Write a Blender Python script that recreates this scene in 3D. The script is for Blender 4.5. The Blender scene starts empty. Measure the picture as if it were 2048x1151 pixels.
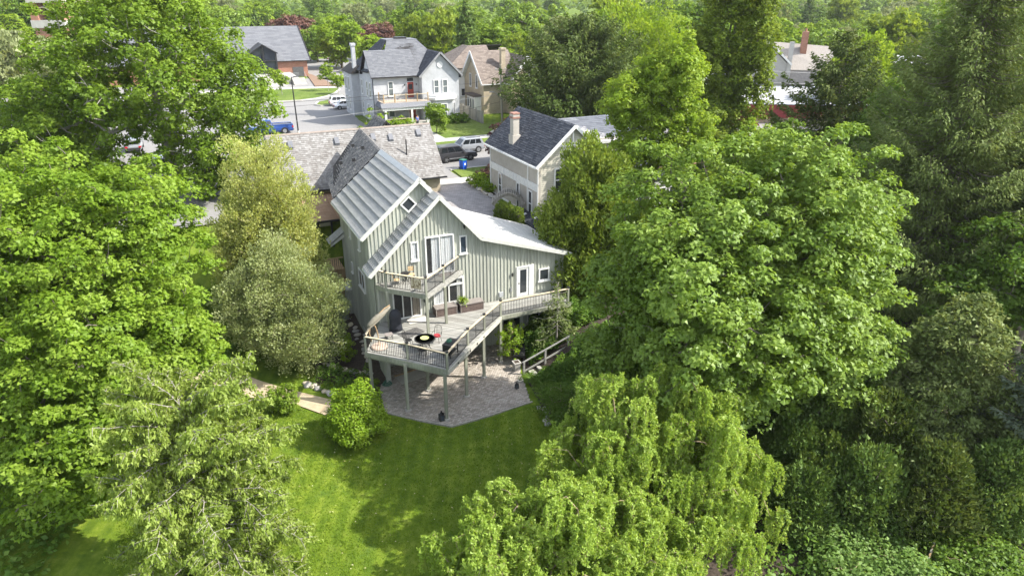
import bpy, bmesh, math, random
import numpy as np
from mathutils import Vector, Matrix
R = math.radians
rng = np.random.default_rng(7)
random.seed(7)
scene = bpy.context.scene
COL = scene.collection
# ------------------------------------------------------------------ camera, sky, sun, exposure
cam_d = bpy.data.cameras.new('camera'); cam = bpy.data.objects.new('camera', cam_d); COL.objects.link(cam)
cam.location = (0, 0, 23.6); cam.rotation_euler = (R(90-23.4), 0, 0)
cam_d.sensor_width = 36; cam_d.lens = 24; cam_d.clip_start = .5; cam_d.clip_end = 12000
scene.camera = cam
SUN_EL, SUN_AZ = R(43.5), R(-4)                 # azimuth measured from +X
world = bpy.data.worlds.new('World'); scene.world = world; world.use_nodes = True
wn = world.node_tree.nodes; wl = world.node_tree.links
bg = wn['Background']; bg.inputs['Strength'].default_value = .15
sky = wn.new('ShaderNodeTexSky'); sky.sky_type = 'NISHITA'; sky.sun_disc = False
sky.sun_elevation = SUN_EL; sky.sun_rotation = R(90)-SUN_AZ
sky.air_density = 1.0; sky.dust_density = 1.4; sky.ozone_density = 1.0
hs = wn.new('ShaderNodeHueSaturation'); hs.inputs['Saturation'].default_value = .5   # the picture is white balanced for the shade
wl.new(sky.outputs[0], hs.inputs['Color']); wl.new(hs.outputs[0], bg.inputs['Color'])
sun_d = bpy.data.lights.new('sun', 'SUN'); sun_d.energy = 3.1; sun_d.angle = R(.5); sun_d.color = (1, .95, .86)
sun = bpy.data.objects.new('sun', sun_d); COL.objects.link(sun)
sdir = Vector((math.cos(SUN_EL)*math.cos(SUN_AZ), math.cos(SUN_EL)*math.sin(SUN_AZ), math.sin(SUN_EL)))
sun.rotation_euler = sdir.to_track_quat('Z', 'Y').to_euler(); sun.location = (60, 0, 80)
vs = scene.view_settings
vs.view_transform = 'Standard'; vs.look = 'None'; vs.gamma = 1; vs.use_curve_mapping = False; vs.exposure = 1.66
scene.render.engine = 'CYCLES'
scene.cycles.max_bounces = 12; scene.cycles.transparent_max_bounces = 12
scene.cycles.diffuse_bounces = 8; scene.cycles.transmission_bounces = 10; scene.cycles.use_denoising = True

# ------------------------------------------------------------------ the plan grid: s runs along the street, d away from the lawn
ANG = R(25); O = (-7.52, 41.25)
VS = (math.cos(ANG), math.sin(ANG)); VD = (-math.sin(ANG), math.cos(ANG))
def W(s, d): return (O[0]+s*VS[0]+d*VD[0], O[1]+s*VS[1]+d*VD[1])
def LOC(x, y):
    x, y = x-O[0], y-O[1]; return x*VS[0]+y*VS[1], x*VD[0]+y*VD[1]
def sm(a, b, x):
    t = np.clip((x-a)/(b-a), 0, 1); return t*t*(3-2*t)
G = 6.4
def hsd(s, d):
    s = np.asarray(s, float); d = np.asarray(d, float)
    left = .6*sm(0, 10, d) + 5.8*sm(9.5, 16, d)
    far_left = 6.4*sm(-2, 20, d)
    wl_ = sm(-14, -6, s); left = left*wl_ + far_left*(1-wl_)
    right = 2.6*sm(7, 13, s)*sm(-22, -5, d) + (6.4-2.6*sm(7, 13, s))*sm(1, 11, d)
    w = sm(5, 9, s)
    h = left*(1-w) + right*w
    r = np.hypot(s, d)
    return h - 60*sm(700, 3000, r)
def hxy(x, y):
    s, d = LOC(x, y); return float(hsd(s, d))

# ------------------------------------------------------------------ mesh helpers
class MB:
    def __init__(self, off=(0, 0, 0)):
        self.v = []; self.f = []; self.o = off
    def add(self, vs_, fs_):
        b = len(self.v); o = self.o
        self.v += [(p[0]-o[0], p[1]-o[1], p[2]-o[2]) for p in vs_]
        self.f += [tuple(i+b for i in f) for f in fs_]
        return self
    def box(self, x0, x1, y0, y1, z0, z1):
        return self.add([(x0,y0,z0),(x1,y0,z0),(x1,y1,z0),(x0,y1,z0),(x0,y0,z1),(x1,y0,z1),(x1,y1,z1),(x0,y1,z1)],
                        [(3,2,1,0),(4,5,6,7),(0,1,5,4),(1,2,6,5),(2,3,7,6),(3,0,4,7)])
    def prism(self, pts, vec):
        n = len(pts); q = [(p[0]+vec[0], p[1]+vec[1], p[2]+vec[2]) for p in pts]
        a = Vector((0, 0, 0))
        for i in range(n):
            a += Vector(pts[i]).cross(Vector(pts[(i+1) % n]))
        flip = a.dot(Vector(vec)) > 0
        fs = [tuple(range(n)), tuple(range(2*n-1, n-1, -1))] + [(i, i+n, (i+1) % n+n, (i+1) % n) for i in range(n)]
        if flip: fs = [tuple(reversed(f)) for f in fs]
        return self.add(list(pts)+q, fs)
    def face(self, pts):
        return self.add(pts, [tuple(range(len(pts)))])
    def beam(self, p, q, w, h, up=(0, 0, 1)):
        p = Vector(p); q = Vector(q); t = (q-p).normalized(); u = Vector(up)
        a = t.cross(u)
        if a.length < 1e-4: a = t.cross(Vector((1, 0, 0)))
        a.normalize(); b = a.cross(t); a *= w/2; b *= h/2
        return self.add([p-a-b, p+a-b, p+a+b, p-a+b, q-a-b, q+a-b, q+a+b, q-a+b],
                        [(0,1,2,3),(7,6,5,4),(1,0,4,5),(2,1,5,6),(3,2,6,7),(0,3,7,4)])
    def tube(self, pts, rad, n=6, cap=True):
        pts = [Vector(p) for p in pts]; m = len(pts)
        if not hasattr(rad, '__len__'): rad = [rad]*m
        vs_ = []; a = None
        for i, p in enumerate(pts):
            t = (pts[min(i+1, m-1)]-pts[max(i-1, 0)]).normalized()
            if a is None:
                a = t.cross(Vector((0, 0, 1)))
                if a.length < 1e-3: a = t.cross(Vector((1, 0, 0)))
            a = (a - t*a.dot(t)).normalized(); b = t.cross(a)
            for k in range(n):
                c = 2*math.pi*k/n; vs_.append(p+(a*math.cos(c)+b*math.sin(c))*rad[i])
        fs = [(i*n+k, i*n+(k+1) % n, (i+1)*n+(k+1) % n, (i+1)*n+k) for i in range(m-1) for k in range(n)]
        if cap: fs += [tuple(range(n-1, -1, -1)), tuple((m-1)*n+k for k in range(n))]
        return self.add(vs_, fs)
    def lathe(self, prof, c=(0, 0, 0), n=16, sx=1, sy=1):
        m = len(prof); vs_ = []
        for r, z in prof:
            for k in range(n):
                a = 2*math.pi*k/n; vs_.append((c[0]+r*math.cos(a)*sx, c[1]+r*math.sin(a)*sy, c[2]+z))
        fs = [(i*n+k, i*n+(k+1) % n, (i+1)*n+(k+1) % n, (i+1)*n+k) for i in range(m-1) for k in range(n)]
        fs += [tuple(range(n-1, -1, -1)), tuple((m-1)*n+k for k in range(n))]
        return self.add(vs_, fs)
    def disc(self, c, r, axis, h, n=14):
        c = Vector(c); t = Vector(axis).normalized()*h/2
        return self.tube([c-t, c+t], r, n)
    def build(self, name, m, parent=None, smooth=False, kind=None, label=None, bevel=0):
        me = bpy.data.meshes.new(name); me.from_pydata([tuple(p) for p in self.v], [], self.f); me.update()
        if m is not None: me.materials.append(m)
        if smooth: me.polygons.foreach_set('use_smooth', [True]*len(me.polygons))
        o = bpy.data.objects.new(name, me); COL.objects.link(o)
        if parent is not None: o.parent = parent
        if kind: o['kind'] = kind
        if label: o['label'] = label
        if bevel:
            md = o.modifiers.new('bevel', 'BEVEL'); md.width = bevel; md.segments = 2; md.limit_method = 'ANGLE'
        return o

def tag(o, label, cat, group=None):
    o['label'] = label; o['category'] = cat
    if group: o['group'] = group
    return o
class Thing:
    """an Empty on the plan grid; parts are written in absolute (s, d, z) and stored relative to it"""
    def __init__(self, name, label, cat, s, d, z, rz=0, group=None):
        e = bpy.data.objects.new(name, None); COL.objects.link(e); x, y = W(s, d)
        e.location = (x, y, z); e.rotation_euler = (0, 0, ANG+rz); e.empty_display_size = .3
        tag(e, label, cat, group); self.e = e; self.o = (s, d, z)
    def mb(self): return MB(self.o)
    def lmb(self): return MB()
    def part(self, name, mb, m, parent=None, **k): return mb.build(name, m, parent or self.e, **k)
    def box(self, name, m, *a, parent=None, **k): return self.part(name, self.mb().box(*a), m, parent, **k)
def link_copy(o, parent=None):
    c = o.copy(); COL.objects.link(c)
    if parent is not None: c.parent = parent
    for ch in KIDS.get(o.name, ()): link_copy(ch, c)
    return c
KIDS = {}
def index_kids(o):
    KIDS[o.name] = [c for c in bpy.data.objects if c.parent == o]
    for c in KIDS[o.name]: index_kids(c)
def dup(root, loc, rz, label, sc=None, group=None):
    if root.name not in KIDS: index_kids(root)
    c = link_copy(root); c.location = loc; c.rotation_euler = (0, 0, rz); c['label'] = label
    if sc is not None: c.scale = (sc, sc, sc) if not hasattr(sc, '__len__') else sc
    if group: c['group'] = group
    return c

# ------------------------------------------------------------------ materials
def nodes(name):
    m = bpy.data.materials.new(name); m.use_nodes = True
    n = m.node_tree.nodes; return m, n, m.node_tree.links, n['Principled BSDF']
def ramp(n, cols):
    r = n.new('ShaderNodeValToRGB'); e = r.color_ramp.elements
    while len(e) < len(cols): e.new(.5)
    for i, (p, c) in enumerate(cols): e[i].position = p; e[i].color = (*c, 1)
    return r
def mapping(n, l, scale, coord='Object'):
    t = n.new('ShaderNodeTexCoord'); mp = n.new('ShaderNodeMapping'); mp.inputs['Scale'].default_value = scale
    l.new(t.outputs[coord], mp.inputs[0]); return mp
def M(name, c1, c2=None, rough=.8, scale=(3, 3, 3), detail=5, bump=0, metal=0, spec=.3, fine=None, lo=.35, hi=.65, dist=.02):
    """noise between two colours; optional second fine speckle and bump"""
    m, n, l, b = nodes(name)
    b.inputs['Roughness'].default_value = rough; b.inputs['Metallic'].default_value = metal
    b.inputs['Specular IOR Level'].default_value = spec
    if c2 is None:
        c2 = tuple(x*.82 for x in c1)
    if not hasattr(scale, '__len__'): scale = (scale,)*3
    mp = mapping(n, l, scale); nz = n.new('ShaderNodeTexNoise'); nz.inputs['Scale'].default_value = 1; nz.inputs['Detail'].default_value = detail
    nz.inputs['Roughness'].default_value = .62
    l.new(mp.outputs[0], nz.inputs['Vector'])
    r = ramp(n, [(lo, c1), (hi, c2)]); l.new(nz.outputs[0], r.inputs[0]); out = r.outputs[0]
    if fine:
        sc, amt = fine
        n2 = n.new('ShaderNodeTexNoise'); n2.inputs['Scale'].default_value = sc; n2.inputs['Detail'].default_value = 3
        l.new(mapping(n, l, (1, 1, 1)).outputs[0], n2.inputs['Vector'])
        r2 = ramp(n, [(.3, (1-amt,)*3), (.7, (1+amt,)*3)]); l.new(n2.outputs[0], r2.inputs[0])
        mx = n.new('ShaderNodeMixRGB'); mx.blend_type = 'MULTIPLY'; mx.inputs[0].default_value = 1
        l.new(out, mx.inputs[1]); l.new(r2.outputs[0], mx.inputs[2]); out = mx.outputs[0]
    l.new(out, b.inputs['Base Color'])
    if bump:
        bp = n.new('ShaderNodeBump'); bp.inputs['Strength'].default_value = bump; bp.inputs['Distance'].default_value = dist
        l.new(nz.outputs[0], bp.inputs['Height']); l.new(bp.outputs[0], b.inputs['Normal'])
    return m
def brick_mat(name, c1, c2, mortar, bw=.24, bh=.075, rough=.85, axis='xz', bump=.4, msize=.012, bias=0, sq=.5):
    """courses of small units far away: brick texture on a wall plane chosen from the normal"""
    m, n, l, b = nodes(name); b.inputs['Roughness'].default_value = rough; b.inputs['Specular IOR Level'].default_value = .2
    t = n.new('ShaderNodeTexCoord'); sp = n.new('ShaderNodeSeparateXYZ'); l.new(t.outputs['Object'], sp.inputs[0])
    cb = n.new('ShaderNodeCombineXYZ')
    ad = n.new('ShaderNodeMath'); ad.operation = 'ADD'; l.new(sp.outputs[0], ad.inputs[0]); l.new(sp.outputs[1], ad.inputs[1])
    if axis == 'xz': l.new(ad.outputs[0], cb.inputs[0]); l.new(sp.outputs[2], cb.inputs[1])
    elif axis == 'yz': l.new(sp.outputs[1], cb.inputs[0]); l.new(sp.outputs[2], cb.inputs[1])
    elif axis == 'sz': l.new(sp.outputs[0], cb.inputs[0]); l.new(sp.outputs[2], cb.inputs[1])
    else: l.new(sp.outputs[0], cb.inputs[0]); l.new(sp.outputs[1], cb.inputs[1])
    bt = n.new('ShaderNodeTexBrick'); l.new(cb.outputs[0], bt.inputs['Vector'])
    bt.inputs['Scale'].default_value = 1; bt.inputs['Brick Width'].default_value = bw; bt.inputs['Row Height'].default_value = bh
    bt.inputs['Mortar Size'].default_value = msize; bt.inputs['Bias'].default_value = bias
    bt.inputs['Color1'].default_value = (*c1, 1); bt.inputs['Color2'].default_value = (*c2, 1); bt.inputs['Mortar'].default_value = (*mortar, 1)
    nz = n.new('ShaderNodeTexNoise'); nz.inputs['Scale'].default_value = 1.2; nz.inputs['Detail'].default_value = 6; l.new(t.outputs['Object'], nz.inputs['Vector'])
    r = ramp(n, [(.3, (.88,)*3), (.7, (1.07,)*3)]); l.new(nz.outputs[0], r.inputs[0])
    mx = n.new('ShaderNodeMixRGB'); mx.blend_type = 'MULTIPLY'; mx.inputs[0].default_value = 1
    l.new(bt.outputs[0], mx.inputs[1]); l.new(r.outputs[0], mx.inputs[2]); l.new(mx.outputs[0], b.inputs['Base Color'])
    bp = n.new('ShaderNodeBump'); bp.inputs['Strength'].default_value = bump; bp.inputs['Distance'].default_value = .02
    l.new(bt.outputs['Fac'], bp.inputs['Height']); bp.invert = True; l.new(bp.outputs[0], b.inputs['Normal'])
    return m
def wood_mat(name, c1, c2, c3, axis=2, freq=3.9, rough=.85):
    """weathered boards: tone per board (a random number per piece) plus long streaks along the grain"""
    m, n, l, b = nodes(name); b.inputs['Roughness'].default_value = rough; b.inputs['Specular IOR Level'].default_value = .15
    sc = [9, 9, 9]; sc[axis] = .55
    mp = mapping(n, l, sc); nz = n.new('ShaderNodeTexNoise'); nz.inputs['Scale'].default_value = 1; nz.inputs['Detail'].default_value = 7; nz.inputs['Roughness'].default_value = .7
    l.new(mp.outputs[0], nz.inputs['Vector'])
    r = ramp(n, [(.25, c1), (.5, c2), (.72, c3)]); l.new(nz.outputs[0], r.inputs[0])
    t = n.new('ShaderNodeTexCoord'); vm = n.new('ShaderNodeVectorMath'); vm.operation = 'MULTIPLY'
    k = [freq]*3; k[axis] = 0; vm.inputs[1].default_value = k; l.new(t.outputs['Object'], vm.inputs[0])
    fl = n.new('ShaderNodeVectorMath'); fl.operation = 'FLOOR'; l.new(vm.outputs[0], fl.inputs[0])
    wn_ = n.new('ShaderNodeTexWhiteNoise'); l.new(fl.outputs[0], wn_.inputs['Vector'])
    r2 = ramp(n, [(0, (.82,)*3), (1, (1.1,)*3)]); l.new(wn_.outputs['Value'], r2.inputs[0])
    mx = n.new('ShaderNodeMixRGB'); mx.blend_type = 'MULTIPLY'; mx.inputs[0].default_value = 1
    l.new(r.outputs[0], mx.inputs[1]); l.new(r2.outputs[0], mx.inputs[2]); l.new(mx.outputs[0], b.inputs['Base Color'])
    bp = n.new('ShaderNodeBump'); bp.inputs['Strength'].default_value = .25; bp.inputs['Distance'].default_value = .01
    l.new(nz.outputs[0], bp.inputs['Height']); l.new(bp.outputs[0], b.inputs['Normal'])
    return m
def leaf_mat(name, cols, trans=.45, gloss=.0, tint=1.25):
    m = bpy.data.materials.new(name); m.use_nodes = True; n = m.node_tree.nodes; l = m.node_tree.links; n.clear()
    out = n.new('ShaderNodeOutputMaterial'); at = n.new('ShaderNodeAttribute'); at.attribute_name = 'lv'
    oi = n.new('ShaderNodeObjectInfo'); ma = n.new('ShaderNodeMath'); ma.operation = 'MULTIPLY_ADD'; ma.inputs[1].default_value = .16
    l.new(oi.outputs['Random'], ma.inputs[0]); l.new(at.outputs['Fac'], ma.inputs[2])
    sb = n.new('ShaderNodeMath'); sb.operation = 'SUBTRACT'; sb.inputs[1].default_value = .08; l.new(ma.outputs[0], sb.inputs[0])
    r = ramp(n, [(i/(len(cols)-1), c) for i, c in enumerate(cols)]); l.new(sb.outputs[0], r.inputs[0])
    d = n.new('ShaderNodeBsdfDiffuse'); l.new(r.outputs[0], d.inputs[0])
    tb = n.new('ShaderNodeBsdfTranslucent'); br = n.new('ShaderNodeMixRGB'); br.blend_type = 'MULTIPLY'; br.inputs[0].default_value = 1
    br.inputs[2].default_value = (tint*1.1, tint*1.0, tint*.6, 1); l.new(r.outputs[0], br.inputs[1]); l.new(br.outputs[0], tb.inputs[0])
    mx = n.new('ShaderNodeMixShader'); mx.inputs[0].default_value = trans; l.new(d.outputs[0], mx.inputs[1]); l.new(tb.outputs[0], mx.inputs[2])
    gl = n.new('ShaderNodeBsdfGlossy'); gl.inputs['Roughness'].default_value = .5; gl.inputs[0].default_value = (.9, .95, .9, 1)
    m2 = n.new('ShaderNodeMixShader'); m2.inputs[0].default_value = .012+gloss*.15; l.new(mx.outputs[0], m2.inputs[1]); l.new(gl.outputs[0], m2.inputs[2])
    l.new(m2.outputs[0], out.inputs[0]); return m
def glass_mat(name, tint, see=.0, rough=.05):
    m, n, l, b = nodes(name); b.inputs['Base Color'].default_value = (*tint, 1); b.inputs['Roughness'].default_value = rough
    b.inputs['Specular IOR Level'].default_value = .8
    nz = n.new('ShaderNodeTexNoise'); nz.inputs['Scale'].default_value = .9; l.new(mapping(n, l, (1, 1, 1)).outputs[0], nz.inputs['Vector'])
    bp = n.new('ShaderNodeBump'); bp.inputs['Strength'].default_value = .06; bp.inputs['Distance'].default_value = .1; l.new(nz.outputs[0], bp.inputs['Height']); l.new(bp.outputs[0], b.inputs['Normal'])
    if see:
        tr = n.new('ShaderNodeBsdfTransparent'); mx = n.new('ShaderNodeMixShader'); mx.inputs[0].default_value = see
        l.new(b.outputs[0], mx.inputs[1]); l.new(tr.outputs[0], mx.inputs[2]); l.new(mx.outputs[0], n['Material Output'].inputs[0])
    return m
siding = wood_mat('siding', (.258, .27, .23), (.382, .395, .34), (.495, .505, .44))
batten_m = wood_mat('batten', (.32, .333, .285), (.435, .446, .385), (.535, .542, .48), freq=1.3)
deckwood = wood_mat('deck wood', (.18, .183, .165), (.275, .272, .25), (.37, .362, .33), axis=0, freq=7)
postwood = wood_mat('post wood', (.20, .208, .16), (.29, .298, .235), (.375, .38, .31), freq=1)
newwood = wood_mat('rail wood', (.42, .34, .22), (.56, .47, .32), (.66, .575, .42), axis=0, freq=1)
tanwood = wood_mat('tan wood', (.30, .20, .11), (.40, .28, .16), (.47, .34, .2), freq=6)
greywood = wood_mat('fence wood', (.22, .21, .18), (.33, .31, .27), (.42, .40, .35), freq=6)
roofmetal = M('roof metal', (.235, .24, .235), (.315, .315, .305), rough=.7, scale=(6, 1.2, 6), spec=.2, fine=(30, .14), bump=.1)
trim = M('pale trim', (.47, .48, .44), (.56, .56, .52), rough=.6, scale=4)
white = M('white paint', (.62, .62, .60), (.70, .70, .68), rough=.5, scale=5)
flatroof = M('pale roof membrane', (.46, .46, .43), (.58, .57, .54), rough=.6, scale=(2, .5, 2), fine=(9, .07))
black = M('black metal', (.018, .018, .02), (.03, .03, .03), rough=.45, scale=9)
iron = M('wrought iron', (.012, .012, .012), (.022, .021, .02), rough=.7, scale=20)
glass_far = glass_mat('window glass with blinds', (.13, .15, .155))
dark = M('dark interior', (.02, .02, .022), (.035, .032, .03), rough=.9)
glass = glass_mat('window glass', (.03, .035, .04))
glass_see = glass_mat('clear glass', (.05, .055, .06), see=.86)
glass_blue = glass_mat('blue glass', (.05, .065, .085))
curtain_m = M('curtain cloth', (.66, .69, .70), (.78, .8, .8), rough=.9, scale=(14, 14, 1))
concrete = M('concrete', (.42, .40, .37), (.52, .50, .46), rough=.9, scale=2, fine=(25, .08))
stone_m = M('stone', (.34, .32, .29), (.48, .46, .42), rough=.9, scale=4, fine=(30, .15), bump=.3)
steel = M('grey steel', (.28, .29, .30), (.36, .37, .38), rough=.45, scale=6, metal=.5)
# ================================================================== shared building pieces
def wpt(plane, off, a, z, o):
    return {'d-': (a, off-o, z), 'd+': (a, off+o, z), 's-': (off-o, a, z), 's+': (off+o, a, z)}[plane]
def wbox(mb, plane, off, a0, a1, z0, z1, o0, o1):
    p = wpt(plane, off, a0, z0, o0); q = wpt(plane, off, a1, z1, o1)
    return mb.box(min(p[0], q[0]), max(p[0], q[0]), min(p[1], q[1]), max(p[1], q[1]), z0, z1)
def window(T, plane, off, a0, a1, z0, z1, fm=None, gm=None, fw=.08, vb=0, hb=0, sill=True, curtain=None, name='window', depth=.1, parent=None, label=None, sash=0):
    """frame proud of the wall, pane set back inside it, bars, sill; the frame is the part, the rest its sub-parts"""
    fm = fm or white; gm = gm or glass
    f = T.mb()
    wbox(f, plane, off, a0, a1, z1-fw, z1, .005, depth); wbox(f, plane, off, a0, a1, z0, z0+fw, .005, depth)
    wbox(f, plane, off, a0, a0+fw, z0+fw, z1-fw, .005, depth); wbox(f, plane, off, a1-fw, a1, z0+fw, z1-fw, .005, depth)
    for i in range(vb):
        a = a0+fw+(a1-a0-2*fw)*(i+1)/(vb+1); wbox(f, plane, off, a-fw*.4, a+fw*.4, z0+fw, z1-fw, .006, depth-.01)
    for i in range(hb):
        z = z0+fw+(z1-z0-2*fw)*(i+1)/(hb+1); wbox(f, plane, off, a0+fw, a1-fw, z-fw*.35, z+fw*.35, .007, depth-.013)
    fo = T.part(name, f, fm, parent, label=label)
    hostp = fo if parent is None else parent
    if parent is None:
        T.part('pane', wbox(T.mb(), plane, off, a0+fw, a1-fw, z0+fw, z1-fw, depth*.42, depth*.52), glass_see if curtain else gm, fo)
        if curtain:
            T.part('backing', wbox(T.mb(), plane, off, a0+fw, a1-fw, z0+fw, z1-fw, .008, .016), dark, fo)
            for (c0, c1, cm) in curtain:
                cb = T.mb(); n = max(6, int((c1-c0)/.05)); vs_ = []; fs = []
                for i in range(n+1):
                    a = c0+(c1-c0)*i/n; o = .026+.011*math.sin(i*2.1)+.004*math.sin(i*.9)
                    vs_ += [wpt(plane, off, a, z0+fw+.01, o), wpt(plane, off, a, z1-fw-.01, o)]
                for i in range(n): fs.append((2*i, 2*i+1, 2*i+3, 2*i+2))
                cb.add(vs_, fs); T.part('curtain', cb, cm, fo)
        if sill: T.part('sill', wbox(T.mb(), plane, off, a0-.06, a1+.06, z0-.07, z0-.002, .004, depth+.06), fm, fo)
    return fo
def door(T, plane, off, a0, a1, z0, z1, fm, dm, glazed=None, label=None, handle_side=0):
    f = T.mb(); w = .1
    wbox(f, plane, off, a0-w, a0, z0, z1+w, .004, .1); wbox(f, plane, off, a1, a1+w, z0, z1+w, .004, .1); wbox(f, plane, off, a0, a1, z1, z1+w, .004, .098)
    dr = T.part('door', wbox(T.mb(), plane, off, a0, a1, z0, z1, .006, .05), dm, label=label)
    T.part('door_frame', f, fm, dr)
    if glazed:
        g0, g1, h0, h1 = glazed
        T.part('pane', wbox(T.mb(), plane, off, g0, g1, h0, h1, .04, .062), glass, dr)
    a = a0+.09 if handle_side == 0 else a1-.09
    T.part('handle', wbox(T.mb(), plane, off, a-.03, a+.03, z0+.98, z0+1.06, .05, .11), black, dr)
    return dr
def set_lv(o, vals):
    at = o.data.attributes.new('lv', 'FLOAT', 'FACE'); at.data.foreach_set('value', np.asarray(vals, np.float32))
def shingle_mat(name, cols, rough=.9, speck=40, amt=.2, patch=.0, patch_col=(.2, .15, .12)):
    m, n, l, b = nodes(name); b.inputs['Roughness'].default_value = rough; b.inputs['Specular IOR Level'].default_value = .15
    at = n.new('ShaderNodeAttribute'); at.attribute_name = 'lv'; r = ramp(n, cols); l.new(at.outputs['Fac'], r.inputs[0])
    mp = mapping(n, l, (speck,)*3); nz = n.new('ShaderNodeTexNoise'); nz.inputs['Detail'].default_value = 3; nz.inputs['Scale'].default_value = 1; l.new(mp.outputs[0], nz.inputs['Vector'])
    r2 = ramp(n, [(.3, (1-amt,)*3), (.7, (1+amt,)*3)]); l.new(nz.outputs[0], r2.inputs[0])
    mx = n.new('ShaderNodeMixRGB'); mx.blend_type = 'MULTIPLY'; mx.inputs[0].default_value = 1; l.new(r.outputs[0], mx.inputs[1]); l.new(r2.outputs[0], mx.inputs[2])
    out = mx.outputs[0]
    if patch:
        n3 = n.new('ShaderNodeTexNoise'); n3.inputs['Scale'].default_value = 1.1; n3.inputs['Detail'].default_value = 8; n3.inputs['Roughness'].default_value = .75
        l.new(mapping(n, l, (1, 1, 1)).outputs[0], n3.inputs['Vector']); r3 = ramp(n, [(.50, (0, 0, 0)), (.64, (patch,)*3)]); l.new(n3.outputs[0], r3.inputs[0])
        m3 = n.new('ShaderNodeMixRGB'); l.new(r3.outputs[0], m3.inputs[0]); l.new(out, m3.inputs[1]); m3.inputs[2].default_value = (*patch_col, 1); out = m3.outputs[0]
    l.new(out, b.inputs['Base Color']); return m
def lerp(a, b, t): return tuple(a[i]+(b[i]-a[i])*t for i in range(3))
def shingles(T, parent, rA, rB, eA, eB, w, ex, m, lift=.03, name='shingle'):
    """every shingle its own little tilted slab: a sloping top and a butt edge"""
    rA, rB, eA, eB = (tuple(map(float, p)) for p in (rA, rB, eA, eB))
    n = (Vector(rB)-Vector(rA)).cross(Vector(eA)-Vector(rA))
    if n.length < 1e-6: n = (Vector(eB)-Vector(eA)).cross(Vector(eA)-Vector(rA))
    n.normalize()
    if n.z < 0: n = -n
    rows = max(2, int(round((Vector(eA)-Vector(rA)).length/ex))); mb = T.mb(); vs_ = []; fs = []; lv = []
    for i in range(rows):
        a0, b0 = lerp(rA, eA, i/rows), lerp(rB, eB, i/rows); a1, b1 = lerp(rA, eA, (i+1)/rows), lerp(rB, eB, (i+1)/rows)
        L = (Vector(b1)-Vector(a1)).length; k = max(1, int(round(L/w)))
        cuts = [0.]+[(j+random.uniform(-.22, .22)+(.5 if i % 2 else 0))/k for j in range(1, k)]+[1.]
        cuts = sorted(min(1, max(0, c)) for c in cuts)
        for j in range(len(cuts)-1):
            c0, c1 = cuts[j], cuts[j+1]
            if c1-c0 < 1e-3: continue
            h = lift*random.uniform(.6, 1.5); sag = random.uniform(-.06, .06)
            p = [lerp(a0, b0, c0), lerp(a0, b0, c1), lerp(a1, b1, c1), lerp(a1, b1, c0)]
            q0 = tuple(p[0][x]+n[x]*.004 for x in range(3)); q1 = tuple(p[1][x]+n[x]*.004 for x in range(3))
            d = [(p[2][x]-p[1][x])*sag for x in range(3)]
            q2 = tuple(p[2][x]+d[x]+n[x]*h for x in range(3)); q3 = tuple(p[3][x]+d[x]+n[x]*h for x in range(3))
            b = len(vs_); vs_ += [q0, q1, q2, q3, p[2], p[3]]; fs += [(b, b+3, b+2, b+1), (b+3, b+5, b+4, b+2)]
            t = random.random(); lv += [t, t]
    mb.add(vs_, fs); o = T.part(name, mb, m, parent, kind='stuff'); set_lv(o, lv); return o
def metal_courses(T, parent, rA, rB, eA, eB, n, m, period=.3):
    """stepped metal tile courses, each its own pressed panel with ribs down the slope"""
    rA, rB, eA, eB = map(Vector, (rA, rB, eA, eB)); nn = (rB-rA).cross(eA-rA).normalized()
    if nn.z < 0: nn = -nn
    L = (rB-rA).length; k = max(3, int(L/period*4)); prof = (0, .022, .038, .014)
    for i in range(n):
        a0, b0 = rA.lerp(eA, i/n), rB.lerp(eB, i/n); a1, b1 = rA.lerp(eA, (i+1)/n), rB.lerp(eB, (i+1)/n)
        vs_ = []; fs = []
        for j in range(k+1):
            t = j/k; h = prof[j % 4]
            vs_ += [a0.lerp(b0, t)+nn*(.012+h*.6), a1.lerp(b1, t)+nn*(.085+h), a1.lerp(b1, t)+nn*.004]
        for j in range(k): b = 3*j; fs += [(b, b+1, b+4, b+3), (b+1, b+2, b+5, b+4)]
        T.part('roof_panel', T.mb().add(vs_, fs), m, parent)
def wall_prism(T, name, pts, vec, m, parent=None, **k): return T.part(name, T.mb().prism(pts, vec), m, parent, **k)
def battens(T, parent, plane, off, a0, a1, bot, top, step, m, holes=(), w=.052, o=.05, fn=None):
    a = a0+step/2
    while a < a1:
        zt = top(a) if callable(top) else top; zb = bot(a) if callable(bot) else bot; segs = [(zb, zt)]
        for (h0, h1, y0, y1) in holes:
            if h0-w < a < h1+w:
                new = []
                for (p, q) in segs:
                    if y1 <= p or y0 >= q: new.append((p, q)); continue
                    if y0-p > .05: new.append((p, y0))
                    if q-y1 > .05: new.append((y1, q))
                segs = new
        for p, q in segs:
            if q-p > .05: T.part('batten', wbox(T.mb(), plane, off, a-w/2, a+w/2, p, q, -.004, o), m, parent)
        a += step

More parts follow.
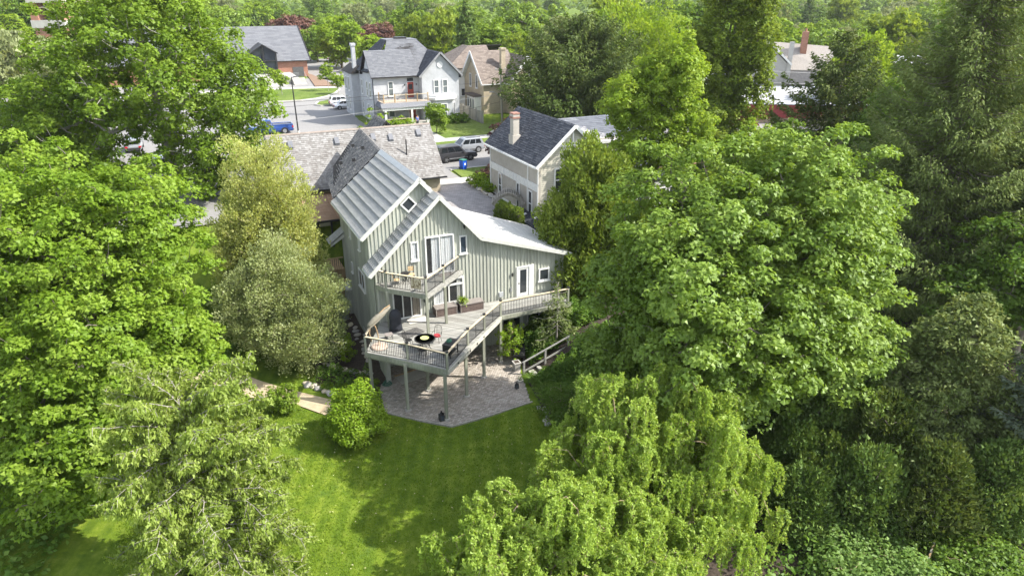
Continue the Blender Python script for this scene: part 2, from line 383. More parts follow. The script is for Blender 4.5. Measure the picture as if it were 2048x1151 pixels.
# ================================================================== ground, lawn, streets
def grid_axis(parts):
    out = []
    for a, b, st in parts: out += list(np.arange(a, b-1e-6, st))
    out.append(parts[-1][1]); return np.array(out)
sa = grid_axis([(-5200, -1400, 950), (-1400, -300, 110), (-300, -40, 20), (-40, -14, 2), (-14, 16, .8), (16, 40, 2), (40, 300, 20), (300, 1400, 110), (1400, 5200, 950)])
da = grid_axis([(-140, -60, 20), (-60, -24, 3), (-24, 22, .8), (22, 46, 3), (46, 300, 20), (300, 1400, 110), (1400, 6200, 1200)])
SS, DD = np.meshgrid(sa, da); HH = hsd(SS, DD)
bump_ = (np.sin(SS*.9+DD*.35)+np.sin(DD*1.1-SS*.27))*.018*((np.abs(SS) < 40) & (DD < -2))
HH = HH+bump_
X = O[0]+SS*VS[0]+DD*VD[0]; Y = O[1]+SS*VS[1]+DD*VD[1]
gv = np.stack([X, Y, HH], -1).reshape(-1, 3); nx = len(sa); ny = len(da)
gf = [(j*nx+i, j*nx+i+1, (j+1)*nx+i+1, (j+1)*nx+i) for j in range(ny-1) for i in range(nx-1)]
gm_ = bpy.data.meshes.new('ground'); gm_.from_pydata(gv.tolist(), [], gf); gm_.update()
gm_.polygons.foreach_set('use_smooth', [True]*len(gm_.polygons))
def grass_mat(name, c1, c2, c3, sc=1.6, stripes=False):
    m, n, l, b = nodes(name); b.inputs['Roughness'].default_value = .9; b.inputs['Specular IOR Level'].default_value = .1
    nz = n.new('ShaderNodeTexNoise'); nz.inputs['Scale'].default_value = sc; nz.inputs['Detail'].default_value = 9; nz.inputs['Roughness'].default_value = .7
    l.new(mapping(n, l, (1, 1, 1)).outputs[0], nz.inputs['Vector'])
    r = ramp(n, [(.32, c1), (.5, c2), (.68, c3)]); l.new(nz.outputs[0], r.inputs[0])
    n2 = n.new('ShaderNodeTexNoise'); n2.inputs['Scale'].default_value = .23; n2.inputs['Detail'].default_value = 4
    l.new(mapping(n, l, (1, 1, 1)).outputs[0], n2.inputs['Vector']); r2 = ramp(n, [(.35, (.8, .85, .8)), (.65, (1.15, 1.1, 1.1))]); l.new(n2.outputs[0], r2.inputs[0])
    mx = n.new('ShaderNodeMixRGB'); mx.blend_type = 'MULTIPLY'; mx.inputs[0].default_value = 1; l.new(r.outputs[0], mx.inputs[1]); l.new(r2.outputs[0], mx.inputs[2])
    out = mx.outputs[0]
    if stripes:      # mower passes, about a metre apart, wandering a little
        wv = n.new('ShaderNodeTexWave'); wv.inputs['Scale'].default_value = .34; wv.inputs['Distortion'].default_value = 1.2; wv.inputs['Detail'].default_value = 2; wv.bands_direction = 'X'
        l.new(mapping(n, l, (1, .12, 1)).outputs[0], wv.inputs['Vector']); rw = ramp(n, [(.3, (.88, .91, .9)), (.7, (1.1, 1.08, 1.05))]); l.new(wv.outputs['Fac'], rw.inputs[0])
        m4 = n.new('ShaderNodeMixRGB'); m4.blend_type = 'MULTIPLY'; m4.inputs[0].default_value = 1; l.new(out, m4.inputs[1]); l.new(rw.outputs[0], m4.inputs[2]); out = m4.outputs[0]
        n5 = n.new('ShaderNodeTexNoise'); n5.inputs['Scale'].default_value = .55; n5.inputs['Detail'].default_value = 8; n5.inputs['Roughness'].default_value = .7; l.new(mapping(n, l, (1, 1, 1)).outputs[0], n5.inputs['Vector'])
        r5 = ramp(n, [(.56, (0, 0, 0)), (.68, (.55, .55, .55))]); l.new(n5.outputs[0], r5.inputs[0]); m5 = n.new('ShaderNodeMixRGB'); l.new(r5.outputs[0], m5.inputs[0]); l.new(out, m5.inputs[1]); m5.inputs[2].default_value = (.045, .10, .018, 1); out = m5.outputs[0]
    l.new(out, b.inputs['Base Color'])
    n3 = n.new('ShaderNodeTexNoise'); n3.inputs['Scale'].default_value = 26; n3.inputs['Detail'].default_value = 4; l.new(mapping(n, l, (1, 1, 1)).outputs[0], n3.inputs['Vector'])
    bp = n.new('ShaderNodeBump'); bp.inputs['Strength'].default_value = .7; bp.inputs['Distance'].default_value = .06; l.new(n3.outputs[0], bp.inputs['Height']); l.new(bp.outputs[0], b.inputs['Normal'])
    return m
lawn_m = grass_mat('lawn', (.072, .12, .012), (.115, .172, .016), (.175, .225, .035), stripes=True)
field_m = grass_mat('town grass', (.085, .135, .022), (.12, .17, .035), (.165, .205, .06))
gm_.materials.append(lawn_m)
go = bpy.data.objects.new('ground', gm_); COL.objects.link(go); go['kind'] = 'structure'
asphalt = M('asphalt', (.195, .19, .185), (.245, .238, .23), rough=.9, scale=(.16, .16, .16), detail=9, fine=(5, .12), bump=.05, lo=.3, hi=.7)
conc_pale = M('sidewalk concrete', (.37, .355, .325), (.45, .435, .4), rough=.9, scale=.8, fine=(12, .06))
paving_m = brick_mat('driveway pavers', (.25, .235, .23), (.34, .32, .31), (.17, .165, .16), bw=.42, bh=.21, axis='xy', msize=.01)
mulch_m = M('dark mulch', (.035, .026, .02), (.075, .058, .045), rough=1, scale=9, fine=(40, .4), bump=.8, dist=.05)
bark_red = M('bark mulch', (.17, .11, .075), (.24, .16, .11), rough=1, scale=5, fine=(30, .3), bump=.5)
SG = Thing.__new__(Thing); SG.e = None; SG.o = (0, 0, 0)
def sd_mesh(polys, z0, z1=None):
    mb = MB()
    for poly in polys:
        w = [W(*p) for p in poly]
        if z1 is None: mb.face([(x, y, z0) for x, y in w])
        else: mb.prism([(x, y, z0) for x, y in w], (0, 0, z1-z0))
    return mb
def rect(s0, s1, d0, d1): return [(s0, d0), (s1, d0), (s1, d1), (s0, d1)]
def structure(name, mb, m): return mb.build(name, m, kind='structure')
structure('street', sd_mesh([rect(-120, 140, 26.4, 35.6)], G+.006), asphalt)
structure('parking_lot', sd_mesh([rect(-60, 12.0, 35.604, 118), [(12, 62), (22, 78), (22, 100), (12, 100)], [(22.02, 78), (30, 100), (36, 118), (36, 165), (16.2, 165), (16.2, 118), (22.02, 100)], rect(12.02, 22, 100.02, 117.9)], G+.010), asphalt)
structure('parking_lot', sd_mesh([rect(-40, -9.2, 17.5, 26.3)], G+.012), asphalt)
# verges, lawns and walks are raised slabs with real kerb edges
structure('lawn_verge', sd_mesh([rect(13.6, 40, 22.7, 26.1), [(13.4, 22.7), (13.58, 22.7), (13.58, 26.1)]], G-.1, G+.13), field_m)
structure('sidewalk', sd_mesh([rect(9, 60, 20.6, 22.62)], G-.1, G+.135), conc_pale)
structure('kerb', sd_mesh([rect(13.4, 60, 26.12, 26.38), rect(12.2, 90, 35.62, 35.9)], G-.1, G+.15), conc_pale)
structure('lawn_verge', sd_mesh([rect(12.3, 90, 35.92, 40.4)], G-.1, G+.13), field_m)
structure('sidewalk', sd_mesh([rect(12.3, 90, 40.42, 42.3)], G-.1, G+.135), conc_pale)
structure('front_lawn', sd_mesh([rect(12.3, 16.9, 42.32, 56), rect(18.62, 27.0, 42.32, 58), rect(27.02, 90, 42.32, 50)], G-.1, G+.14), field_m)
structure('walk', sd_mesh([rect(16.92, 18.6, 42.32, 53)], G-.1, G+.15), conc_pale)
structure('side_lawn', sd_mesh([[(12.2, 56.02), (13.5, 56.02), (13.5, 72), (12.2, 66)]], G-.1, G+.13), field_m)
structure('driveway', sd_mesh([rect(8.9, 13.1, 9.2, 20.58)], G-.6, G+.05), paving_m)
structure('driveway_apron', sd_mesh([rect(9.2, 13.3, 22.64, 26.39)], G-.1, G+.03), asphalt)
structure('church_lawn', sd_mesh([[(-20, 85.5), (1.8, 84.9), (7.5, 84.8), (10.3, 86), (12.5, 88), (14.8, 92), (16.6, 96.8), (16.4, 98.4), (9.5, 100), (2, 101), (-20, 101)]], G-.1, G+.14), field_m)
structure('kerb', sd_mesh([[(1.8, 84.6), (7.6, 84.5), (10.5, 85.7), (12.75, 87.8), (15.05, 91.8), (16.9, 96.7), (16.62, 96.8), (14.8, 91.98), (12.5, 87.98), (10.3, 85.98), (7.5, 84.78), (1.8, 84.88)]], G-.1, G+.16), conc_pale)
structure('church_walk', sd_mesh([[(-20, 101.02), (2, 101.02), (9.5, 100.02), (16.4, 98.42), (16.6, 100.8), (9.6, 102.5), (-20, 103.5)]], G-.1, G+.15), conc_pale)
structure('mulch_bed', sd_mesh([[(13.2, 103), (17.2, 101.6), (16.9, 115), (16.2, 125), (15.3, 125), (13.5, 106)]], G-.1, G+.17), bark_red)
structure('lawn_island', sd_mesh([[(8.9, 77.9), (9.6, 76.9), (14.4, 77), (15.9, 83.8), (12.1, 83), (10, 81.2)]], G-.1, G+.16), field_m)
structure('kerb', sd_mesh([[(8.6, 77.9), (9.4, 76.6), (14.4, 76.7), (14.4, 76.98), (9.6, 76.88), (8.9, 77.88), (9.98, 81.2), (9.7, 81.4)]], G-.1, G+.18), conc_pale)
# patio of small setts, laid one by one on a bedding slab
patio_poly = [(-2.3, -2.5), (-2.7, -5.3), (-.95, -7.0), (.5, -8.3), (3.1, -8.2), (5.85, -7.95), (6.6, -5.4), (6.85, -4.4), (7.9, -1.6), (9.5, -.1), (-1.3, -.1)]
def inside(p, poly):
    c = False; j = len(poly)-1
    for i in range(len(poly)):
        if (poly[i][1] > p[1]) != (poly[j][1] > p[1]) and p[0] < (poly[j][0]-poly[i][0])*(p[1]-poly[i][1])/(poly[j][1]-poly[i][1])+poly[i][0]: c = not c
        j = i
    return c
patio = structure('patio', sd_mesh([patio_poly], -.2, .03), M('patio bedding', (.20, .185, .165), (.27, .25, .225), rough=1, scale=4, fine=(40, .2)))
pav_m = shingle_mat('setts', [(0, (.25, .22, .185)), (.5, (.335, .30, .258)), (1, (.42, .382, .335))], speck=18, amt=.22)
mb = MB(); lv = []
r_ = random.Random(3); d = -8.4; row = 0
while d < 0:
    s = -3+(row % 2)*.09
    while s < 9.6:
        if inside((s+.09, d+.06), patio_poly) and r_.random() > .012:
            z = .045+r_.uniform(-.006, .012); g = .011; j = r_.uniform(-.006, .006)
            q = [W(s+g, d+g+j), W(s+.185-g, d+g+j), W(s+.185-g, d+.128-g+j), W(s+g, d+.128-g+j)]
            b = len(mb.v); tl = [r_.uniform(-.004, .004) for _ in range(4)]
            mb.v += [(x, y, z+tl[k]) for k, (x, y) in enumerate(q)]+[(x, y, .02) for x, y in q]
            mb.f += [(b, b+1, b+2, b+3)]+[(b+i, b+4+i, b+4+(i+1) % 4, b+(i+1) % 4) for i in range(4)]
            lv += [r_.random()]*5
        s += .185
    d += .128; row += 1
po = mb.build('paver', pav_m, patio, kind='stuff'); set_lv(po, lv)
edge_pts = [(-2.75, -5.3), (-1.0, -7.08), (.45, -8.4), (3.1, -8.32), (5.95, -8.05)]
for a, b in zip(edge_pts, edge_pts[1:]):
    pa, pb = W(*a), W(*b); e = MB().beam((*pa, .03), (*pb, .03), .1, .12).build('edging_board', greywood, patio)
def drape(name, poly, m, off=.03, step=.5, noise=.0):
    """a bed that follows the ground under it, with a little thickness"""
    ss = [p[0] for p in poly]; ds = [p[1] for p in poly]; bm = bmesh.new()
    f = bm.faces.new([bm.verts.new((p[0], p[1], 0)) for p in poly])
    for lo, hi, ax in ((min(ss), max(ss), 0), (min(ds), max(ds), 1)):
        k = lo+step
        while k < hi:
            bmesh.ops.bisect_plane(bm, geom=bm.verts[:]+bm.edges[:]+bm.faces[:], plane_co=(k, 0, 0) if ax == 0 else (0, k, 0), plane_no=(1, 0, 0) if ax == 0 else (0, 1, 0)); k += step
    for v in bm.verts:
        s, d = v.co.x, v.co.y; x, y = W(s, d); v.co = (x, y, float(hsd(s, d))+off+random.uniform(-noise, noise))
    bmesh.ops.recalc_face_normals(bm, faces=bm.faces[:])
    me = bpy.data.meshes.new(name); bm.to_mesh(me); bm.free(); me.materials.append(m)
    o = bpy.data.objects.new(name, me); COL.objects.link(o); o['kind'] = 'structure'; return o
drape('mulch_bed', [(-1.45, .2), (-1.45, 10.3), (-4.2, 10.3), (-5.6, 6), (-5.6, 1), (-6.4, -.3), (-3.9, -3.2), (-2.75, -3.8), (-2.4, -2.3), (-1.45, -2)], mulch_m, .05, noise=.03)
path_m = M('gravel path', (.36, .29, .19), (.46, .38, .26), rough=1, scale=2, fine=(25, .2), bump=.3)
drape('garden_path', [(-20, 7.5), (-14, 4.2), (-11.2, 2.6), (-9.8, 2.1), (-8.15, .45), (-6.4, -1.4), (-5.0, -2.9), (-3.4, -4.7), (-3.6, -5.9), (-5.9, -4.3), (-8.1, -1.3), (-10.9, .4), (-14, 2.2), (-20, 5)], path_m, .04)
drape('mulch_bed', [(7.0, -4.6), (8.1, -1.5), (9.6, -.15), (15, -.2), (15, -12), (10, -13), (7.5, -11.5), (6.2, -9), (6.7, -6)], mulch_m, .05, noise=.02)
drape('mulch_bed', [(10, -13.2), (15.2, -12), (15.2, 4), (40, 4), (40, -40), (6, -40), (4.5, -27), (6.5, -19)], mulch_m, .05, step=2, noise=.02)
drape('mulch_bed', [(13.2, 14.5), (15.2, 14.5), (15.4, 20.4), (13.2, 20.4)], mulch_m, .12)

# ================================================================== the timber house on the slope
H = Thing('timber_house', 'grey green board and batten house with metal roofs and stacked wooden decks', 'house', -1.4, 0, 0)
front_out = [(-1.4, -.4), (12.4, -.4), (12.4, 6.35), (5.86, 8.42), (3.0, 11.62), (-1.4, 7.36)]
fw_ = wall_prism(H, 'front_wall', [(s, 0, z) for s, z in front_out], (0, .2, 0), siding)
def ftop(s): return np.interp(s, [-1.4, 3.0, 5.86, 12.4], [7.36, 11.62, 8.42, 6.35])-.02
tall = [(-1.4, 4.5), (-1.4, 9.42), (2.1, 12.46), (5.6, 8.6), (5.6, 4.5)]
tw_ = wall_prism(H, 'gable_wall', [(s, 1.2, z) for s, z in tall], (0, .2, 0), siding)
lw_ = wall_prism(H, 'side_wall', [(-1.4, .2, -.6), (-1.4, 10.4, -.6), (-1.4, 10.4, 9.42), (-1.4, 1.2, 9.42), (-1.4, 1.19, 7.36), (-1.4, .2, 7.36)], (.2, 0, 0), siding)
wall_prism(H, 'side_wall', [(12.2, .2, -.4), (12.2, 7.0, -.4), (12.2, 7.0, 6.35), (12.2, .2, 6.35)], (.2, 0, 0), siding)
wall_prism(H, 'back_wall', [(-1.2, 10.4, 0), (5.8, 10.4, 0), (5.8, 10.4, 8.3), (2.1, 10.4, 12.4), (-1.2, 10.4, 9.4)], (0, -.2, 0), siding)
wall_prism(H, 'back_wall', [(5.6, 7.2, 2), (12.2, 7.0, 2), (12.2, 7.0, 6.3), (5.86, 7.2, 8.3)], (0, -.2, 0), siding)
wall_prism(H, 'wing_wall', [(-1.6, -1.8, -.2), (-1.6, -.005, -.2), (-1.6, -.005, 3.2), (-1.6, -1.8, 3.2)], (.16, 0, 0), siding)
H.box('corner_post', batten_m, -1.72, -1.42, -2.12, -1.82, -.2, 3.2)
# openings of the front wall (s0, s1, z0, z1)
OPEN = [(1.98, 4.0, 6.32, 8.98), (1.02, 1.52, 7.5, 8.78), (4.4, 4.92, 7.46, 8.72), (8.62, 9.72, 3.5, 5.78), (10.4, 11.25, 4.4, 5.34),
        (-.42, 1.5, 3.5, 5.5), (2.4, 4.62, 3.98, 5.85), (7.35, 9.1, -.1, 2.06), (9.5, 10.5, 1.3, 1.95)]
battens(H, fw_, 'd-', 0, -1.3, 12.35, -.3, ftop, .262, batten_m, [(a-.02, b+.02, c-.09, e+.04) for a, b, c, e in OPEN])
def ttop(s): return np.interp(s, [-1.4, 2.1, 5.6], [9.42, 12.46, 8.6])-.03
def tbot(s): return np.interp(s, [-1.4, 3.0, 5.6], [7.2, 11.55, 9.0])
battens(H, tw_, 'd-', 1.2, -1.35, 3.2, tbot, ttop, .262, batten_m, [(1.0, 1.8, 10.45, 11.5)])
SIDE = [(3.25, 4.95, 4.35, 5.7), (6.6, 7.0, 7.3, 8.8), (3.8, 4.15, 7.3, 8.8), (6.9, 7.3, 4.5, 5.3)]
battens(H, lw_, 's-', -1.4, .05, 10.35, -.5, lambda a: 7.3 if a < 1.2 else 9.38, .262, batten_m, [(a-.02, b+.02, c-.08, e+.03) for a, b, c, e in SIDE], o=.04)
H.part('corner_board', wbox(H.mb(), 'd-', 0, -1.43, -1.31, -.3, 7.2, -.004, .04), batten_m)
H.part('corner_board', wbox(H.mb(), 'd-', 0, 12.3, 12.43, -.3, 6.3, -.004, .04), batten_m)
cur1 = curtain_m
window(H, 'd-', 0, 1.98, 4.0, 6.32, 8.98, vb=1, fw=.09, curtain=[(2.42, 2.98, cur1), (3.08, 3.9, cur1)], sill=False, name='patio_door', depth=.12)
window(H, 'd-', 0, 1.02, 1.52, 7.5, 8.78, fw=.07, curtain=[(1.1, 1.44, curtain_m)]); window(H, 'd-', 0, 4.4, 4.92, 7.46, 8.72, fw=.07, gm=glass_blue)
window(H, 'd-', 0, 10.4, 11.25, 4.4, 5.34, fw=.09)
window(H, 'd-', 0, -.42, 1.5, 3.5, 5.5, vb=2, fw=.08, sill=False, name='patio_door', curtain=[(.95, 1.4, M('room wall', (.30, .26, .2), (.36, .31, .24)))], depth=.12)
window(H, 'd-', 0, 2.4, 4.62, 3.98, 5.85, vb=1, hb=0, fw=.12, curtain=[(2.55, 3.25, curtain_m), (4.1, 4.5, M('hanging blind', (.45, .45, .42), (.52, .52, .5), scale=12))], depth=.12)
H.part('transom', wbox(H.mb(), 'd-', 0, 2.52, 4.5, 5.28, 5.4, .02, .11), white)
door(H, 'd-', 0, 8.72, 9.62, 3.5, 5.68, white, white, glazed=(8.92, 9.42, 3.75, 5.52))
H.part('door_casing', wbox(H.mb(), 'd-', 0, 9.73, 10.0, 3.5, 5.8, .004, .07), white)
for a0, a1 in ((7.42, 8.2), (8.28, 9.06)):
    door(H, 'd-', 0, a0+.02, a1-.02, -.05, 1.96, white, white, glazed=(a0+.16, a1-.16, .2, 1.8), handle_side=1 if a0 < 8 else 0)
window(H, 'd-', 0, 9.5, 10.5, 1.3, 1.95, fw=.07)
window(H, 's-', -1.4, 3.25, 4.95, 4.35, 5.7, vb=1, fw=.09); window(H, 's-', -1.4, 6.6, 7.0, 7.3, 8.8, fw=.06); window(H, 's-', -1.4, 3.8, 4.15, 7.3, 8.8, fw=.06); window(H, 's-', -1.4, 6.9, 7.3, 4.5, 5.3, fw=.06)
# the small square window turned on its corner in the tall gable
dw = []; c = (1.4, 10.97); r0 = .5
def dia(r): return [(c[0]+r*math.cos(R(45+8+90*k)+R(0)), 1.2, c[1]+r*math.sin(R(45+8+90*k))) for k in range(4)]
dw_f = H.mb(); a = math.radians(-4)
def rq(r, o): return [(c[0]+r*math.cos(R(90*k)+R(-3)), 1.2-o, c[1]+r*math.sin(R(90*k)+R(-3))) for k in range(4)]
for k in range(4):
    o1 = rq(.58, .004); o2 = rq(.44, .004); dw_f.prism([o1[k], o1[(k+1) % 4], o2[(k+1) % 4], o2[k]], (0, -.11, 0))
dwo = H.part('window', dw_f, white, label='square window turned on its corner'); H.part('pane', H.mb().prism(rq(.45, .03), (0, -.02, 0)), glass, dwo)
# roofs
def slab(T, name, pts, t, m, parent=None, **k): return T.part(name, T.mb().prism(pts, (0, 0, -t)), m, parent, **k)
fr = slab(H, 'front_roof', [(3.0, -.42, 11.78), (3.0, 1.22, 11.78), (-1.85, 1.22, 7.1), (-1.85, -.42, 7.1)], .14, trim)
metal_courses(H, fr, (3.0, -.44, 11.78), (3.0, 1.19, 11.78), (-1.87, -.44, 7.08), (-1.87, 1.19, 7.08), 14, roofmetal)
tr_ = slab(H, 'tall_roof', [(2.1, .82, 12.66), (2.1, 10.2, 12.66), (-1.9, 10.2, 9.2), (-1.9, .82, 9.2)], .14, trim)
metal_courses(H, tr_, (2.1, .8, 12.66), (2.1, 10.1, 12.66), (-1.92, .8, 9.18), (-1.92, 10.1, 9.18), 9, roofmetal)
rr = slab(H, 'steep_roof', [(2.1, .82, 12.66), (2.1, 10.2, 12.66), (5.85, 10.2, 8.53), (5.85, -.42, 8.53), (3.0, -.42, 11.67), (3.0, .82, 11.67)], .14, trim)
metal_courses(H, rr, (2.12, .84, 12.64), (2.12, 10.1, 12.64), (5.85, .84, 8.54), (5.85, 10.1, 8.54), 10, roofmetal)
H.part('ridge_cap', H.mb().prism([(1.82, .8, 12.52), (2.1, .8, 12.79), (2.38, .8, 12.5), (2.1, .8, 12.68)], (0, 9.3, 0)), M('pale ridge metal', (.44, .455, .46), (.5, .51, .515), rough=.55, scale=2), tr_)
lr = slab(H, 'low_roof', [(5.85, -.42, 8.55), (5.85, 8.3, 8.55), (12.8, 6.6, 6.34), (12.8, -.42, 6.34)], .16, flatroof)
for i in range(1, 8):
    s = 5.85+6.95*i/8; z = 8.55-2.21*i/8; H.part('seam', H.mb().box(s-.015, s+.015, -.4, 8.2-1.7*i/8, z-.01, z+.012), flatroof, lr)
def fascia(T, p, q, w=.05, h=.26, m=trim, parent=None, name='fascia'): return T.part(name, T.mb().beam(p, q, w, h), m, parent)
fascia(H, (3.04, -.46, 11.7), (-1.9, -.46, 6.97), parent=fr); fascia(H, (3.0, -.46, 11.66), (5.87, -.46, 8.44), parent=rr); fascia(H, (5.85, -.46, 8.46), (12.85, -.46, 6.24), parent=lr)
fascia(H, (2.13, .79, 12.58), (-1.95, .79, 9.08), parent=tr_); fascia(H, (2.1, .79, 12.58), (3.6, .79, 10.9), parent=rr)
H.part('gutter', H.mb().box(-2.02, -1.9, .8, 10.1, 9.03, 9.16), white, tr_); H.part('gutter', H.mb().box(-1.98, -1.87, -.42, 1.2, 6.93, 7.05), white, fr)
# darker shingled piece of the same ridge running back to the street wing
dshing = shingle_mat('dark wood shingles', [(0, (.10, .10, .10)), (.6, (.17, .165, .16)), (1, (.25, .235, .22))])
bk = slab(H, 'rear_roof', [(2.1, 10.22, 12.74), (2.75, 19.6, 12.74), (-.2, 17.6, 10.1), (-1.75, 10.22, 9.36)], .16, dark)
shingles(H, bk, (2.1, 10.22, 12.75), (2.75, 19.6, 12.75), (-1.8, 10.22, 9.36), (-.9, 17.2, 9.36), .24, .2, dshing)
bk2 = slab(H, 'rear_roof', [(2.1, 10.22, 12.74), (2.75, 19.6, 12.74), (5.9, 16.5, 9.4), (6.1, 10.22, 8.9)], .16, dark)
shingles(H, bk2, (2.1, 10.22, 12.75), (2.75, 19.6, 12.75), (6.1, 10.22, 8.92), (5.9, 16.5, 9.42), .24, .2, dshing)
for s, d, z in ((1.5, 13.5, 12.3), (.6, 13.0, 11.5), (1.2, 15.6, 12.1), (-.1, 14.6, 11.0)): H.box('roof_vent', black, s-.12, s+.12, d-.12, d+.12, z-.1, z+.16, parent=bk)
# wall fittings on the side wall
H.box('side_bay', siding, -1.75, -1.4, 8.3, 9.6, .6, 2.6); H.box('bay_roof', trim, -1.85, -1.4, 8.2, 9.7, 2.6, 2.72)
H.part('downpipe', H.mb().tube([(-1.5, .35, -.2), (-1.5, .35, 6.9), (-1.62, .35, 7.0)], .045), batten_m)
H.part('conduit', H.mb().tube([(-1.46, 5.2, .9), (-1.46, 2.4, .7), (-1.46, .6, .6)], .03), trim)
H.part('stub_roof', H.mb().prism([(-1.4, 9.2, 6.9), (-2.5, 9.2, 6.1), (-2.5, 9.2, 5.95), (-1.4, 9.2, 6.6)], (0, 1.15, 0)), trim)
stub = H.part('porch_roof', H.mb().prism([(-1.41, 9.1, 7.02), (-2.6, 9.1, 6.16), (-2.6, 10.4, 6.16), (-1.41, 10.4, 7.02)], (0, 0, .05)), roofmetal)
# lamps and boxes on the wall
def lantern(T, s, d, z, big=1.):
    T.part('wall_lamp', T.lmb().lathe([(.015, .30), (.06, .27), (.07, .24), (.055, .06), (.03, 0)], (s-T.o[0], d-.13-T.o[1], z-T.o[2]), 8).box(s-T.o[0]-.03, s-T.o[0]+.03, d-.13-T.o[1], d-T.o[1], z-T.o[2]+.12, z-T.o[2]+.18), black)
lantern(H, 8.28, 0, 5.15); lantern(H, .62, 0, 8.85); lantern(H, 1.75, 0, 4.4); lantern(H, 4.75, 0, 9.2)
H.part('meter_box', H.mb().box(7.25, 7.55, -.16, 0, 3.75, 4.1), M('meter grey', (.33, .35, .36), (.4, .41, .42)))
H.part('socket_box', H.mb().box(8.14, 8.26, -.1, 0, 4.0, 4.3), steel)
# ================================================================== decks
def clip(poly, nx_, ny_, c):
    out = []
    for i in range(len(poly)):
        p, q = poly[i], poly[(i+1) % len(poly)]; a = p[0]*nx_+p[1]*ny_-c; b = q[0]*nx_+q[1]*ny_-c
        if a >= 0: out.append(p)
        if a*b < 0: t = a/(a-b); out.append((p[0]+(q[0]-p[0])*t, p[1]+(q[1]-p[1])*t))
    return out
def boards(T, parent, poly, direction, z, w=.145, t=.035):
    dx, dy = direction; L = math.hypot(dx, dy); dx /= L; dy /= L; nx_, ny_ = -dy, dx
    cs = [p[0]*nx_+p[1]*ny_ for p in poly]; c = min(cs)
    while c < max(cs):
        q = clip(clip(poly, nx_, ny_, c+.004), -nx_, -ny_, -(c+w-.004))
        if len(q) >= 3: T.part('board', T.mb().prism([(x, y, z-t) for x, y in q], (0, 0, t+random.uniform(-.002, .003))), random.choice(DECKM), parent)
        c += w
DECKM = [deckwood, wood_mat('deck wood worn', (.21, .21, .19), (.30, .296, .27), (.39, .382, .345), axis=0, freq=7), wood_mat('deck wood dark', (.16, .16, .145), (.245, .238, .215), (.335, .325, .295), axis=0, freq=7)]
def railing(T, pts, z, posts, rail_m=newwood, gap=.118, skip=()):
    """one run of railing: handrail, two slim iron rails, iron balusters, capped timber posts"""
    for i, (a, b) in enumerate(zip(pts, pts[1:])):
        if i in skip: continue
        A = Vector((*a, z)); B = Vector((*b, z)); up = Vector((0, 0, 1)); L = (B-A).length; t = (B-A).normalized()
        hr = T.part('handrail', T.mb().beam(A+up*1.06, B+up*1.06, .13, .04), rail_m)
        T.part('rail', T.mb().beam(A+up*.98, B+up*.98, .03, .025), iron, hr); T.part('rail', T.mb().beam(A+up*.1, B+up*.1, .03, .025), iron, hr)
        n = int(L/gap)
        for k in range(1, n):
            p = A.lerp(B, k/n); r = .034 if k == n//2 else .021
            T.part('baluster', T.mb().beam(p+up*.1, p+up*.98, r, r), iron, hr)
    for p in posts:
        po = T.part('rail_post', T.mb().box(p[0]-.06, p[0]+.06, p[1]-.06, p[1]+.06, z-.32, z+1.14), postwood)
        T.part('post_cap', T.lmb().prism([(p[0]-T.o[0]-.085, p[1]-T.o[1]-.085, z-T.o[2]+1.14), (p[0]-T.o[0]+.085, p[1]-T.o[1]-.085, z-T.o[2]+1.14), (p[0]-T.o[0]+.085, p[1]-T.o[1]+.085, z-T.o[2]+1.14), (p[0]-T.o[0]-.085, p[1]-T.o[1]+.085, z-T.o[2]+1.14)], (0, 0, .07)), black, po)
F_, K_, L_ = (.57, -7.7), (6.3, -2.47), (-3.2, -3.62)
D1 = Thing('raised_deck', 'large raised timber deck on tall posts with iron balustrade behind the house', 'deck', .5, -4, 0)
Z1 = 3.5
pa = [F_, K_, (6.3, -.05), (-1.35, -.05), (-1.95, -1.2), L_]
deckA = D1.part('deck_frame', D1.mb().prism([(x, y, Z1-.2) for x, y in pa], (0, 0, .16)), deckwood)
boards(D1, deckA, pa, (F_[0]-L_[0], F_[1]-L_[1]), Z1)
pb = [K_, (11.7, -2.47), (11.7, -.05), (6.3, -.05)]
deckB = D1.part('deck_frame', D1.mb().prism([(x+.005, y, Z1-.2) for x, y in pb], (0, 0, .16)), deckwood)
boards(D1, deckB, [(6.305, -2.47), (11.7, -2.47), (11.7, -.05), (6.305, -.05)], (1, 0), Z1)
rim_pts = [(11.72, -2.5), (6.31, -2.5), (.57, -7.74), (-3.25, -3.62), (-1.98, -1.2), (-1.45, -.1)]
for a, b in zip(rim_pts, rim_pts[1:]): D1.part('rim_board', D1.mb().beam((*a, Z1-.15), (*b, Z1-.15), .05, .27), postwood)
for a, b in (((6.31, -2.55), (.58, -7.8)),): D1.part('rim_board', D1.mb().beam((*a, Z1-.16), (*b, Z1-.16), .05, .3), wood_mat('pale rim', (.30, .30, .26), (.42, .41, .36), (.52, .5, .44), axis=0, freq=1), label='pale worn rim board')
for t in (.16, .37, .5, .63):
    x = F_[0]+(K_[0]-F_[0])*t; y = F_[1]+(K_[1]-F_[1])*t-.09
    D1.part('bolt_plate', D1.lmb().disc((x-.5+.03, y+4-.03, Z1-.16), .07, (.66, -.75, 0), .03, 8), black)
def foot(s, d):
    D1.part('footing', D1.mb().lathe([(.02, .02)], (0, 0, 0), 3) if 0 else D1.lmb().prism([(s-.5+.22*math.cos(k*1.2566+s), d+4+.2*math.sin(k*1.2566+s), -.05) for k in range(5)], (0, 0, .2)), conc_pale)
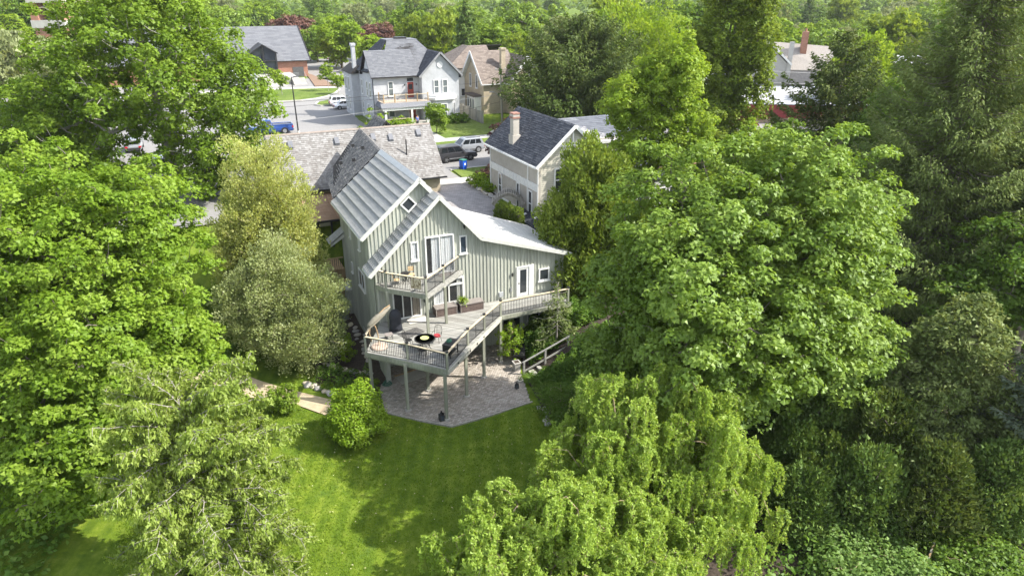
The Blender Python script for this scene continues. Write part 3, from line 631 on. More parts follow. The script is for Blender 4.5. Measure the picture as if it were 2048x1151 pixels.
for (s, d) in ((.42, -7.62), (-1.4, -5.72), (.48, -4.0), (2.45, -5.75), (4.36, -4.05), (6.22, -2.6), (-3.02, -3.62), (10.9, -2.3)):
    z0 = float(hsd(s, d)); D1.part('post', D1.mb().box(s-.085, s+.085, d-.085, d+.085, z0-.1, Z1-.2), postwood)
    if d < -2.5 and s > -2: foot(s, d)
D1.part('beam', D1.mb().beam((.45, -7.55, Z1-.33), (6.2, -2.5, Z1-.33), .1, .24), postwood); D1.part('beam', D1.mb().beam((-3, -3.65, Z1-.33), (.42, -7.5, Z1-.33), .1, .24), postwood)
D1.part('beam', D1.mb().beam((-1.4, -2.2, Z1-.33), (2.9, -5.4, Z1-.33), .1, .24), postwood)
M_ = (-1.17, -5.62)
railing(D1, [(-1.75, -.9), L_, M_, F_, (2.75, -5.45), (4.47, -3.97), K_, (11.5, -2.47)], Z1, [L_, M_, F_, (2.75, -5.45), (4.47, -3.97), K_, (11.5, -2.47)])
D2 = Thing('balcony', 'small upper timber balcony under the gable held on posts above the deck', 'balcony', 1, -2, 3.5)
Z2 = 6.3; A_, C_, B_ = (-1.0, -.95), (1.0, -3.0), (4.35, -.06)
pc = [C_, B_, (-1.4, -.06), A_]
deckC = D2.part('deck_frame', D2.mb().prism([(x, y, Z2-.2) for x, y in pc], (0, 0, .16)), deckwood)
boards(D2, deckC, pc, (C_[0]-A_[0], C_[1]-A_[1]), Z2)
rp = [(4.55, -.06), (1.0, -3.05), (-1.04, -.95), (-1.45, -.06)]
for i, (a, b) in enumerate(zip(rp, rp[1:])): D2.part('rim_board', D2.mb().beam((*a, Z2-.17), (*b, Z2-.17), .06, .3), deckwood if i == 0 else postwood)
mid = ((C_[0]+B_[0])/2-.02, (C_[1]+B_[1])/2-.05)
railing(D2, [(-1.4, -.1), A_, C_, mid, (4.2, -.2)], Z2, [A_, C_, mid])
for s, d in (C_, (2.6, -1.95), (-1.02, -1.05)): D2.part('post', D2.mb().box(s-.08, s+.08, d-.08, d+.08, Z1, Z2-.2), postwood)
# garden stair handrail and its stone steps on the right
ST = Thing('garden_stair', 'stone garden steps with a sloping timber handrail beside the patio', 'stairs', 7.2, -4.6, 0)
for i in range(7):
    s = 7.35+i*.62; ST.part('step', ST.mb().box(s, s+.7, -5.5-.05*i, -4.6, .18*i-.3, .18*i+.14), stone_m)
hrp = [(6.95, -4.75), (8.5, -4.8), (10.3, -4.85)]
for s, z in ((6.95, 0.), (8.55, .55), (10.3, 1.2)): ST.part('post', ST.mb().box(s-.06, s+.06, -4.84, -4.72, z-.3, z+.98), tanwood if 0 else deckwood)
ST.part('handrail', ST.mb().beam((6.85, -4.78, .95), (10.6, -4.78, 2.25), .12, .05), deckwood); ST.part('lower_rail', ST.mb().beam((6.95, -4.78, .25), (10.5, -4.78, 1.5), .05, .12), deckwood)
# ================================================================== shingled street wing behind the timber house
shk = shingle_mat('weathered cedar shingles', [(0, (.175, .167, .158)), (.45, (.225, .217, .208)), (1, (.285, .278, .27))], speck=16, amt=.2, patch=.6, patch_col=(.125, .108, .095))
brown_sh = brick_mat('tan asphalt shingles', (.30, .19, .115), (.36, .235, .15), (.24, .15, .09), bw=.5, bh=.16, axis='xy', msize=.008)
yb = brick_mat('yellow brick', (.42, .35, .24), (.50, .42, .29), (.36, .32, .26))
S2 = Thing('shingled_house', 'old house with a long weathered cedar shingle roof between the timber house and the street', 'house', 2.5, 20, 6)
def gable_block(T, s0, s1, d0, d1, zb, ze, zr, wallm, along='s', over=.35, t=.14):
    if along == 's':
        dm = (d0+d1)/2
        T.box('wall', wallm, s0, s1, d0, d0+.2, zb, ze); T.box('wall', wallm, s0, s1, d1-.2, d1, zb, ze)
        for s in (s0, s1-.2): wall_prism(T, 'gable_wall', [(s, d0+.2, zb), (s, d1-.2, zb), (s, d1-.2, ze), (s, dm, zr-.1), (s, d0+.2, ze)], (.2, 0, 0), wallm)
    else:
        sm_ = (s0+s1)/2
        T.box('wall', wallm, s0, s0+.2, d0+.2, d1-.2, zb, ze); T.box('wall', wallm, s1-.2, s1, d0+.2, d1-.2, zb, ze)
        for d in (d0, d1-.2): wall_prism(T, 'gable_wall', [(s0, d, zb), (s1, d, zb), (s1, d, ze), (sm_, d, zr-.1), (s0, d, ze)], (0, .2, 0), wallm)
gable_block(S2, -4.4, 9.7, 18.9, 25.5, 3, 7.9, 12.0, yb)
rs = slab(S2, 'roof', [(-4.9, 22.0, 12.25), (9.95, 22.0, 12.25), (10.2, 18.55, 7.95), (-5.1, 18.55, 7.95)], .16, dark)
shingles(S2, rs, (-4.9, 22.0, 12.26), (9.95, 22.0, 12.26), (-5.1, 18.53, 7.95), (10.2, 18.53, 7.95), .21, .19, shk)
rs2 = slab(S2, 'roof', [(-4.9, 22.0, 12.25), (9.95, 22.0, 12.25), (10.2, 25.9, 7.8), (-5.1, 25.9, 7.8)], .16, dark)
S2.part('ridge_cap', S2.mb().prism([(-4.9, 21.88, 12.2), (-4.9, 22.0, 12.32), (-4.9, 22.14, 12.2)], (14.85, 0, 0)), M('grey brown ridge', (.20, .165, .14), (.27, .23, .2), scale=3), rs)
S2.box('gutter', black, -5.15, 10.25, 18.38, 18.5, 7.83, 7.96, parent=rs)
S2.part('verge_board', S2.mb().beam((-5.0, 21.98, 12.2), (-5.14, 18.5, 7.86), .06, .22), black, rs)
for i, (s, d) in enumerate(((-3.0, 21.35), (2.2+2.1, 21.4), (5.9, 21.3), (-.2+1.2, 21.35), (8.6, 21.45))):
    z = 12.25-(22-d)*1.246; v = S2.part('roof_vent', S2.mb().prism([(s-.2, d-.3, z-.36), (s+.2, d-.3, z-.36), (s+.2, d+.12, z+.1), (s-.2, d+.12, z+.1)], (0, -.06, .24)), M('vent grey', (.12, .125, .14), (.16, .165, .18), rough=.5), rs)
S2.part('vent_pipe', S2.mb().tube([(7.0, 20.1, 9.8), (7.0, 20.1, 11.3)], .06), black, rs)
# street-side cross gable with dark shingles
rg = slab(S2, 'cross_gable_roof', [(6.2, 23.5, 12.5), (6.2, 27.6, 12.5), (4.1, 27.6, 10.2), (4.1, 23.5, 10.2)], .14, dark); shingles(S2, rg, (6.2, 23.5, 12.52), (6.2, 27.6, 12.52), (4.1, 23.5, 10.2), (4.1, 27.6, 10.2), .25, .2, dshing)
rg2 = slab(S2, 'cross_gable_roof', [(6.2, 23.5, 12.5), (6.2, 27.6, 12.5), (8.3, 27.6, 10.2), (8.3, 23.5, 10.2)], .14, dark); shingles(S2, rg2, (6.2, 23.5, 12.52), (6.2, 27.6, 12.52), (8.3, 23.5, 10.2), (8.3, 27.6, 10.2), .25, .2, dshing)
# brown lean-to with a porch below it, left of the timber house
lt = slab(S2, 'porch_roof', [(-4.6, 18.8, 7.55), (-1.0, 18.8, 7.55), (-.9, 13.4, 6.75), (-4.7, 13.4, 6.75)], .14, brown_sh)
lt2 = slab(S2, 'porch_roof', [(-1.0, 18.8, 7.56), (2.0, 18.8, 7.56), (2.0, 10.45, 6.72), (-.95, 10.45, 6.72)], .12, brown_sh)
S2.box('gutter', black, -4.75, -.85, 13.28, 13.39, 6.62, 6.78, parent=lt)
S2.box('porch_wall', M('cream stucco', (.44, .42, .36), (.52, .5, .44)), -4.5, -1.3, 14.8, 15.0, 3.2, 6.9)
S2.part('porch_door', wbox(S2.mb(), 'd-', 14.8, -4.2, -2.3, 3.9, 6.3, .004, .06), black); S2.part('pane', wbox(S2.mb(), 'd-', 14.8, -4.0, -2.5, 4.1, 6.1, .07, .09), glass)
for s in (-4.5, -3.0, -1.55): S2.box('porch_post', black, s-.07, s+.07, 13.45, 13.59, 3.6, 6.7)
S2.box('porch_floor', tanwood, -5.5, -1.42, 10.45, 14.79, 3.45, 3.6); 
for i in range(22): s = -5.4+i*.185; S2.box('skirt_board', tanwood, s, s+.17, 10.5, 10.54, 1.2, 3.44)
pr_ = S2.part('porch_rail', S2.mb().box(-5.5, -1.45, 10.46, 10.58, 4.5, 4.56), tanwood)
for i in range(26): s = -5.4+i*.155; S2.box('baluster', black, s-.015, s+.015, 10.5, 10.53, 3.6, 4.5, parent=pr_)
S2.box('window', white, 9.705, 9.76, 20.2, 21.2, 6.2, 7.5)

# ================================================================== beige neighbour with the dark shingle roof and tall chimney
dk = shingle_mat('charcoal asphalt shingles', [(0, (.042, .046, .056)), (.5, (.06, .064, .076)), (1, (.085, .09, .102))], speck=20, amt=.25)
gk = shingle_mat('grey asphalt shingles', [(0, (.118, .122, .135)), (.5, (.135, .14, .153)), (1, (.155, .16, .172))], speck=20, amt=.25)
beige = M('beige stucco', (.36, .335, .29), (.42, .39, .345), rough=.9, scale=1.3, fine=(18, .06))
cream_sd = brick_mat('cream lap siding', (.52, .50, .42), (.57, .545, .46), (.36, .34, .28), bw=9, bh=.16, msize=.014)
NB = Thing('beige_house', 'beige two storey house with charcoal shingle roof and tall pale chimney', 'house', 17, 12, 6.3)
NB.box('wall', beige, 14.0, 14.2, 7.2, 16.9, 5.2, 11.1); NB.box('wall', beige, 19.8, 20.0, 7.4, 16.8, 5.2, 11.1); NB.box('wall', beige, 14.2, 19.8, 16.7, 16.9, 5.2, 11.0)
wall_prism(NB, 'gable_wall', [(14.2, 7.2, 5.2), (20, 7.2, 5.2), (20, 7.2, 11.05), (17, 7.2, 13.75), (14.2, 7.2, 11.15)], (0, .2, 0), cream_sd)
wall_prism(NB, 'gable_wall', [(14.2, 16.7, 11), (19.8, 16.7, 11), (17, 16.7, 13.6)], (0, .2, 0), cream_sd)
r1 = slab(NB, 'roof', [(17, 6.75, 14.0), (17, 17.35, 14.0), (13.6, 17.35, 10.95), (13.6, 6.75, 10.95)], .16, trim); shingles(NB, r1, (17, 6.75, 14.02), (17, 17.35, 14.02), (13.6, 6.75, 10.96), (13.6, 17.35, 10.96), .34, .21, dk, name='shingle')
r2 = slab(NB, 'roof', [(17, 6.75, 14.0), (17, 17.35, 14.0), (20.4, 17.35, 10.95), (20.4, 6.75, 10.95)], .16, trim); shingles(NB, r2, (17, 6.75, 14.02), (17, 17.35, 14.02), (20.4, 6.75, 10.96), (20.4, 17.35, 10.96), .34, .21, dk)
fascia(NB, (17, 6.72, 13.9), (13.55, 6.72, 10.82), m=white, parent=r1); fascia(NB, (17, 6.72, 13.9), (20.45, 6.72, 10.82), m=white, parent=r2)
NB.box('gutter', white, 13.48, 13.6, 6.75, 17.35, 10.78, 10.93, parent=r1)
NB.part('gable_return', NB.mb().prism([(15.6, 7.0, 12.3), (18.4, 7.0, 12.3), (18.4, 7.0, 12.42), (15.6, 7.0, 12.42)], (0, .2, 0)), white)
NB.part('gable_post', NB.mb().box(16.95, 17.05, 7.05, 7.2, 12.42, 13.6), white)
ch = NB.part('chimney', NB.mb().box(14.35, 14.9, 12.7, 13.35, 11.2, 13.75).prism([(14.25, 12.6, 11.0), (15.0, 12.6, 11.0), (15.0, 13.45, 11.0), (14.25, 13.45, 11.0)], (0, 0, 1.35)), beige)
capm = M('red brick cap', (.24, .13, .10), (.30, .165, .125))
NB.box('chimney_cap', capm, 14.29, 14.96, 12.64, 13.41, 13.75, 13.9, parent=ch); NB.box('chimney_top', beige, 14.33, 14.92, 12.68, 13.37, 13.9, 14.1, parent=ch); NB.box('chimney_cap', capm, 14.3, 14.95, 12.65, 13.4, 14.1, 14.22, parent=ch)
band = NB.box('panel_band', white, 13.93, 14.0, 7.2, 16.95, 8.75, 9.35)
for i in range(18): d = 7.5+i*.53; NB.box('stile', white, 13.895, 13.93, d-.03, d+.03, 8.75, 9.35, parent=band)
for d in (7.25, 9.1, 16.88): NB.box('corner_board', white, 13.94, 14.0, d-.07, d+.07, 6.0, 10.9)
for d0, d1, z0, z1 in ((14.3, 15.0, 6.5, 8.7), (10.6, 11.2, 6.4, 8.72), (8.2, 8.9, 6.4, 8.6)):
    window(NB, 's-', 14.0, d0, d1, z0, z1, fw=.09, hb=1)
NB.box('base_board', white, 13.95, 14.0, 7.2, 16.9, 6.25, 6.55)
window(NB, 'd-', 7.2, 15.4, 16.9, 8.6, 10.6, fw=.12, hb=1, gm=glass)
# wing to the right and its annex with the roof deck
NB.box('wing_wall', beige, 20.0, 33, 19.2, 27, 5.5, 9.9)
w1 = slab(NB, 'wing_roof', [(19.0, 24, 11.3), (33.5, 24, 11.3), (33.5, 18.8, 9.6), (19.0, 18.8, 9.6)], .16, trim); shingles(NB, w1, (19, 24, 11.32), (33.5, 24, 11.32), (19, 18.8, 9.61), (33.5, 18.8, 9.61), .6, .4, shingle_mat('pale grey shingles', [(0, (.33, .32, .32)), (1, (.44, .43, .42))]))
w2 = slab(NB, 'wing_roof', [(19.0, 24, 11.3), (33.5, 24, 11.3), (33.5, 29, 9.5), (19.0, 29, 9.5)], .16, trim)
NB.part('wing_gable_roof', NB.mb().prism([(24, 22.5, 11.25), (22.2, 17.5, 9.3), (26.0, 17.5, 9.3)], (0, 0, -.15)), M('charcoal felt', (.06, .065, .08), (.09, .095, .11)), w1)
NB.part('vent_pipe', NB.mb().tube([(22.2, 21.8, 10.5), (22.2, 21.8, 11.7)], .08), black, w1)
AX = Thing('flat_roof_annex', 'low beige annex with a railed roof deck and a row of white framed windows', 'annex', 26, 10, 6)
AX.box('wall', beige, 22.0, 32, 8.0, 16, 4.5, 8.2); AX.box('roof', black, 21.8, 32.2, 7.75, 16.2, 8.2, 8.42); AX.box('fascia', trim, 21.85, 32.1, 7.8, 8.0, 7.85, 8.198)
for s in (22.3, 24.2, 25.9, 27.6): window(AX, 'd-', 8.0, s, s+1.45, 6.0, 7.6, fw=.12)
ar = AX.box('deck_rail', tanwood, 22, 32, 7.9, 8.0, 9.35, 9.42)
for i in range(60): s = 22.1+i*.165; AX.box('baluster', black, s-.012, s+.012, 7.93, 7.96, 8.42, 9.35, parent=ar)
for s in (22, 25.2, 28.4, 31.8): AX.box('rail_post', tanwood, s-.07, s+.07, 7.88, 8.02, 8.42, 9.5)
SH = Thing('garden_shed', 'low lean-to with a dark shingle roof against the beige house wall', 'shed', 13.4, 8, 5)
so = slab(SH, 'roof', [(12.75, 9.0, 6.42), (13.94, 10.4, 6.78), (13.94, 5.5, 6.62), (12.95, 5.2, 6.3)], .12, dark); shingles(SH, so, (13.93, 10.4, 6.80), (13.93, 5.5, 6.64), (12.75, 9.0, 6.44), (12.95, 5.2, 6.32), .3, .2, dk)
SH.part('wall', SH.mb().prism([(13.05, 5.4, 2.0), (13.9, 5.6, 2.0), (13.9, 10.1, 2.0), (12.9, 8.9, 2.0)], (0, 0, 4.2)), greywood)
for s, d in ((13.25, 8.2), (13.5, 6.7)): SH.part('skylight', SH.mb().prism([(s, d, 6.5+.3*(s-12.8)), (s+.25, d+.05, 6.58+.3*(s-12.8)), (s+.25, d+.32, 6.59+.3*(s-12.8)), (s, d+.27, 6.51+.3*(s-12.8))], (0, 0, .06)), white, so)
PG = Thing('garden_pergola', 'arched grey timber pergola beside the beige house', 'pergola', 12.8, 10.4, 6.3, rz=math.atan2(-.97, 2.05))
for x in (-1.1, 1.1):
    for y in (-.55, .55): PG.part('post', MB().box(x-.07, x+.07, y-.07, y+.07, -.4, 1.05), greywood)
for y in (-.62, .62):
    pts = [(-1.35+2.7*i/10, y, .95+.85*math.sin(math.pi*i/10)) for i in range(11)]
    for a_, b_ in zip(pts, pts[1:]): PG.part('arch_beam', MB().beam(a_, b_, .06, .24), greywood)
for i in range(19):
    t_ = i/18; x = -1.35+2.7*t_; z = 1.08+.85*math.sin(math.pi*t_); PG.part('slat', MB().box(x-.035, x+.035, -.95, .95, z, z+.09), greywood)

# ================================================================== pale grey brick house across the street
gb = brick_mat('painted grey brick', (.42, .43, .445), (.46, .47, .48), (.38, .39, .405), bump=.2)
gb2 = gb
redp = M('dark red door paint', (.22, .035, .025), (.27, .045, .03), rough=.45, scale=3)
GH = Thing('grey_house', 'pale grey painted house with charcoal roof, red doors and a balcony porch', 'house', 19, 60, G)
GH.box('wall', gb, 13.3, 13.5, 56, 70, 5.8, 13.0); GH.box('wall', gb, 13.5, 20.0, 56, 56.2, 5.8, 13.0); GH.box('wall', gb, 25.1, 25.3, 54.7, 69, 5.8, 13.0); GH.box('wall', gb, 13.5, 25.1, 69, 69.2, 5.8, 13.0)
GH.box('wall', gb, 19.8, 20.0, 54.7, 55.98, 5.8, 13.0)
wall_prism(GH, 'gable_wall', [(19.8, 54.5, 5.8), (25.3, 54.5, 5.8), (25.3, 54.5, 13.0), (22.55, 54.5, 15.7), (19.8, 54.5, 13.0)], (0, .2, 0), gb)
wall_prism(GH, 'gable_wall', [(13.3, 56.2, 13.0), (13.3, 61.4, 13.0), (13.3, 58.8, 15.9)], (.2, 0, 0), gb)
GH.box('rear_bay', gb, 12.2, 13.3, 64.5, 69.8, 5.8, 12.6); rb = GH.part('rear_bay_roof', GH.mb().prism([(11.9, 64.2, 12.6), (13.4, 64.2, 13.7), (13.4, 64.2, 12.6)], (0, 6, 0)), dark)
def roof4(T, pts, m, w=.45, ex=.26, base=dark):
    """pts: ridge A, ridge B, eave A, eave B"""
    a, b, c, d = pts; o = T.part('roof', T.mb().prism([a, b, d, c], (0, 0, -.14)), base); up = lambda p: (p[0], p[1], p[2]+.012)
    shingles(T, o, up(a), up(b), up(c), up(d), w, ex, m); return o
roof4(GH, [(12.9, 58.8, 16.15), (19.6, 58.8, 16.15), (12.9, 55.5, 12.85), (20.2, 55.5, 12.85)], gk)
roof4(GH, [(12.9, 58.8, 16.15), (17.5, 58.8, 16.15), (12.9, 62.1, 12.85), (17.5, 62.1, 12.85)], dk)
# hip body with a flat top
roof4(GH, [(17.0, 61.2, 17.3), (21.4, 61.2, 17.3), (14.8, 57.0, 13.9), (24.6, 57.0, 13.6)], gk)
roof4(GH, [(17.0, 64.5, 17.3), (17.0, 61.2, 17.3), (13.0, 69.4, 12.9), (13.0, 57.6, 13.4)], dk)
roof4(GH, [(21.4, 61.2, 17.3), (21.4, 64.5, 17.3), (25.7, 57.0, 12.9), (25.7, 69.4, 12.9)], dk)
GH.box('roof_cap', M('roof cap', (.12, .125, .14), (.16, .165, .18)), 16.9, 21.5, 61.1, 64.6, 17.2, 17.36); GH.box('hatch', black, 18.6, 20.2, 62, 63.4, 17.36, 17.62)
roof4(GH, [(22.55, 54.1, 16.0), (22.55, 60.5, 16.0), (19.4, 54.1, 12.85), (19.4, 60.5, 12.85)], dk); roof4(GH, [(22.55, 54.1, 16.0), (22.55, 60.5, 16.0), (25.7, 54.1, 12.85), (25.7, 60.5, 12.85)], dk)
for q in ((19.35, 12.75), (25.75, 12.75)): fascia(GH, (22.55, 54.06, 15.95), (q[0], 54.06, q[1]), m=M('grey fascia', (.2, .205, .215), (.25, .255, .26)))
GH.part('gable_disc', GH.lmb().disc((22.55-19, 54.46-60, 14.3-G), .42, (0, 1, 0), .08, 16), white)
gch = GH.box('chimney', gb, 12.75, 13.25, 65.2, 65.9, 5.8, 16.4); GH.box('chimney_cap', gb, 12.65, 13.35, 65.1, 66.0, 16.4, 16.75, parent=gch)
for d in (57.4, 59.2): window(GH, 's-', 13.3, d, d+.8, 9.9, 12.0, fw=.1, hb=1, gm=glass_far); window(GH, 's-', 13.3, d, d+.8, 6.9, 8.9, fw=.1, hb=1, gm=glass_far)
for d in (62.2,): window(GH, 's-', 13.3, d, d+.8, 9.9, 12.0, fw=.1, hb=1, gm=glass_far); window(GH, 's-', 13.3, d, d+.8, 6.9, 8.9, fw=.1, hb=1, gm=glass_far)
for d in (66, 68): window(GH, 's-', 12.2, d, d+.8, 7.2, 9.2, fw=.1, hb=1, gm=glass_far); window(GH, 's-', 12.2, d, d+.8, 10, 12, fw=.1)
window(GH, 'd-', 56, 15.3, 16.1, 10.2, 12.2, fw=.1, hb=1, gm=glass_far); window(GH, 'd-', 56, 15.2, 16.1, 7.3, 9.2, fw=.1, hb=1, gm=glass_far)
for s in (21.5, 22.8): window(GH, 'd-', 54.5, s, s+.8, 10.4, 12.3, fw=.1, hb=1, gm=glass_far)
door(GH, 'd-', 56, 18.1, 19.0, 9.9, 12.0, gb2, redp, glazed=(18.25, 18.85, 11.0, 11.7), label='red balcony door'); GH.part('transom', wbox(GH.mb(), 'd-', 56, 18.1, 19.0, 12.11, 12.55, .03, .07), glass)
door(GH, 'd-', 56, 18.2, 19.15, 6.95, 9.0, white, redp, label='red front door')
for s in (17.7, 19.4): lantern(GH, s, 56, 11.5)
# bay window
bay = [(20.5, 54.49, 0), (21.3, 53.2, 0), (23.8, 53.2, 0), (24.6, 54.49, 0)]
GH.part('bay_wall', GH.mb().prism([(p[0], p[1], 5.8) for p in bay], (0, 0, 3.9)), gb)
GH.part('bay_cornice', GH.mb().prism([(20.2, 54.48, 9.7), (21.15, 52.9, 9.7), (23.95, 52.9, 9.7), (24.9, 54.48, 9.7)], (0, 0, .3)), white)
GH.part('bay_roof', GH.mb().prism([(20.6, 54.47, 10.0), (21.4, 53.3, 10.0), (23.7, 53.3, 10.0), (24.5, 54.47, 10.0)], (0, 0, .28)), white)
window(GH, 'd-', 53.2, 22.0, 23.0, 6.9, 9.2, fw=.12, hb=1, gm=glass_far)
def slant_win(p, q, z0, z1):
    t = (Vector(q)-Vector(p)).normalized(); n = Vector((t.y, -t.x, 0)); a = Vector(p).lerp(Vector(q), .25)+n*.02; b = Vector(p).lerp(Vector(q), .75)+n*.02
    if n.y > 0: n = -n
    f = GH.part('window', GH.mb().prism([(a.x, a.y, z0), (b.x, b.y, z0), (b.x, b.y, z1), (a.x, a.y, z1)], tuple(n*.06)), white); d_ = (b-a)*.12
    GH.part('pane', GH.mb().prism([(a.x+d_.x, a.y+d_.y, z0+.1), (b.x-d_.x, b.y-d_.y, z0+.1), (b.x-d_.x, b.y-d_.y, z1-.1), (a.x+d_.x, a.y+d_.y, z1-.1)], tuple(n*.075)), glass, f)
slant_win((20.5, 54.49, 0), (21.3, 53.2, 0), 6.9, 9.2); slant_win((23.8, 53.2, 0), (24.6, 54.49, 0), 6.9, 9.2)
# porch and balcony over it
GH.box('porch_floor', conc_pale, 13.6, 20.3, 53.0, 55.99, 6.0, 6.9)
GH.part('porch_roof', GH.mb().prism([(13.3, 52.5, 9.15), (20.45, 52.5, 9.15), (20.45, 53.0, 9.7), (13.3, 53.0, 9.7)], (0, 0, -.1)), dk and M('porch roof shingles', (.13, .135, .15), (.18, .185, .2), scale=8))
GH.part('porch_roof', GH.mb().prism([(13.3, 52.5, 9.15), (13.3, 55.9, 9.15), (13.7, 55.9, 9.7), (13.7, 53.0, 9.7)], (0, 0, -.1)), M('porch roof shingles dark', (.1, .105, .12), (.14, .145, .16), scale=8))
GH.box('balcony_floor', M('tan balcony boards', (.42, .35, .27), (.5, .42, .33)), 13.72, 20.3, 53.02, 55.98, 9.5, 9.72); GH.box('porch_beam', white, 13.5, 20.3, 52.62, 52.85, 8.75, 9.04)
for s in (13.9, 17.6, 19.9): GH.box('porch_column', white, s-.13, s+.13, 52.65, 52.9, 7.3, 8.75); GH.box('column_base', white, s-.22, s+.22, 52.55, 53.0, 5.8, 7.3)
br = GH.box('balcony_rail', newwood, 13.8, 20.2, 53.08, 53.2, 10.66, 10.72)
for i in range(50): s = 13.9+i*.127; GH.box('baluster', black, s-.01, s+.01, 53.13, 53.15, 9.75, 10.66, parent=br)
for i in range(18): d = 53.2+i*.155; GH.box('baluster', black, 13.86, 13.88, d-.01, d+.01, 9.75, 10.66, parent=br)
for s in (13.85, 15.4, 17.0, 18.6, 20.15): GH.box('rail_post', tanwood, s-.06, s+.06, 53.06, 53.2, 9.72, 10.85)
GH.box('rail_post', tanwood, 13.8, 13.92, 55.7, 55.85, 9.72, 10.85); GH.box('porch_rail', newwood, 14.1, 17.4, 52.72, 52.8, 7.55, 7.62)
GH.part('downpipe', GH.mb().tube([(13.22, 56.1, 6), (13.22, 56.1, 12.7)], .05), black)

# ================================================================== cream and yellow brick house
cb = brick_mat('buff brick', (.40, .335, .23), (.47, .395, .275), (.36, .31, .24)); cw = M('white render', (.70, .69, .66), (.76, .75, .72), scale=1)
brn = shingle_mat('brown shingles', [(0, (.145, .12, .105)), (1, (.215, .18, .155))]); tan_sh = shingle_mat('tan shingles', [(0, (.30, .24, .185)), (1, (.38, .305, .235))])
CH = Thing('cream_house', 'buff brick and white rendered house with brown and tan gabled roofs', 'house', 34, 62, G)
CH.box('rear_wall', cw, 28.0, 32, 66, 66.2, 5.8, 12.6); CH.box('rear_wall', cw, 28.0, 28.2, 66.2, 75, 5.8, 12.6)
roof4(CH, [(32.8, 69.5, 15.6), (36, 69.5, 15.6), (27.5, 65.5, 12.5), (36, 65.5, 12.5)], brn); roof4(CH, [(32.8, 72, 15.6), (32.8, 69.5, 15.6), (27.5, 75.5, 12.5), (27.5, 65.5, 12.5)], brn); roof4(CH, [(32.8, 70, 15.6), (39, 70, 15.6), (32.8, 76, 12.5), (39, 76, 12.5)], brn)
CH.box('wall', cb, 30.6, 34.4, 58, 58.2, 5.8, 11.2)
wall_prism(CH, 'gable_wall', [(30.6, 58.2, 5.8), (30.6, 65.8, 5.8), (30.6, 65.8, 11.2), (30.6, 62, 15.0), (30.6, 58.2, 11.2)], (.2, 0, 0), cb)
roof4(CH, [(30.1, 62, 15.35), (36.5, 62, 15.35), (30.1, 57.5, 10.9), (36.5, 57.5, 10.9)], brn, base=white); roof4(CH, [(30.1, 62, 15.35), (36.5, 62, 15.35), (30.1, 66.5, 10.9), (36.5, 66.5, 10.9)], tan_sh, base=white)
wall_prism(CH, 'gable_wall', [(34.4, 56.4, 5.8), (39.6, 56.4, 5.8), (39.6, 56.4, 11.2), (37, 56.4, 14.5), (34.4, 56.4, 11.2)], (0, .2, 0), cb); CH.box('wall', cb, 34.4, 34.6, 56.6, 58, 5.8, 11.2); CH.box('wall', cb, 39.4, 39.6, 56.6, 66, 5.8, 11.2)
roof4(CH, [(37, 55.9, 14.85), (37, 63, 14.85), (34.0, 55.9, 10.9), (34.0, 63, 10.9)], brn, base=white); roof4(CH, [(37, 55.9, 14.85), (37, 63, 14.85), (40.0, 55.9, 10.9), (40.0, 63, 10.9)], tan_sh, base=white)
for q in ((33.95, 10.78), (40.05, 10.78)): fascia(CH, (37, 55.86, 14.78), (q[0], 55.86, q[1]), h=.45, m=white)
for q in ((57.45, 10.8), (66.55, 10.8)): fascia(CH, (30.06, 62, 15.25), (30.06, q[0], q[1]), h=.4, m=white)
cc = CH.box('chimney', cb, 34.1, 34.8, 59.2, 59.9, 10, 15.6); CH.box('chimney_cap', cb, 34.0, 34.9, 59.1, 60.0, 15.6, 15.85, parent=cc)
window(CH, 's-', 30.6, 60.2, 61.0, 10.0, 12.0, fw=.1); window(CH, 's-', 30.6, 62.8, 63.6, 10.0, 12.0, fw=.1)
CH.box('bay', white, 29.6, 30.6, 59, 62.4, 5.8, 8.9); CH.box('bay_roof', M('bay roof', (.12, .1, .09)), 29.3, 30.6, 58.8, 62.6, 8.9, 9.2)
for d in (59.3, 60.3, 61.3): window(CH, 's-', 29.6, d, d+.8, 6.6, 8.6, fw=.1, gm=glass_far)
for s in (28.8, 30.0): window(CH, 'd-', 66, s, s+.7, 8.2, 9.4, fw=.08)
window(CH, 'd-', 66, 29.5, 30.2, 11, 11.9, fw=.08)
for s in (36.5,): window(CH, 'd-', 56.4, s, s+1, 9.8, 12.2, fw=.14, hb=1); window(CH, 'd-', 56.4, s-.9, s+1.9, 6.6, 8.9, fw=.14, vb=1)
GA = Thing('brick_garage', 'small brick garage with a wooden door behind the grey house', 'garage', 30, 84, G)
gable_block(GA, 27.5, 31.5, 80, 86, 5.8, 9.0, 10.6, cw, along='d'); roof4(GA, [(29.5, 79.6, 10.9), (29.5, 86.4, 10.9), (27.1, 79.6, 8.9), (27.1, 86.4, 8.9)], tan_sh); roof4(GA, [(29.5, 79.6, 10.9), (29.5, 86.4, 10.9), (31.9, 79.6, 8.9), (31.9, 86.4, 8.9)], tan_sh)
GA.part('door', wbox(GA.mb(), 'd-', 80, 28.2, 30.6, 6.4, 8.4, .01, .08), M('orange stained wood', (.36, .18, .07), (.44, .23, .1)))

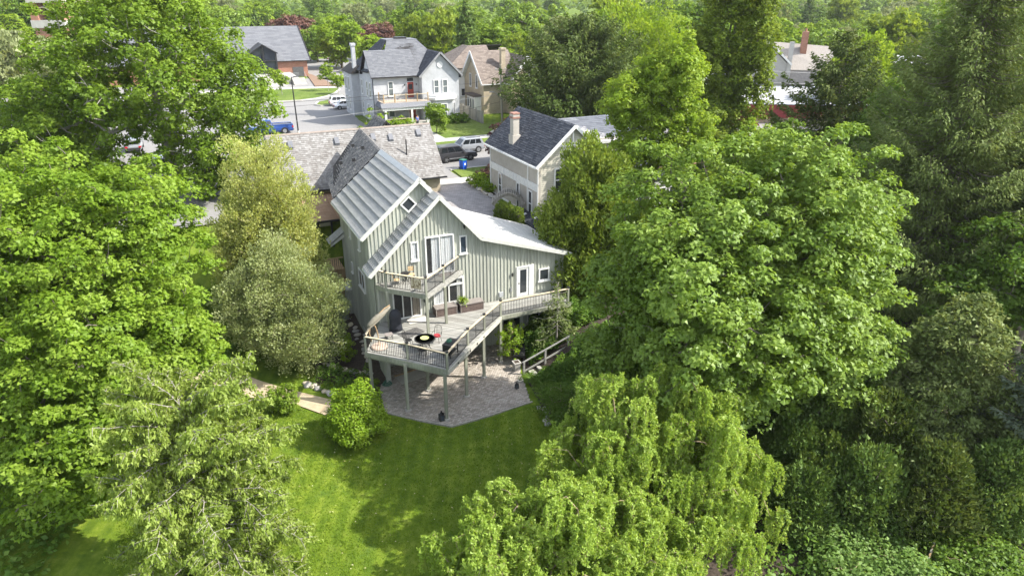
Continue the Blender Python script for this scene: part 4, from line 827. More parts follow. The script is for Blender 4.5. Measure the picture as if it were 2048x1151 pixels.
# ================================================================== brick church with the dark glass gable
cbr = brick_mat('red brick', (.26, .105, .07), (.33, .14, .09), (.36, .24, .18)); dglass = glass_mat('dark glazing', (.02, .025, .035))
CU = Thing('brick_church', 'red brick church hall with a long grey roof and dark glass entrance gable', 'church', 0, 126, G)
CU.box('wall', cbr, -26, 15.2, 122, 122.3, 5.8, 10.1); 
wall_prism(CU, 'gable_wall', [(14.9, 122.3, 5.8), (14.9, 141.7, 5.8), (14.9, 141.7, 10.1), (14.9, 132, 16.2), (14.9, 122.3, 10.1)], (.3, 0, 0), cbr); CU.box('wall', cbr, -26, 15.2, 141.7, 142, 5.8, 10.1)
roof4(CU, [(-26.5, 131, 16.6), (15.3, 131, 16.6), (-26.5, 121.3, 9.9), (15.8, 121.3, 9.9)], gk, w=1.2, ex=.5); roof4(CU, [(-26.5, 131, 16.6), (15.3, 131, 16.6), (-26.5, 142.8, 9.7), (15.8, 142.8, 9.7)], gk, w=1.2, ex=.8)
CU.part('verge', CU.mb().beam((15.4, 131, 16.5), (15.95, 121.3, 9.8), .2, .4), black)
wall_prism(CU, 'glass_gable', [(3.4, 119.6, 6.2), (8.5, 119.6, 6.2), (8.5, 119.6, 11.9), (5.95, 119.6, 13.3), (3.4, 119.6, 11.9)], (0, 3, 0), dglass)
for s in (3.4, 5.95, 8.5): CU.box('mullion', black, s-.14, s+.14, 119.4, 119.59, 6.2, 13.1 if s == 5.95 else 12.0)
for z in (8.4, 10.2): CU.box('transom', black, 3.4, 8.5, 119.42, 119.58, z-.1, z+.1)
for q in ((3.0, 11.75), (8.9, 11.75)): CU.part('gable_roof', CU.mb().prism([(5.95, 119.0, 13.6), (5.95, 126, 13.6), (q[0], 126, q[1]), (q[0], 119.0, q[1])], (0, 0, -.2)), black)
CU.part('garage_door', wbox(CU.mb(), 'd-', 122, 12.0, 14.3, 6.4, 8.5, .02, .1), M('dark steel door', (.07, .07, .075), (.1, .1, .1)))
CU.box('terrace', conc_pale, 2.5, 11.4, 110, 121.9, 5.8, 7.5)
CU.part('ramp_roof', CU.mb().prism([(-4, 112, 10.0), (2.6, 112, 10.0), (3.2, 104, 7.4), (-4, 104, 7.4)], (0, 0, -.2)), M('metal ramp roof', (.25, .26, .29), (.31, .32, .35)))
rl = CU.box('terrace_rail', steel, 2.5, 11.4, 110.0, 110.06, 8.45, 8.5)
for i in range(60): s = 2.55+i*.15; CU.box('baluster', steel, s-.015, s+.015, 110.02, 110.05, 7.5, 8.45, parent=rl)
for i in range(7): CU.box('step', conc_pale, 9.9, 12.4, 107.0+i*.42, 107.42+i*.42+(0 if i < 6 else .1), 5.9, 6.6+i*.15)
for s in (9.8, 12.5): CU.part('stair_rail', CU.mb().beam((s, 106.9, 7.6), (s, 110, 8.6), .06, .06), steel)
CU.box('planter_wall', M('pale block wall', (.52, .49, .44), (.6, .57, .52)), 4.4, 8.4, 106.6, 107.1, 6.3, 7.9)
BT = Thing('bell_tower', 'red brick bell tower with white stone bands and an open belfry', 'tower', *LOC(-115.8, 185), 0, rz=-ANG+R(8))
def ML(): return MB()
for x in (-3.7, 2.0): BT.part('pier', ML().box(x, x+1.7, -3, 3, 17.2, 21.2), cbr)
BT.part('shaft', ML().box(-3.5, 3.5, -2.9, 2.9, -6, 15.4), cbr); BT.part('stone_band', ML().box(-3.9, 3.9, -3.2, 3.2, 15.4, 17.2), conc_pale); BT.part('stone_band', ML().box(-3.9, 3.9, -3.2, 3.2, 21.2, 22.6), conc_pale)
BT.part('spire', ML().prism([(-3.6, -3, 22.6), (3.6, -3, 22.6), (3.6, 3, 22.6), (-3.6, 3, 22.6)], (0, 0, 2.5)), cbr)
BT.part('bell', ML().lathe([(.05, 2.1), (.35, 2.0), (.45, 1.2), (.7, .6), (.9, .3)], (0, 0, 19.0), 14), iron); BT.part('louvre', ML().box(-2, -1.3, 1, 1.4, 17.2, 21.2), black)
# ================================================================== houses half hidden on the right
maroon = M('maroon metal fascia', (.20, .035, .04), (.26, .05, .05), rough=.6); tanw = M('tan render', (.44, .38, .29), (.5, .44, .34))
s0_, d0_ = LOC(44, 108)
MH = Thing('flat_roof_building', 'flat roofed building with a deep maroon fascia among the trees', 'building', s0_, d0_, 6, rz=-ANG+R(-6))
MH.part('wall', ML().box(-12, 13, -9.5, 9.5, -3, 1.2), tanw); MH.part('fascia', ML().box(-12.4, 13.4, -10, 10, 1.2, 3.0), maroon); MH.part('roof', ML().box(-12, 13, -9.6, 9.6, 3.0, 3.06), M('grey roof felt', (.36, .36, .37), (.43, .43, .43)))
for y0, y1 in ((-10.05, -9.7), (9.7, 10.05)): MH.part('parapet_cap', ML().box(-12.45, 13.45, y0, y1, 3.06, 3.2), M('pale blue flashing', (.55, .6, .66), (.6, .65, .7)))
MH.part('vent_pipe', ML().tube([(-8.6, -4, 3), (-8.6, -4, 4.1)], .12), iron)
for x in (-9, -5, -1, 3): MH.part('window', ML().box(x, x+2, -9.56, -9.5, -1.6, .4), glass)
MH.part('canopy_gable', ML().prism([(-13, -12, -.6), (-7, -12, -.6), (-10, -12, 2.4)], (0, 2.0, 0)), maroon, label='maroon entrance gable')
s0_, d0_ = LOC(46, 124)
grs = M('grey stucco', (.34, .33, .32), (.40, .39, .37), scale=1); RH = Thing('grey_stucco_house', 'grey stucco gabled house with white window frames and a red chimney', 'house', s0_, d0_, 6, rz=-ANG+R(-14))
RH.part('wall', ML().prism([(-5.2, -3, -2), (1.4, -3, -2), (1.4, -3, 6.4), (-1.9, -3, 9.4), (-5.2, -3, 6.4)], (0, 9, 0)), grs); RH.part('wall', ML().box(1.4, 8, -.5, 6, -2, 5.4), grs)
brs = M('taupe shingles', (.26, .235, .21), (.33, .3, .27), scale=6)
for q in (-5.7, 1.9): RH.part('roof', ML().prism([(-1.9, -3.5, 9.9), (-1.9, 6.5, 9.9), (q, 6.5, 6.5), (q, -3.5, 6.5)], (0, 0, -.18)), brs); RH.part('fascia', ML().beam((-1.9, -3.55, 9.8), (q, -3.55, 6.4), .06, .3), white)
RH.part('roof', ML().prism([(-1.9, 3, 9.7), (9, 3, 9.0), (9, -1.2, 5.4), (0, -1.2, 5.4)], (0, 0, -.2)), brs)
RH.part('shed_roof', ML().prism([(1.5, -1.3, 5.2), (8.5, -1.3, 5.2), (8.5, -3.5, 3.2), (1.5, -3.5, 3.2)], (0, 0, -.15)), M('charcoal felt', (.06, .06, .065), (.09, .09, .09)))
rc = RH.part('chimney', ML().box(3.6, 4.6, 1.5, 2.5, 7, 11.4), cbr); RH.part('chimney_pot', ML().lathe([(.2, 0), (.16, .5)], (4.1, 2, 11.4), 8), cbr, rc)
RH.part('chimney', ML().box(1.2, 1.9, -3.25, -2.5, 3, 10.0), grs)
for x, z0, z1, w in ((-3.0, 3.6, 6.0, .9), (-3.6, -.2, .9, 1.0), (-1.3, -.4, .8, 1.0), (-2.1, 7.6, 8.6, .4)):
    f = RH.part('window', ML().box(x-.12, x+w+.12, -3.1, -3.01, z0-.12, z1+.12), white); RH.part('pane', ML().box(x, x+w, -3.14, -3.101, z0, z1), glass, f)
RH.part('garden_wall', ML().prism([(2.2, -6, -1), (4.5, -6, -1), (4.5, -6, .4), (3.2, -6, 2.4), (2.2, -6, 2.4)], (0, .3, 0)), white)
def plain_house(name, label, x, y, z, rz, w, l, he, hr, wm, rm, chim=True):
    s, d = LOC(x, y); T = Thing(name, label, 'house', s, d, z, rz=rz-ANG)
    T.part('wall', ML().prism([(-w/2, -l/2, -4), (w/2, -l/2, -4), (w/2, -l/2, he), (0, -l/2, hr), (-w/2, -l/2, he)], (0, l, 0)), wm)
    for q in (-1, 1): T.part('roof', ML().prism([(0, -l/2-.4, hr+.3), (0, l/2+.4, hr+.3), (q*(w/2+.5), l/2+.4, he-.25), (q*(w/2+.5), -l/2-.4, he-.25)], (0, 0, -.2)), rm)
    if chim: c_ = T.part('chimney', ML().box(w*.2, w*.2+.9, -.4, .5, he, hr+1.6), cbr)
    for i in range(3):
        x_ = -w/2+w*(i+.5)/3; f = T.part('window', ML().box(x_-.6, x_+.6, -l/2-.06, -l/2-.005, he*.35, he*.75), white); T.part('pane', ML().box(x_-.48, x_+.48, -l/2-.09, -l/2-.061, he*.35+.12, he*.75-.12), glass, f)
    return T
lg = M('light grey roofing', (.42, .42, .43), (.5, .5, .5), scale=3); redroof = M('red roofing', (.24, .10, .08), (.3, .13, .1), scale=3)
plain_house('pale_roof_house', 'house with a pale grey roof and brick chimney between the right hand trees', 66, 114, 5.5, R(70), 8, 9, 6.0, 8.6, tanw, lg)
plain_house('red_roof_house', 'tan house with a red roof glimpsed through the dark conifers', 48, 74, 3, R(20), 11, 9, 4.5, 7, tanw, redroof, False)
plain_house('white_house', 'white house glimpsed behind the tall conifer trunks', 44, 58, 2.2, R(10), 12, 8, 4.0, 6, cw, redroof, False)
plain_house('distant_house', 'small pale house with taupe roof far among the street trees', 60, 190, 4, R(40), 10, 12, 5, 8, cw, brs)
plain_house('hidden_cream_house', 'cream house almost hidden by the tall light green tree', 29, 112, 6, R(10), 8, 10, 5.5, 9, cw, lg)
# ================================================================== vegetation
bark = M('bark', (.12, .10, .08), (.22, .19, .155), rough=1, scale=(7, 7, 1.5), bump=.6, dist=.05)
bark_g = M('grey bark', (.22, .20, .175), (.33, .305, .27), rough=1, scale=(7, 7, 2), bump=.5, dist=.04)
bark_r = M('twig brown', (.26, .20, .12), (.36, .29, .19), rough=1, scale=5)
LM = {
 'maple':  leaf_mat('leaf bright maple', [(.095, .17, .012), (.165, .265, .022), (.255, .355, .05)], .45),
 'maple2': leaf_mat('leaf spring maple', [(.09, .16, .012), (.152, .24, .02), (.235, .33, .045)], .45),
 'rmaple': leaf_mat('leaf glossy maple', [(.10, .172, .016), (.16, .25, .028), (.25, .345, .066)], .38, .07),
 'lime':   leaf_mat('leaf lime', [(.125, .21, .012), (.20, .30, .022), (.29, .385, .055)], .46),
 'mid':    leaf_mat('leaf mid green', [(.070, .135, .014), (.11, .19, .022), (.165, .25, .04)], .38),
 'poplar': leaf_mat('leaf poplar', [(.105, .165, .014), (.165, .23, .022), (.24, .31, .045)], .42),
 'pale':   leaf_mat('leaf pale yellow', [(.26, .30, .08), (.37, .41, .13), (.50, .52, .22)], .45),
 'olive':  leaf_mat('leaf silver olive', [(.195, .245, .085), (.285, .335, .135), (.395, .435, .22)], .38, .05),
 'redw':   leaf_mat('leaf feathery', [(.15, .215, .034), (.225, .305, .055), (.325, .395, .105)], .42),
 'willow': leaf_mat('leaf willow', [(.175, .27, .03), (.26, .37, .06), (.37, .47, .12)], .45),
 'cedar':  leaf_mat('leaf cedar', [(.09, .145, .016), (.15, .215, .028), (.23, .29, .05)], .3),
 'darkc':  leaf_mat('needle dark', [(.066, .118, .024), (.108, .172, .038), (.175, .24, .06)], .22),
 'spruce': leaf_mat('needle spruce', [(.082, .118, .028), (.13, .175, .044), (.21, .25, .078)], .22),
 'junip':  leaf_mat('needle juniper', [(.10, .14, .04), (.155, .20, .06), (.245, .285, .10)], .26),
 'yew':    leaf_mat('needle yew', [(.046, .078, .015), (.078, .115, .024), (.14, .175, .045)], .24),
 'blue':   leaf_mat('needle blue', [(.085, .115, .07), (.125, .158, .10), (.19, .22, .15)], .18),
 'purple': leaf_mat('leaf purple', [(.055, .024, .026), (.09, .038, .04), (.14, .065, .06)], .25, .05, 1.0),
 'copper': leaf_mat('leaf copper', [(.11, .055, .045), (.16, .08, .065), (.22, .115, .09)], .3, .03, 1.0),
 'shrub':  leaf_mat('leaf shrub', [(.125, .225, .010), (.20, .315, .018), (.29, .40, .045)], .45),
 'cover':  leaf_mat('leaf ground cover', [(.065, .14, .016), (.105, .195, .026), (.165, .26, .042)], .38),
 'blade':  leaf_mat('grass blade', [(.085, .155, .008), (.135, .22, .012), (.20, .285, .026)], .4),
 'bshrub': leaf_mat('leaf border shrub', [(.09, .17, .03), (.145, .24, .052), (.22, .32, .09)], .4),
 'greyg':  leaf_mat('leaf grey green', [(.145, .18, .07), (.205, .24, .105), (.285, .32, .16)], .34),
 'far':    leaf_mat('leaf far woods', [(.08, .14, .022), (.125, .19, .032), (.19, .26, .055)], .36),
}
def nrm(a): return a/np.maximum(np.linalg.norm(a, axis=-1, keepdims=True), 1e-9)
def cards(C, A, N, L, Wd, lv, name, m, parent=None, fold=.18, kind='stuff', tri=False):
    """leaf-sized faces, each folded along its midrib; slim needles and tiny leaves are single blades"""
    n = len(C); A = nrm(A); B = nrm(np.cross(N, A)); Nn = np.cross(A, B); L = np.broadcast_to(L, (n,))[:, None]; Wd = np.broadcast_to(Wd, (n,))[:, None]; q = 3 if tri else 4
    V = np.empty((n, q, 3), np.float32)
    if tri: V[:, 0] = C-A*L*.5+B*Wd*.75; V[:, 1] = C+A*L*.55-Nn*L*.1; V[:, 2] = C-A*L*.4-B*Wd*.75
    else: V[:, 0] = C-A*L*.5; V[:, 1] = C+B*Wd*.5+Nn*Wd*fold-A*L*.06; V[:, 2] = C+A*L*.5-Nn*L*.12; V[:, 3] = C-B*Wd*.5+Nn*Wd*fold-A*L*.06
    me = bpy.data.meshes.new(name); me.vertices.add(q*n); me.vertices.foreach_set('co', V.ravel())
    me.loops.add(q*n); me.loops.foreach_set('vertex_index', np.arange(q*n, dtype=np.int32))
    me.polygons.add(n); me.polygons.foreach_set('loop_start', np.arange(0, q*n, q, dtype=np.int32))
    me.update(calc_edges=True)
    at = me.attributes.new('lv', 'FLOAT', 'FACE'); at.data.foreach_set('value', np.clip(lv, 0, 1).astype(np.float32))
    me.materials.append(m); o = bpy.data.objects.new(name, me); COL.objects.link(o)
    if parent is not None: o.parent = parent
    if kind: o['kind'] = kind
    return o
def tubes(P, Q, r0, r1, name, m, parent=None, n=5):
    """many tapered segments at once"""
    P, Q = np.asarray(P, float), np.asarray(Q, float); k = len(P); T_ = nrm(Q-P)
    ref = np.where(np.abs(T_[:, 2:3]) > .9, [[1., 0, 0]], [[0, 0, 1.]]); a = nrm(np.cross(T_, ref)); b = np.cross(T_, a)
    ang = np.arange(n)*2*np.pi/n; ring = a[:, None, :]*np.cos(ang)[None, :, None]+b[:, None, :]*np.sin(ang)[None, :, None]
    V = np.concatenate([P[:, None]+ring*np.asarray(r0)[:, None, None], Q[:, None]+ring*np.asarray(r1)[:, None, None]], 1)
    i = np.arange(n); j = (i+1) % n; f = np.stack([i, j, j+n, i+n], 1)[None]+(np.arange(k)*2*n)[:, None, None]
    me = bpy.data.meshes.new(name); me.vertices.add(k*2*n); me.vertices.foreach_set('co', V.astype(np.float32).ravel())
    F = f.reshape(-1, 4).astype(np.int32); me.loops.add(F.size); me.loops.foreach_set('vertex_index', F.ravel())
    me.polygons.add(len(F)); me.polygons.foreach_set('loop_start', np.arange(0, F.size, 4, dtype=np.int32)); me.update(calc_edges=True)
    me.polygons.foreach_set('use_smooth', np.ones(len(F), bool)); me.materials.append(m)
    o = bpy.data.objects.new(name, me); COL.objects.link(o)
    if parent is not None: o.parent = parent
    return o
def root(name, label, cat, x, y, z, group=None):
    e = bpy.data.objects.new(name, None); COL.objects.link(e); e.location = (x, y, z); return tag(e, label, cat, group)
def sph(g, n):
    v = g.normal(size=(n, 3)); return nrm(v)
def lobe_pts(g, lobes, n, shell=(.5, 1.0), low=.35, spacing=1.0, bump=.3):
    """clump centres in the outer part of a union of lobes, kept apart from each other"""
    lobes = [(np.array(c, float), np.array(r, float)) for c, r in lobes]; wt = np.array([(r[0]*r[1]*r[2])**(2/3) for c, r in lobes]); wt /= wt.sum()
    ph = g.uniform(0, 6.28, (6,)); out = []; k = int(n*5)
    which = g.choice(len(lobes), k, p=wt); D = sph(g, k); rr = g.uniform(shell[0]**2, shell[1]**2, k)**.5
    bz = 1+bump*(np.sin(D[:, 0]*4.1+ph[0]+which)+np.sin(D[:, 1]*4.7+ph[1]+2*which)+np.sin(D[:, 2]*5.3+ph[2]))/2
    c = np.array([lobes[w][0] for w in which]); r = np.array([lobes[w][1] for w in which]); P = c+D*r*(rr*bz)[:, None]
    keep = (D[:, 2] > -low) | (g.random(k) < .3)
    for q, (lc, lr) in enumerate(lobes):
        ins = (((P-lc)/lr)**2).sum(1) < .45; keep &= ~(ins & (which != q))
    P = P[keep]; D = D[keep]
    sp = spacing*(np.mean([np.prod(r)**(1/3) for c, r in lobes]))*1.9/math.sqrt(n/len(lobes)); sel = []
    S = np.zeros((n, 3)); m_ = 0
    for i in range(len(P)):
        if m_ == 0 or ((S[:m_]-P[i])**2).sum(1).min() > sp*sp: S[m_] = P[i]; sel.append(i); m_ += 1
        if m_ == n: break
    return P[sel], D[sel]
def skeleton(g, base, top, pts, r_trunk, limbs=(), bow=.12, straight=.4):
    """grow limbs and twigs from a trunk to the clump centres; returns segments with pipe-model radii"""
    base = np.array(base, float); top = np.array(top, float); nt = 9; nodes_ = []; par = []
    wob = g.normal(size=(nt, 3))*np.array([1, 1, 0])*np.linalg.norm(top-base)*.012
    for i in range(nt): nodes_.append(base+(top-base)*(i/(nt-1))+wob[i]*(i > 0)); par.append(i-1)
    for (fork, tip) in limbs:
        tip = np.array(tip, float); i0 = int(fork*(nt-1)); p = i0
        for k in range(1, 6):
            t = k/5; q = nodes_[i0]+(tip-nodes_[i0])*t; q[2] += math.sin(t*math.pi)*np.linalg.norm(tip-nodes_[i0])*.08; q += g.normal(size=3)*.12; nodes_.append(q); par.append(p); p = len(nodes_)-1
    order = np.argsort(np.linalg.norm((pts-(base+top)/2)*np.array([1, 1, .6]), axis=1)); depth = [0]*len(nodes_)
    N = np.zeros((len(nodes_)+2*len(pts), 3)); N[:len(nodes_)] = nodes_; cnt = len(nodes_); dep = np.zeros(len(N)); dep[:cnt] = .0
    for i in order:
        p = pts[i]; dv = N[:cnt]-p; dist = np.linalg.norm(dv, axis=1); pen = np.maximum(0, dv[:, 2]+.1*dist)*1.2
        j = int(np.argmin(dist+pen+dep[:cnt]*straight*.3)); mid = (N[j]+p)/2+np.array([0, 0, bow*dist[j]])*(-1 if p[2] > N[j][2]+dist[j]*.5 else 1)+g.normal(size=3)*.05*dist[j]
        N[cnt] = mid; par.append(j); dep[cnt] = dep[j]+dist[j]/2; N[cnt+1] = p; par.append(cnt); dep[cnt+1] = dep[j]+dist[j]; cnt += 2
    N = N[:cnt]; par = np.array(par); cntd = np.ones(cnt)
    for i in range(cnt-1, 0, -1): cntd[par[i]] += cntd[i]
    rad = np.maximum(.012, r_trunk*(cntd/cntd[0])**.5); idx = np.arange(1, cnt)
    rp = np.minimum(rad[par[idx]], rad[idx]*1.6)
    return N[par[idx]], N[idx], rp, rad[idx]
def clump_cards(g, P, D, rc, per, flat=.55, L=.3, Wd=.2, up=.7, out=.5, rnd=.45, mode='leaf', tone=None, topbias=.25):
    n = len(P); rcs = rc*g.uniform(.65, 1.3, n); k = np.repeat(np.arange(n), per); m_ = len(k)
    d = g.normal(size=(m_, 3)); d[:, 2] += topbias; d = nrm(d); rr = g.random(m_)**(1/2.4)
    off = d*rr[:, None]*rcs[k][:, None]*np.array([1, 1, flat]); C = P[k]+off
    C[:, 2] -= (off[:, 0]**2+off[:, 1]**2)/np.maximum(rcs[k], .01)*.25
    Nn = nrm(d*out+np.array([0, 0, up])+g.normal(size=(m_, 3))*rnd+D[k]*.25)
    if mode == 'leaf': A = np.cross(Nn, g.normal(size=(m_, 3)))
    elif mode == 'spray': A = nrm(D[k]*.7+np.array([0, 0, .75])+g.normal(size=(m_, 3))*.5); Nn = g.normal(size=(m_, 3))
    elif mode == 'hang': A = nrm(np.array([0, 0, -1.])+g.normal(size=(m_, 3))*.45); Nn = g.normal(size=(m_, 3))+D[k]
    elif mode == 'needle': A = nrm(D[k]*np.array([1, 1, .2])+g.normal(size=(m_, 3))*.6+np.array([0, 0, -.15])); Nn = nrm(np.array([0, 0, 1.])+g.normal(size=(m_, 3))*.6)
    t = g.random(n) if tone is None else tone
    lv = .58*t[k]+.42*g.random(m_)
    s = g.uniform(.7, 1.25, m_); return C, A, Nn, L*s, Wd*s, lv
def broad_tree(name, label, x, y, zb, lobes, n, per, m, rc=.8, L=.28, Wd=.21, r_trunk=.3, seed=1, shell=(.45, 1), trunk_top=None, bk=None, limbs=True, low=.35, cat='tree', group=None, fill=.15, flat=.48, mode='leaf', spacing=1., up=.7, tri=None, lean=(0, 0), bump=.32, straight=.4):
    """trunk and limbs reaching to leaf clumps spread over the lobes of the crown; lobes are given in world metres"""
    g = np.random.default_rng(seed); r0 = root(name, label, cat, x, y, zb, group)
    lb = [((c[0]-x, c[1]-y, c[2]-zb), r if hasattr(r, '__len__') else (r, r, r)) for c, r in lobes]
    P, D = lobe_pts(g, lb, n, shell, low, spacing, bump)
    zc = max(c[2] for c, r in lb); top = trunk_top or (lb[0][0][0]*.8, lb[0][0][1]*.8, zc*.95)
    lim = [(g.uniform(.3, .55), (c[0], c[1], c[2]+.2*r[2])) for c, r in lb[1:]] if limbs else []
    a, b, ra, rb_ = skeleton(g, (0, 0, -.3), top, P, r_trunk, lim, straight=straight); tubes(a, b, ra, rb_, 'trunk', bk or bark, r0)
    C = clump_cards(g, P, D, rc, per, flat=flat, L=L, Wd=Wd, mode=mode, up=up)
    if fill:
        nf = int(n*fill*2); ci = g.choice(len(lb), nf); Pf = np.array([lb[i][0] for i in ci])+sph(g, nf)*np.array([lb[i][1] for i in ci])*(g.random(nf)**.5*.7)[:, None]
        C2 = clump_cards(g, Pf, nrm(Pf-np.array(lb[0][0])), rc*1.1, max(4, per//2), L=L, Wd=Wd, mode=mode); C = [np.concatenate([p, q]) for p, q in zip(C, C2)]
    cards(*C, 'crown', m, r0, tri=(mode != 'leaf') if tri is None else tri); return r0
# ---------------- the two bright maples on the left
broad_tree('maple_tree', 'huge bright green maple filling the left edge nearest the lawn', -22, 30.5, .2,
    [((-22, 31, 9.3), (5.4, 5.0, 6.0)), ((-19.6, 28.5, 7.3), (3.9, 3.8, 4.4)), ((-25.4, 29, 8.5), (4.6, 4.2, 5.6)), ((-22, 27, 5.2), (4.6, 3.6, 3.4)), ((-20.4, 33, 11.6), (3.9, 3.8, 4.2)), ((-26, 33, 12), (4.5, 4.2, 4.4)), ((-17.6, 31, 6.6), (2.6, 2.8, 3.0)), ((-20, 25.5, 3.4), (2.8, 2.4, 2.0))],
    1000, 165, LM['maple'], tri=True, rc=.74, L=.175, Wd=.125, r_trunk=.42, seed=11, bk=bark)
broad_tree('maple_tree', 'tall open spring maple with visible trunk and limbs left of the shingled roof', -32.4, 64.5, 5.6,
    [((-32.5, 64, 17.5), (8.6, 8, 7.6)), ((-38.5, 62, 14), (6.2, 5.6, 5.6)), ((-27.2, 63, 15), (5.6, 5.4, 6.2)), ((-42, 62, 11), (4.6, 4.2, 3.8)), ((-26, 61.5, 10.6), (4.8, 4.4, 3.2)), ((-33, 64, 22), (6.2, 5.8, 4.0)), ((-37.5, 58, 9.5), (5.4, 4.4, 3.0)), ((-27.0, 60.5, 8.6), (3.8, 3.4, 2.4))],
    600, 130, LM['maple2'], tri=True, flat=.75, rc=1.0, L=.27, Wd=.19, r_trunk=.62, seed=12, bk=bark_g, shell=(.35, 1), fill=.1)
broad_tree('maple_tree', 'dense darker maple standing left of the tall open one', -47, 70, 5.4, [((-47.5, 71, 11), (5.6, 5, 5.4)), ((-44, 68, 9), (4, 4, 3.8)), ((-51, 66, 9), (4.2, 4, 4))], 200, 70, LM['mid'], rc=1.1, L=.4, Wd=.3, seed=13)
# ---------------- pale feathery tree and the silver olive beside the house
broad_tree('pale_tree', 'thin pale yellow flowering tree between the left maple and the shingled roof', -16.6, 46.2, .9,
    [((-17.2, 46, 10.5), (2.0, 2.0, 4.1)), ((-18.4, 45.5, 8), (2.1, 2, 3.0)), ((-15.4, 46, 8.4), (1.8, 1.8, 3.0)), ((-17, 45, 5.4), (2.7, 2.2, 2.4)), ((-14.9, 45.2, 6.0), (1.8, 1.7, 2.0)), ((-19.4, 45.4, 6.2), (1.8, 1.7, 2.4))],
    760, 84, LM['pale'], rc=.55, L=.15, Wd=.075, r_trunk=.15, seed=21, bk=bark_r, shell=(.1, 1.05), fill=.2, flat=1.0, mode='spray', low=.8, bump=.35)
broad_tree('olive_tree', 'silvery grey green olive tree in front of the pale one', -14.9, 41.6, .5,
    [((-15.3, 41.5, 5.4), (2.6, 2.4, 3.0)), ((-13.6, 41, 5.2), (2.2, 2, 2.6)), ((-16.6, 41, 3.6), (2.2, 2.1, 2.3)), ((-14.2, 39.9, 3.2), (2.3, 2.0, 2.2)), ((-12.7, 41.4, 4.0), (1.6, 1.5, 2.0)), ((-17.9, 41.6, 4.8), (1.8, 1.7, 2.4)), ((-15.6, 42.2, 7.2), (1.7, 1.7, 2.0)), ((-13.8, 39.7, 2.1), (1.9, 1.7, 1.7))],
    720, 90, LM['olive'], rc=.5, L=.13, Wd=.06, r_trunk=.14, seed=22, bk=bark, shell=(.3, 1.05), fill=.2, flat=1.0, mode='spray', low=.8, bump=.3)
# ---------------- big rounded maple on the right
broad_tree('maple_tree', 'broad rounded maple with dense glossy foliage right of the timber house', 11.2, 33.2, .5,
    [((11.9, 32.3, 11.7), (6.2, 5.2, 5.5)), ((7.5, 30.8, 8.2), (3.7, 3.2, 3.8)), ((15.2, 31.8, 8.7), (4.4, 4.1, 4.6)), ((10.0, 29.4, 7.8), (4.8, 3.8, 3.8)), ((15.0, 33.5, 12.6), (4.0, 3.8, 3.8)), ((12.5, 34.8, 11.7), (3.7, 3.5, 3.7)), ((8.5, 30.2, 11.7), (3.5, 3.3, 3.8)), ((5.7, 30.0, 6.6), (2.1, 2.0, 2.1)), ((16.2, 31.0, 6.3), (3.3, 3.0, 2.8)), ((8.1, 27.4, 10.3), (3.1, 2.9, 4.0)), ((11.5, 27.6, 9.1), (3.7, 3.1, 3.8))],
    1080, 160, LM['rmaple'], tri=True, rc=.76, L=.175, Wd=.125, r_trunk=.4, seed=31, bk=bark)
# ---------------- tall trees in the middle distance
broad_tree('ash_tree', 'tall light green ash rising in front of the beige house annex', 11.4, 57.0, 4.6, [((11.4, 57, 15.0), (3.4, 3.2, 4.4)), ((13.0, 56.5, 17.6), (2.5, 2.4, 3.1)), ((9.8, 56.6, 14.6), (2.2, 2, 2.9)), ((13.6, 56, 13.4), (2.5, 2.4, 3.0)), ((10.9, 55.6, 12.0), (2.6, 2.2, 2.4)), ((13.4, 56, 11.4), (2.2, 2.0, 2.0))],
    480, 100, LM['lime'], tri=True, rc=.6, L=.2, Wd=.125, r_trunk=.22, seed=41, shell=(.3, 1.05), flat=.7)
broad_tree('poplar_tree', 'very tall narrow olive green poplar with its top out of the picture', 22.2, 74, 6.2, [((22.2, 74, 14), (3.7, 3.6, 7.5)), ((22.8, 74, 22), (3.5, 3.4, 5.6)), ((24.4, 73, 17), (2.8, 2.6, 5)), ((20.4, 73.5, 17.5), (2.5, 2.5, 4.6)), ((21.4, 72.5, 10), (2.8, 2.6, 3.2))],
    560, 96, LM['poplar'], tri=True, rc=.7, L=.25, Wd=.16, r_trunk=.3, seed=42, shell=(.3, 1.05), flat=.9)
broad_tree('feathery_tree', 'airy yellow green tree far behind the poplar and ash', 19.8, 112, 6, [((19.8, 112, 16.5), (6.2, 6, 6.6)), ((15.6, 111, 13.5), (3.6, 3.4, 4)), ((24, 111, 14), (4, 3.6, 4.6)), ((20, 110, 10), (4.4, 4, 3.6))], 330, 60, LM['lime'], rc=1.0, L=.34, Wd=.2, seed=43, shell=(.2, 1.08), flat=.9, mode='spray', up=.4)
# ---------------- right hand broadleaves behind the conifers
broad_tree('maple_tree', 'large sunlit maple at the far right behind the tall dark spruce', 46, 66, 3, [((46, 66, 16), (9, 8, 8)), ((39.5, 64, 17), (5, 5, 6)), ((50, 63, 9), (7, 6, 6)), ((42, 62, 11), (5, 4.5, 5)), ((47, 64, 22), (7, 6, 5))], 520, 80, LM['rmaple'], tri=True, rc=1.1, L=.36, Wd=.23, seed=51, shell=(.35, 1))
broad_tree('maple_tree', 'mid green maple low at the right edge in front of the second spruce', 33.5, 40, 1.5, [((33.5, 40, 7.5), (4.5, 4.2, 4.6)), ((30.5, 39.4, 6), (3, 3, 3)), ((36, 39, 9), (3.4, 3.2, 4))], 300, 80, LM['mid'], rc=.8, L=.25, Wd=.19, seed=55, shell=(.3, 1))
broad_tree('maple_tree', 'dark green maple between the scruffy spruce and the tall dark spruce', 35.5, 62, 3.2, [((35.6, 62, 11), (4.4, 4.2, 4.8)), ((33, 61, 8.4), (3.4, 3.2, 3.2)), ((38, 61, 8), (3.6, 3.4, 3.6))], 300, 76, LM['mid'], rc=.85, L=.27, Wd=.21, seed=52, shell=(.3, 1))
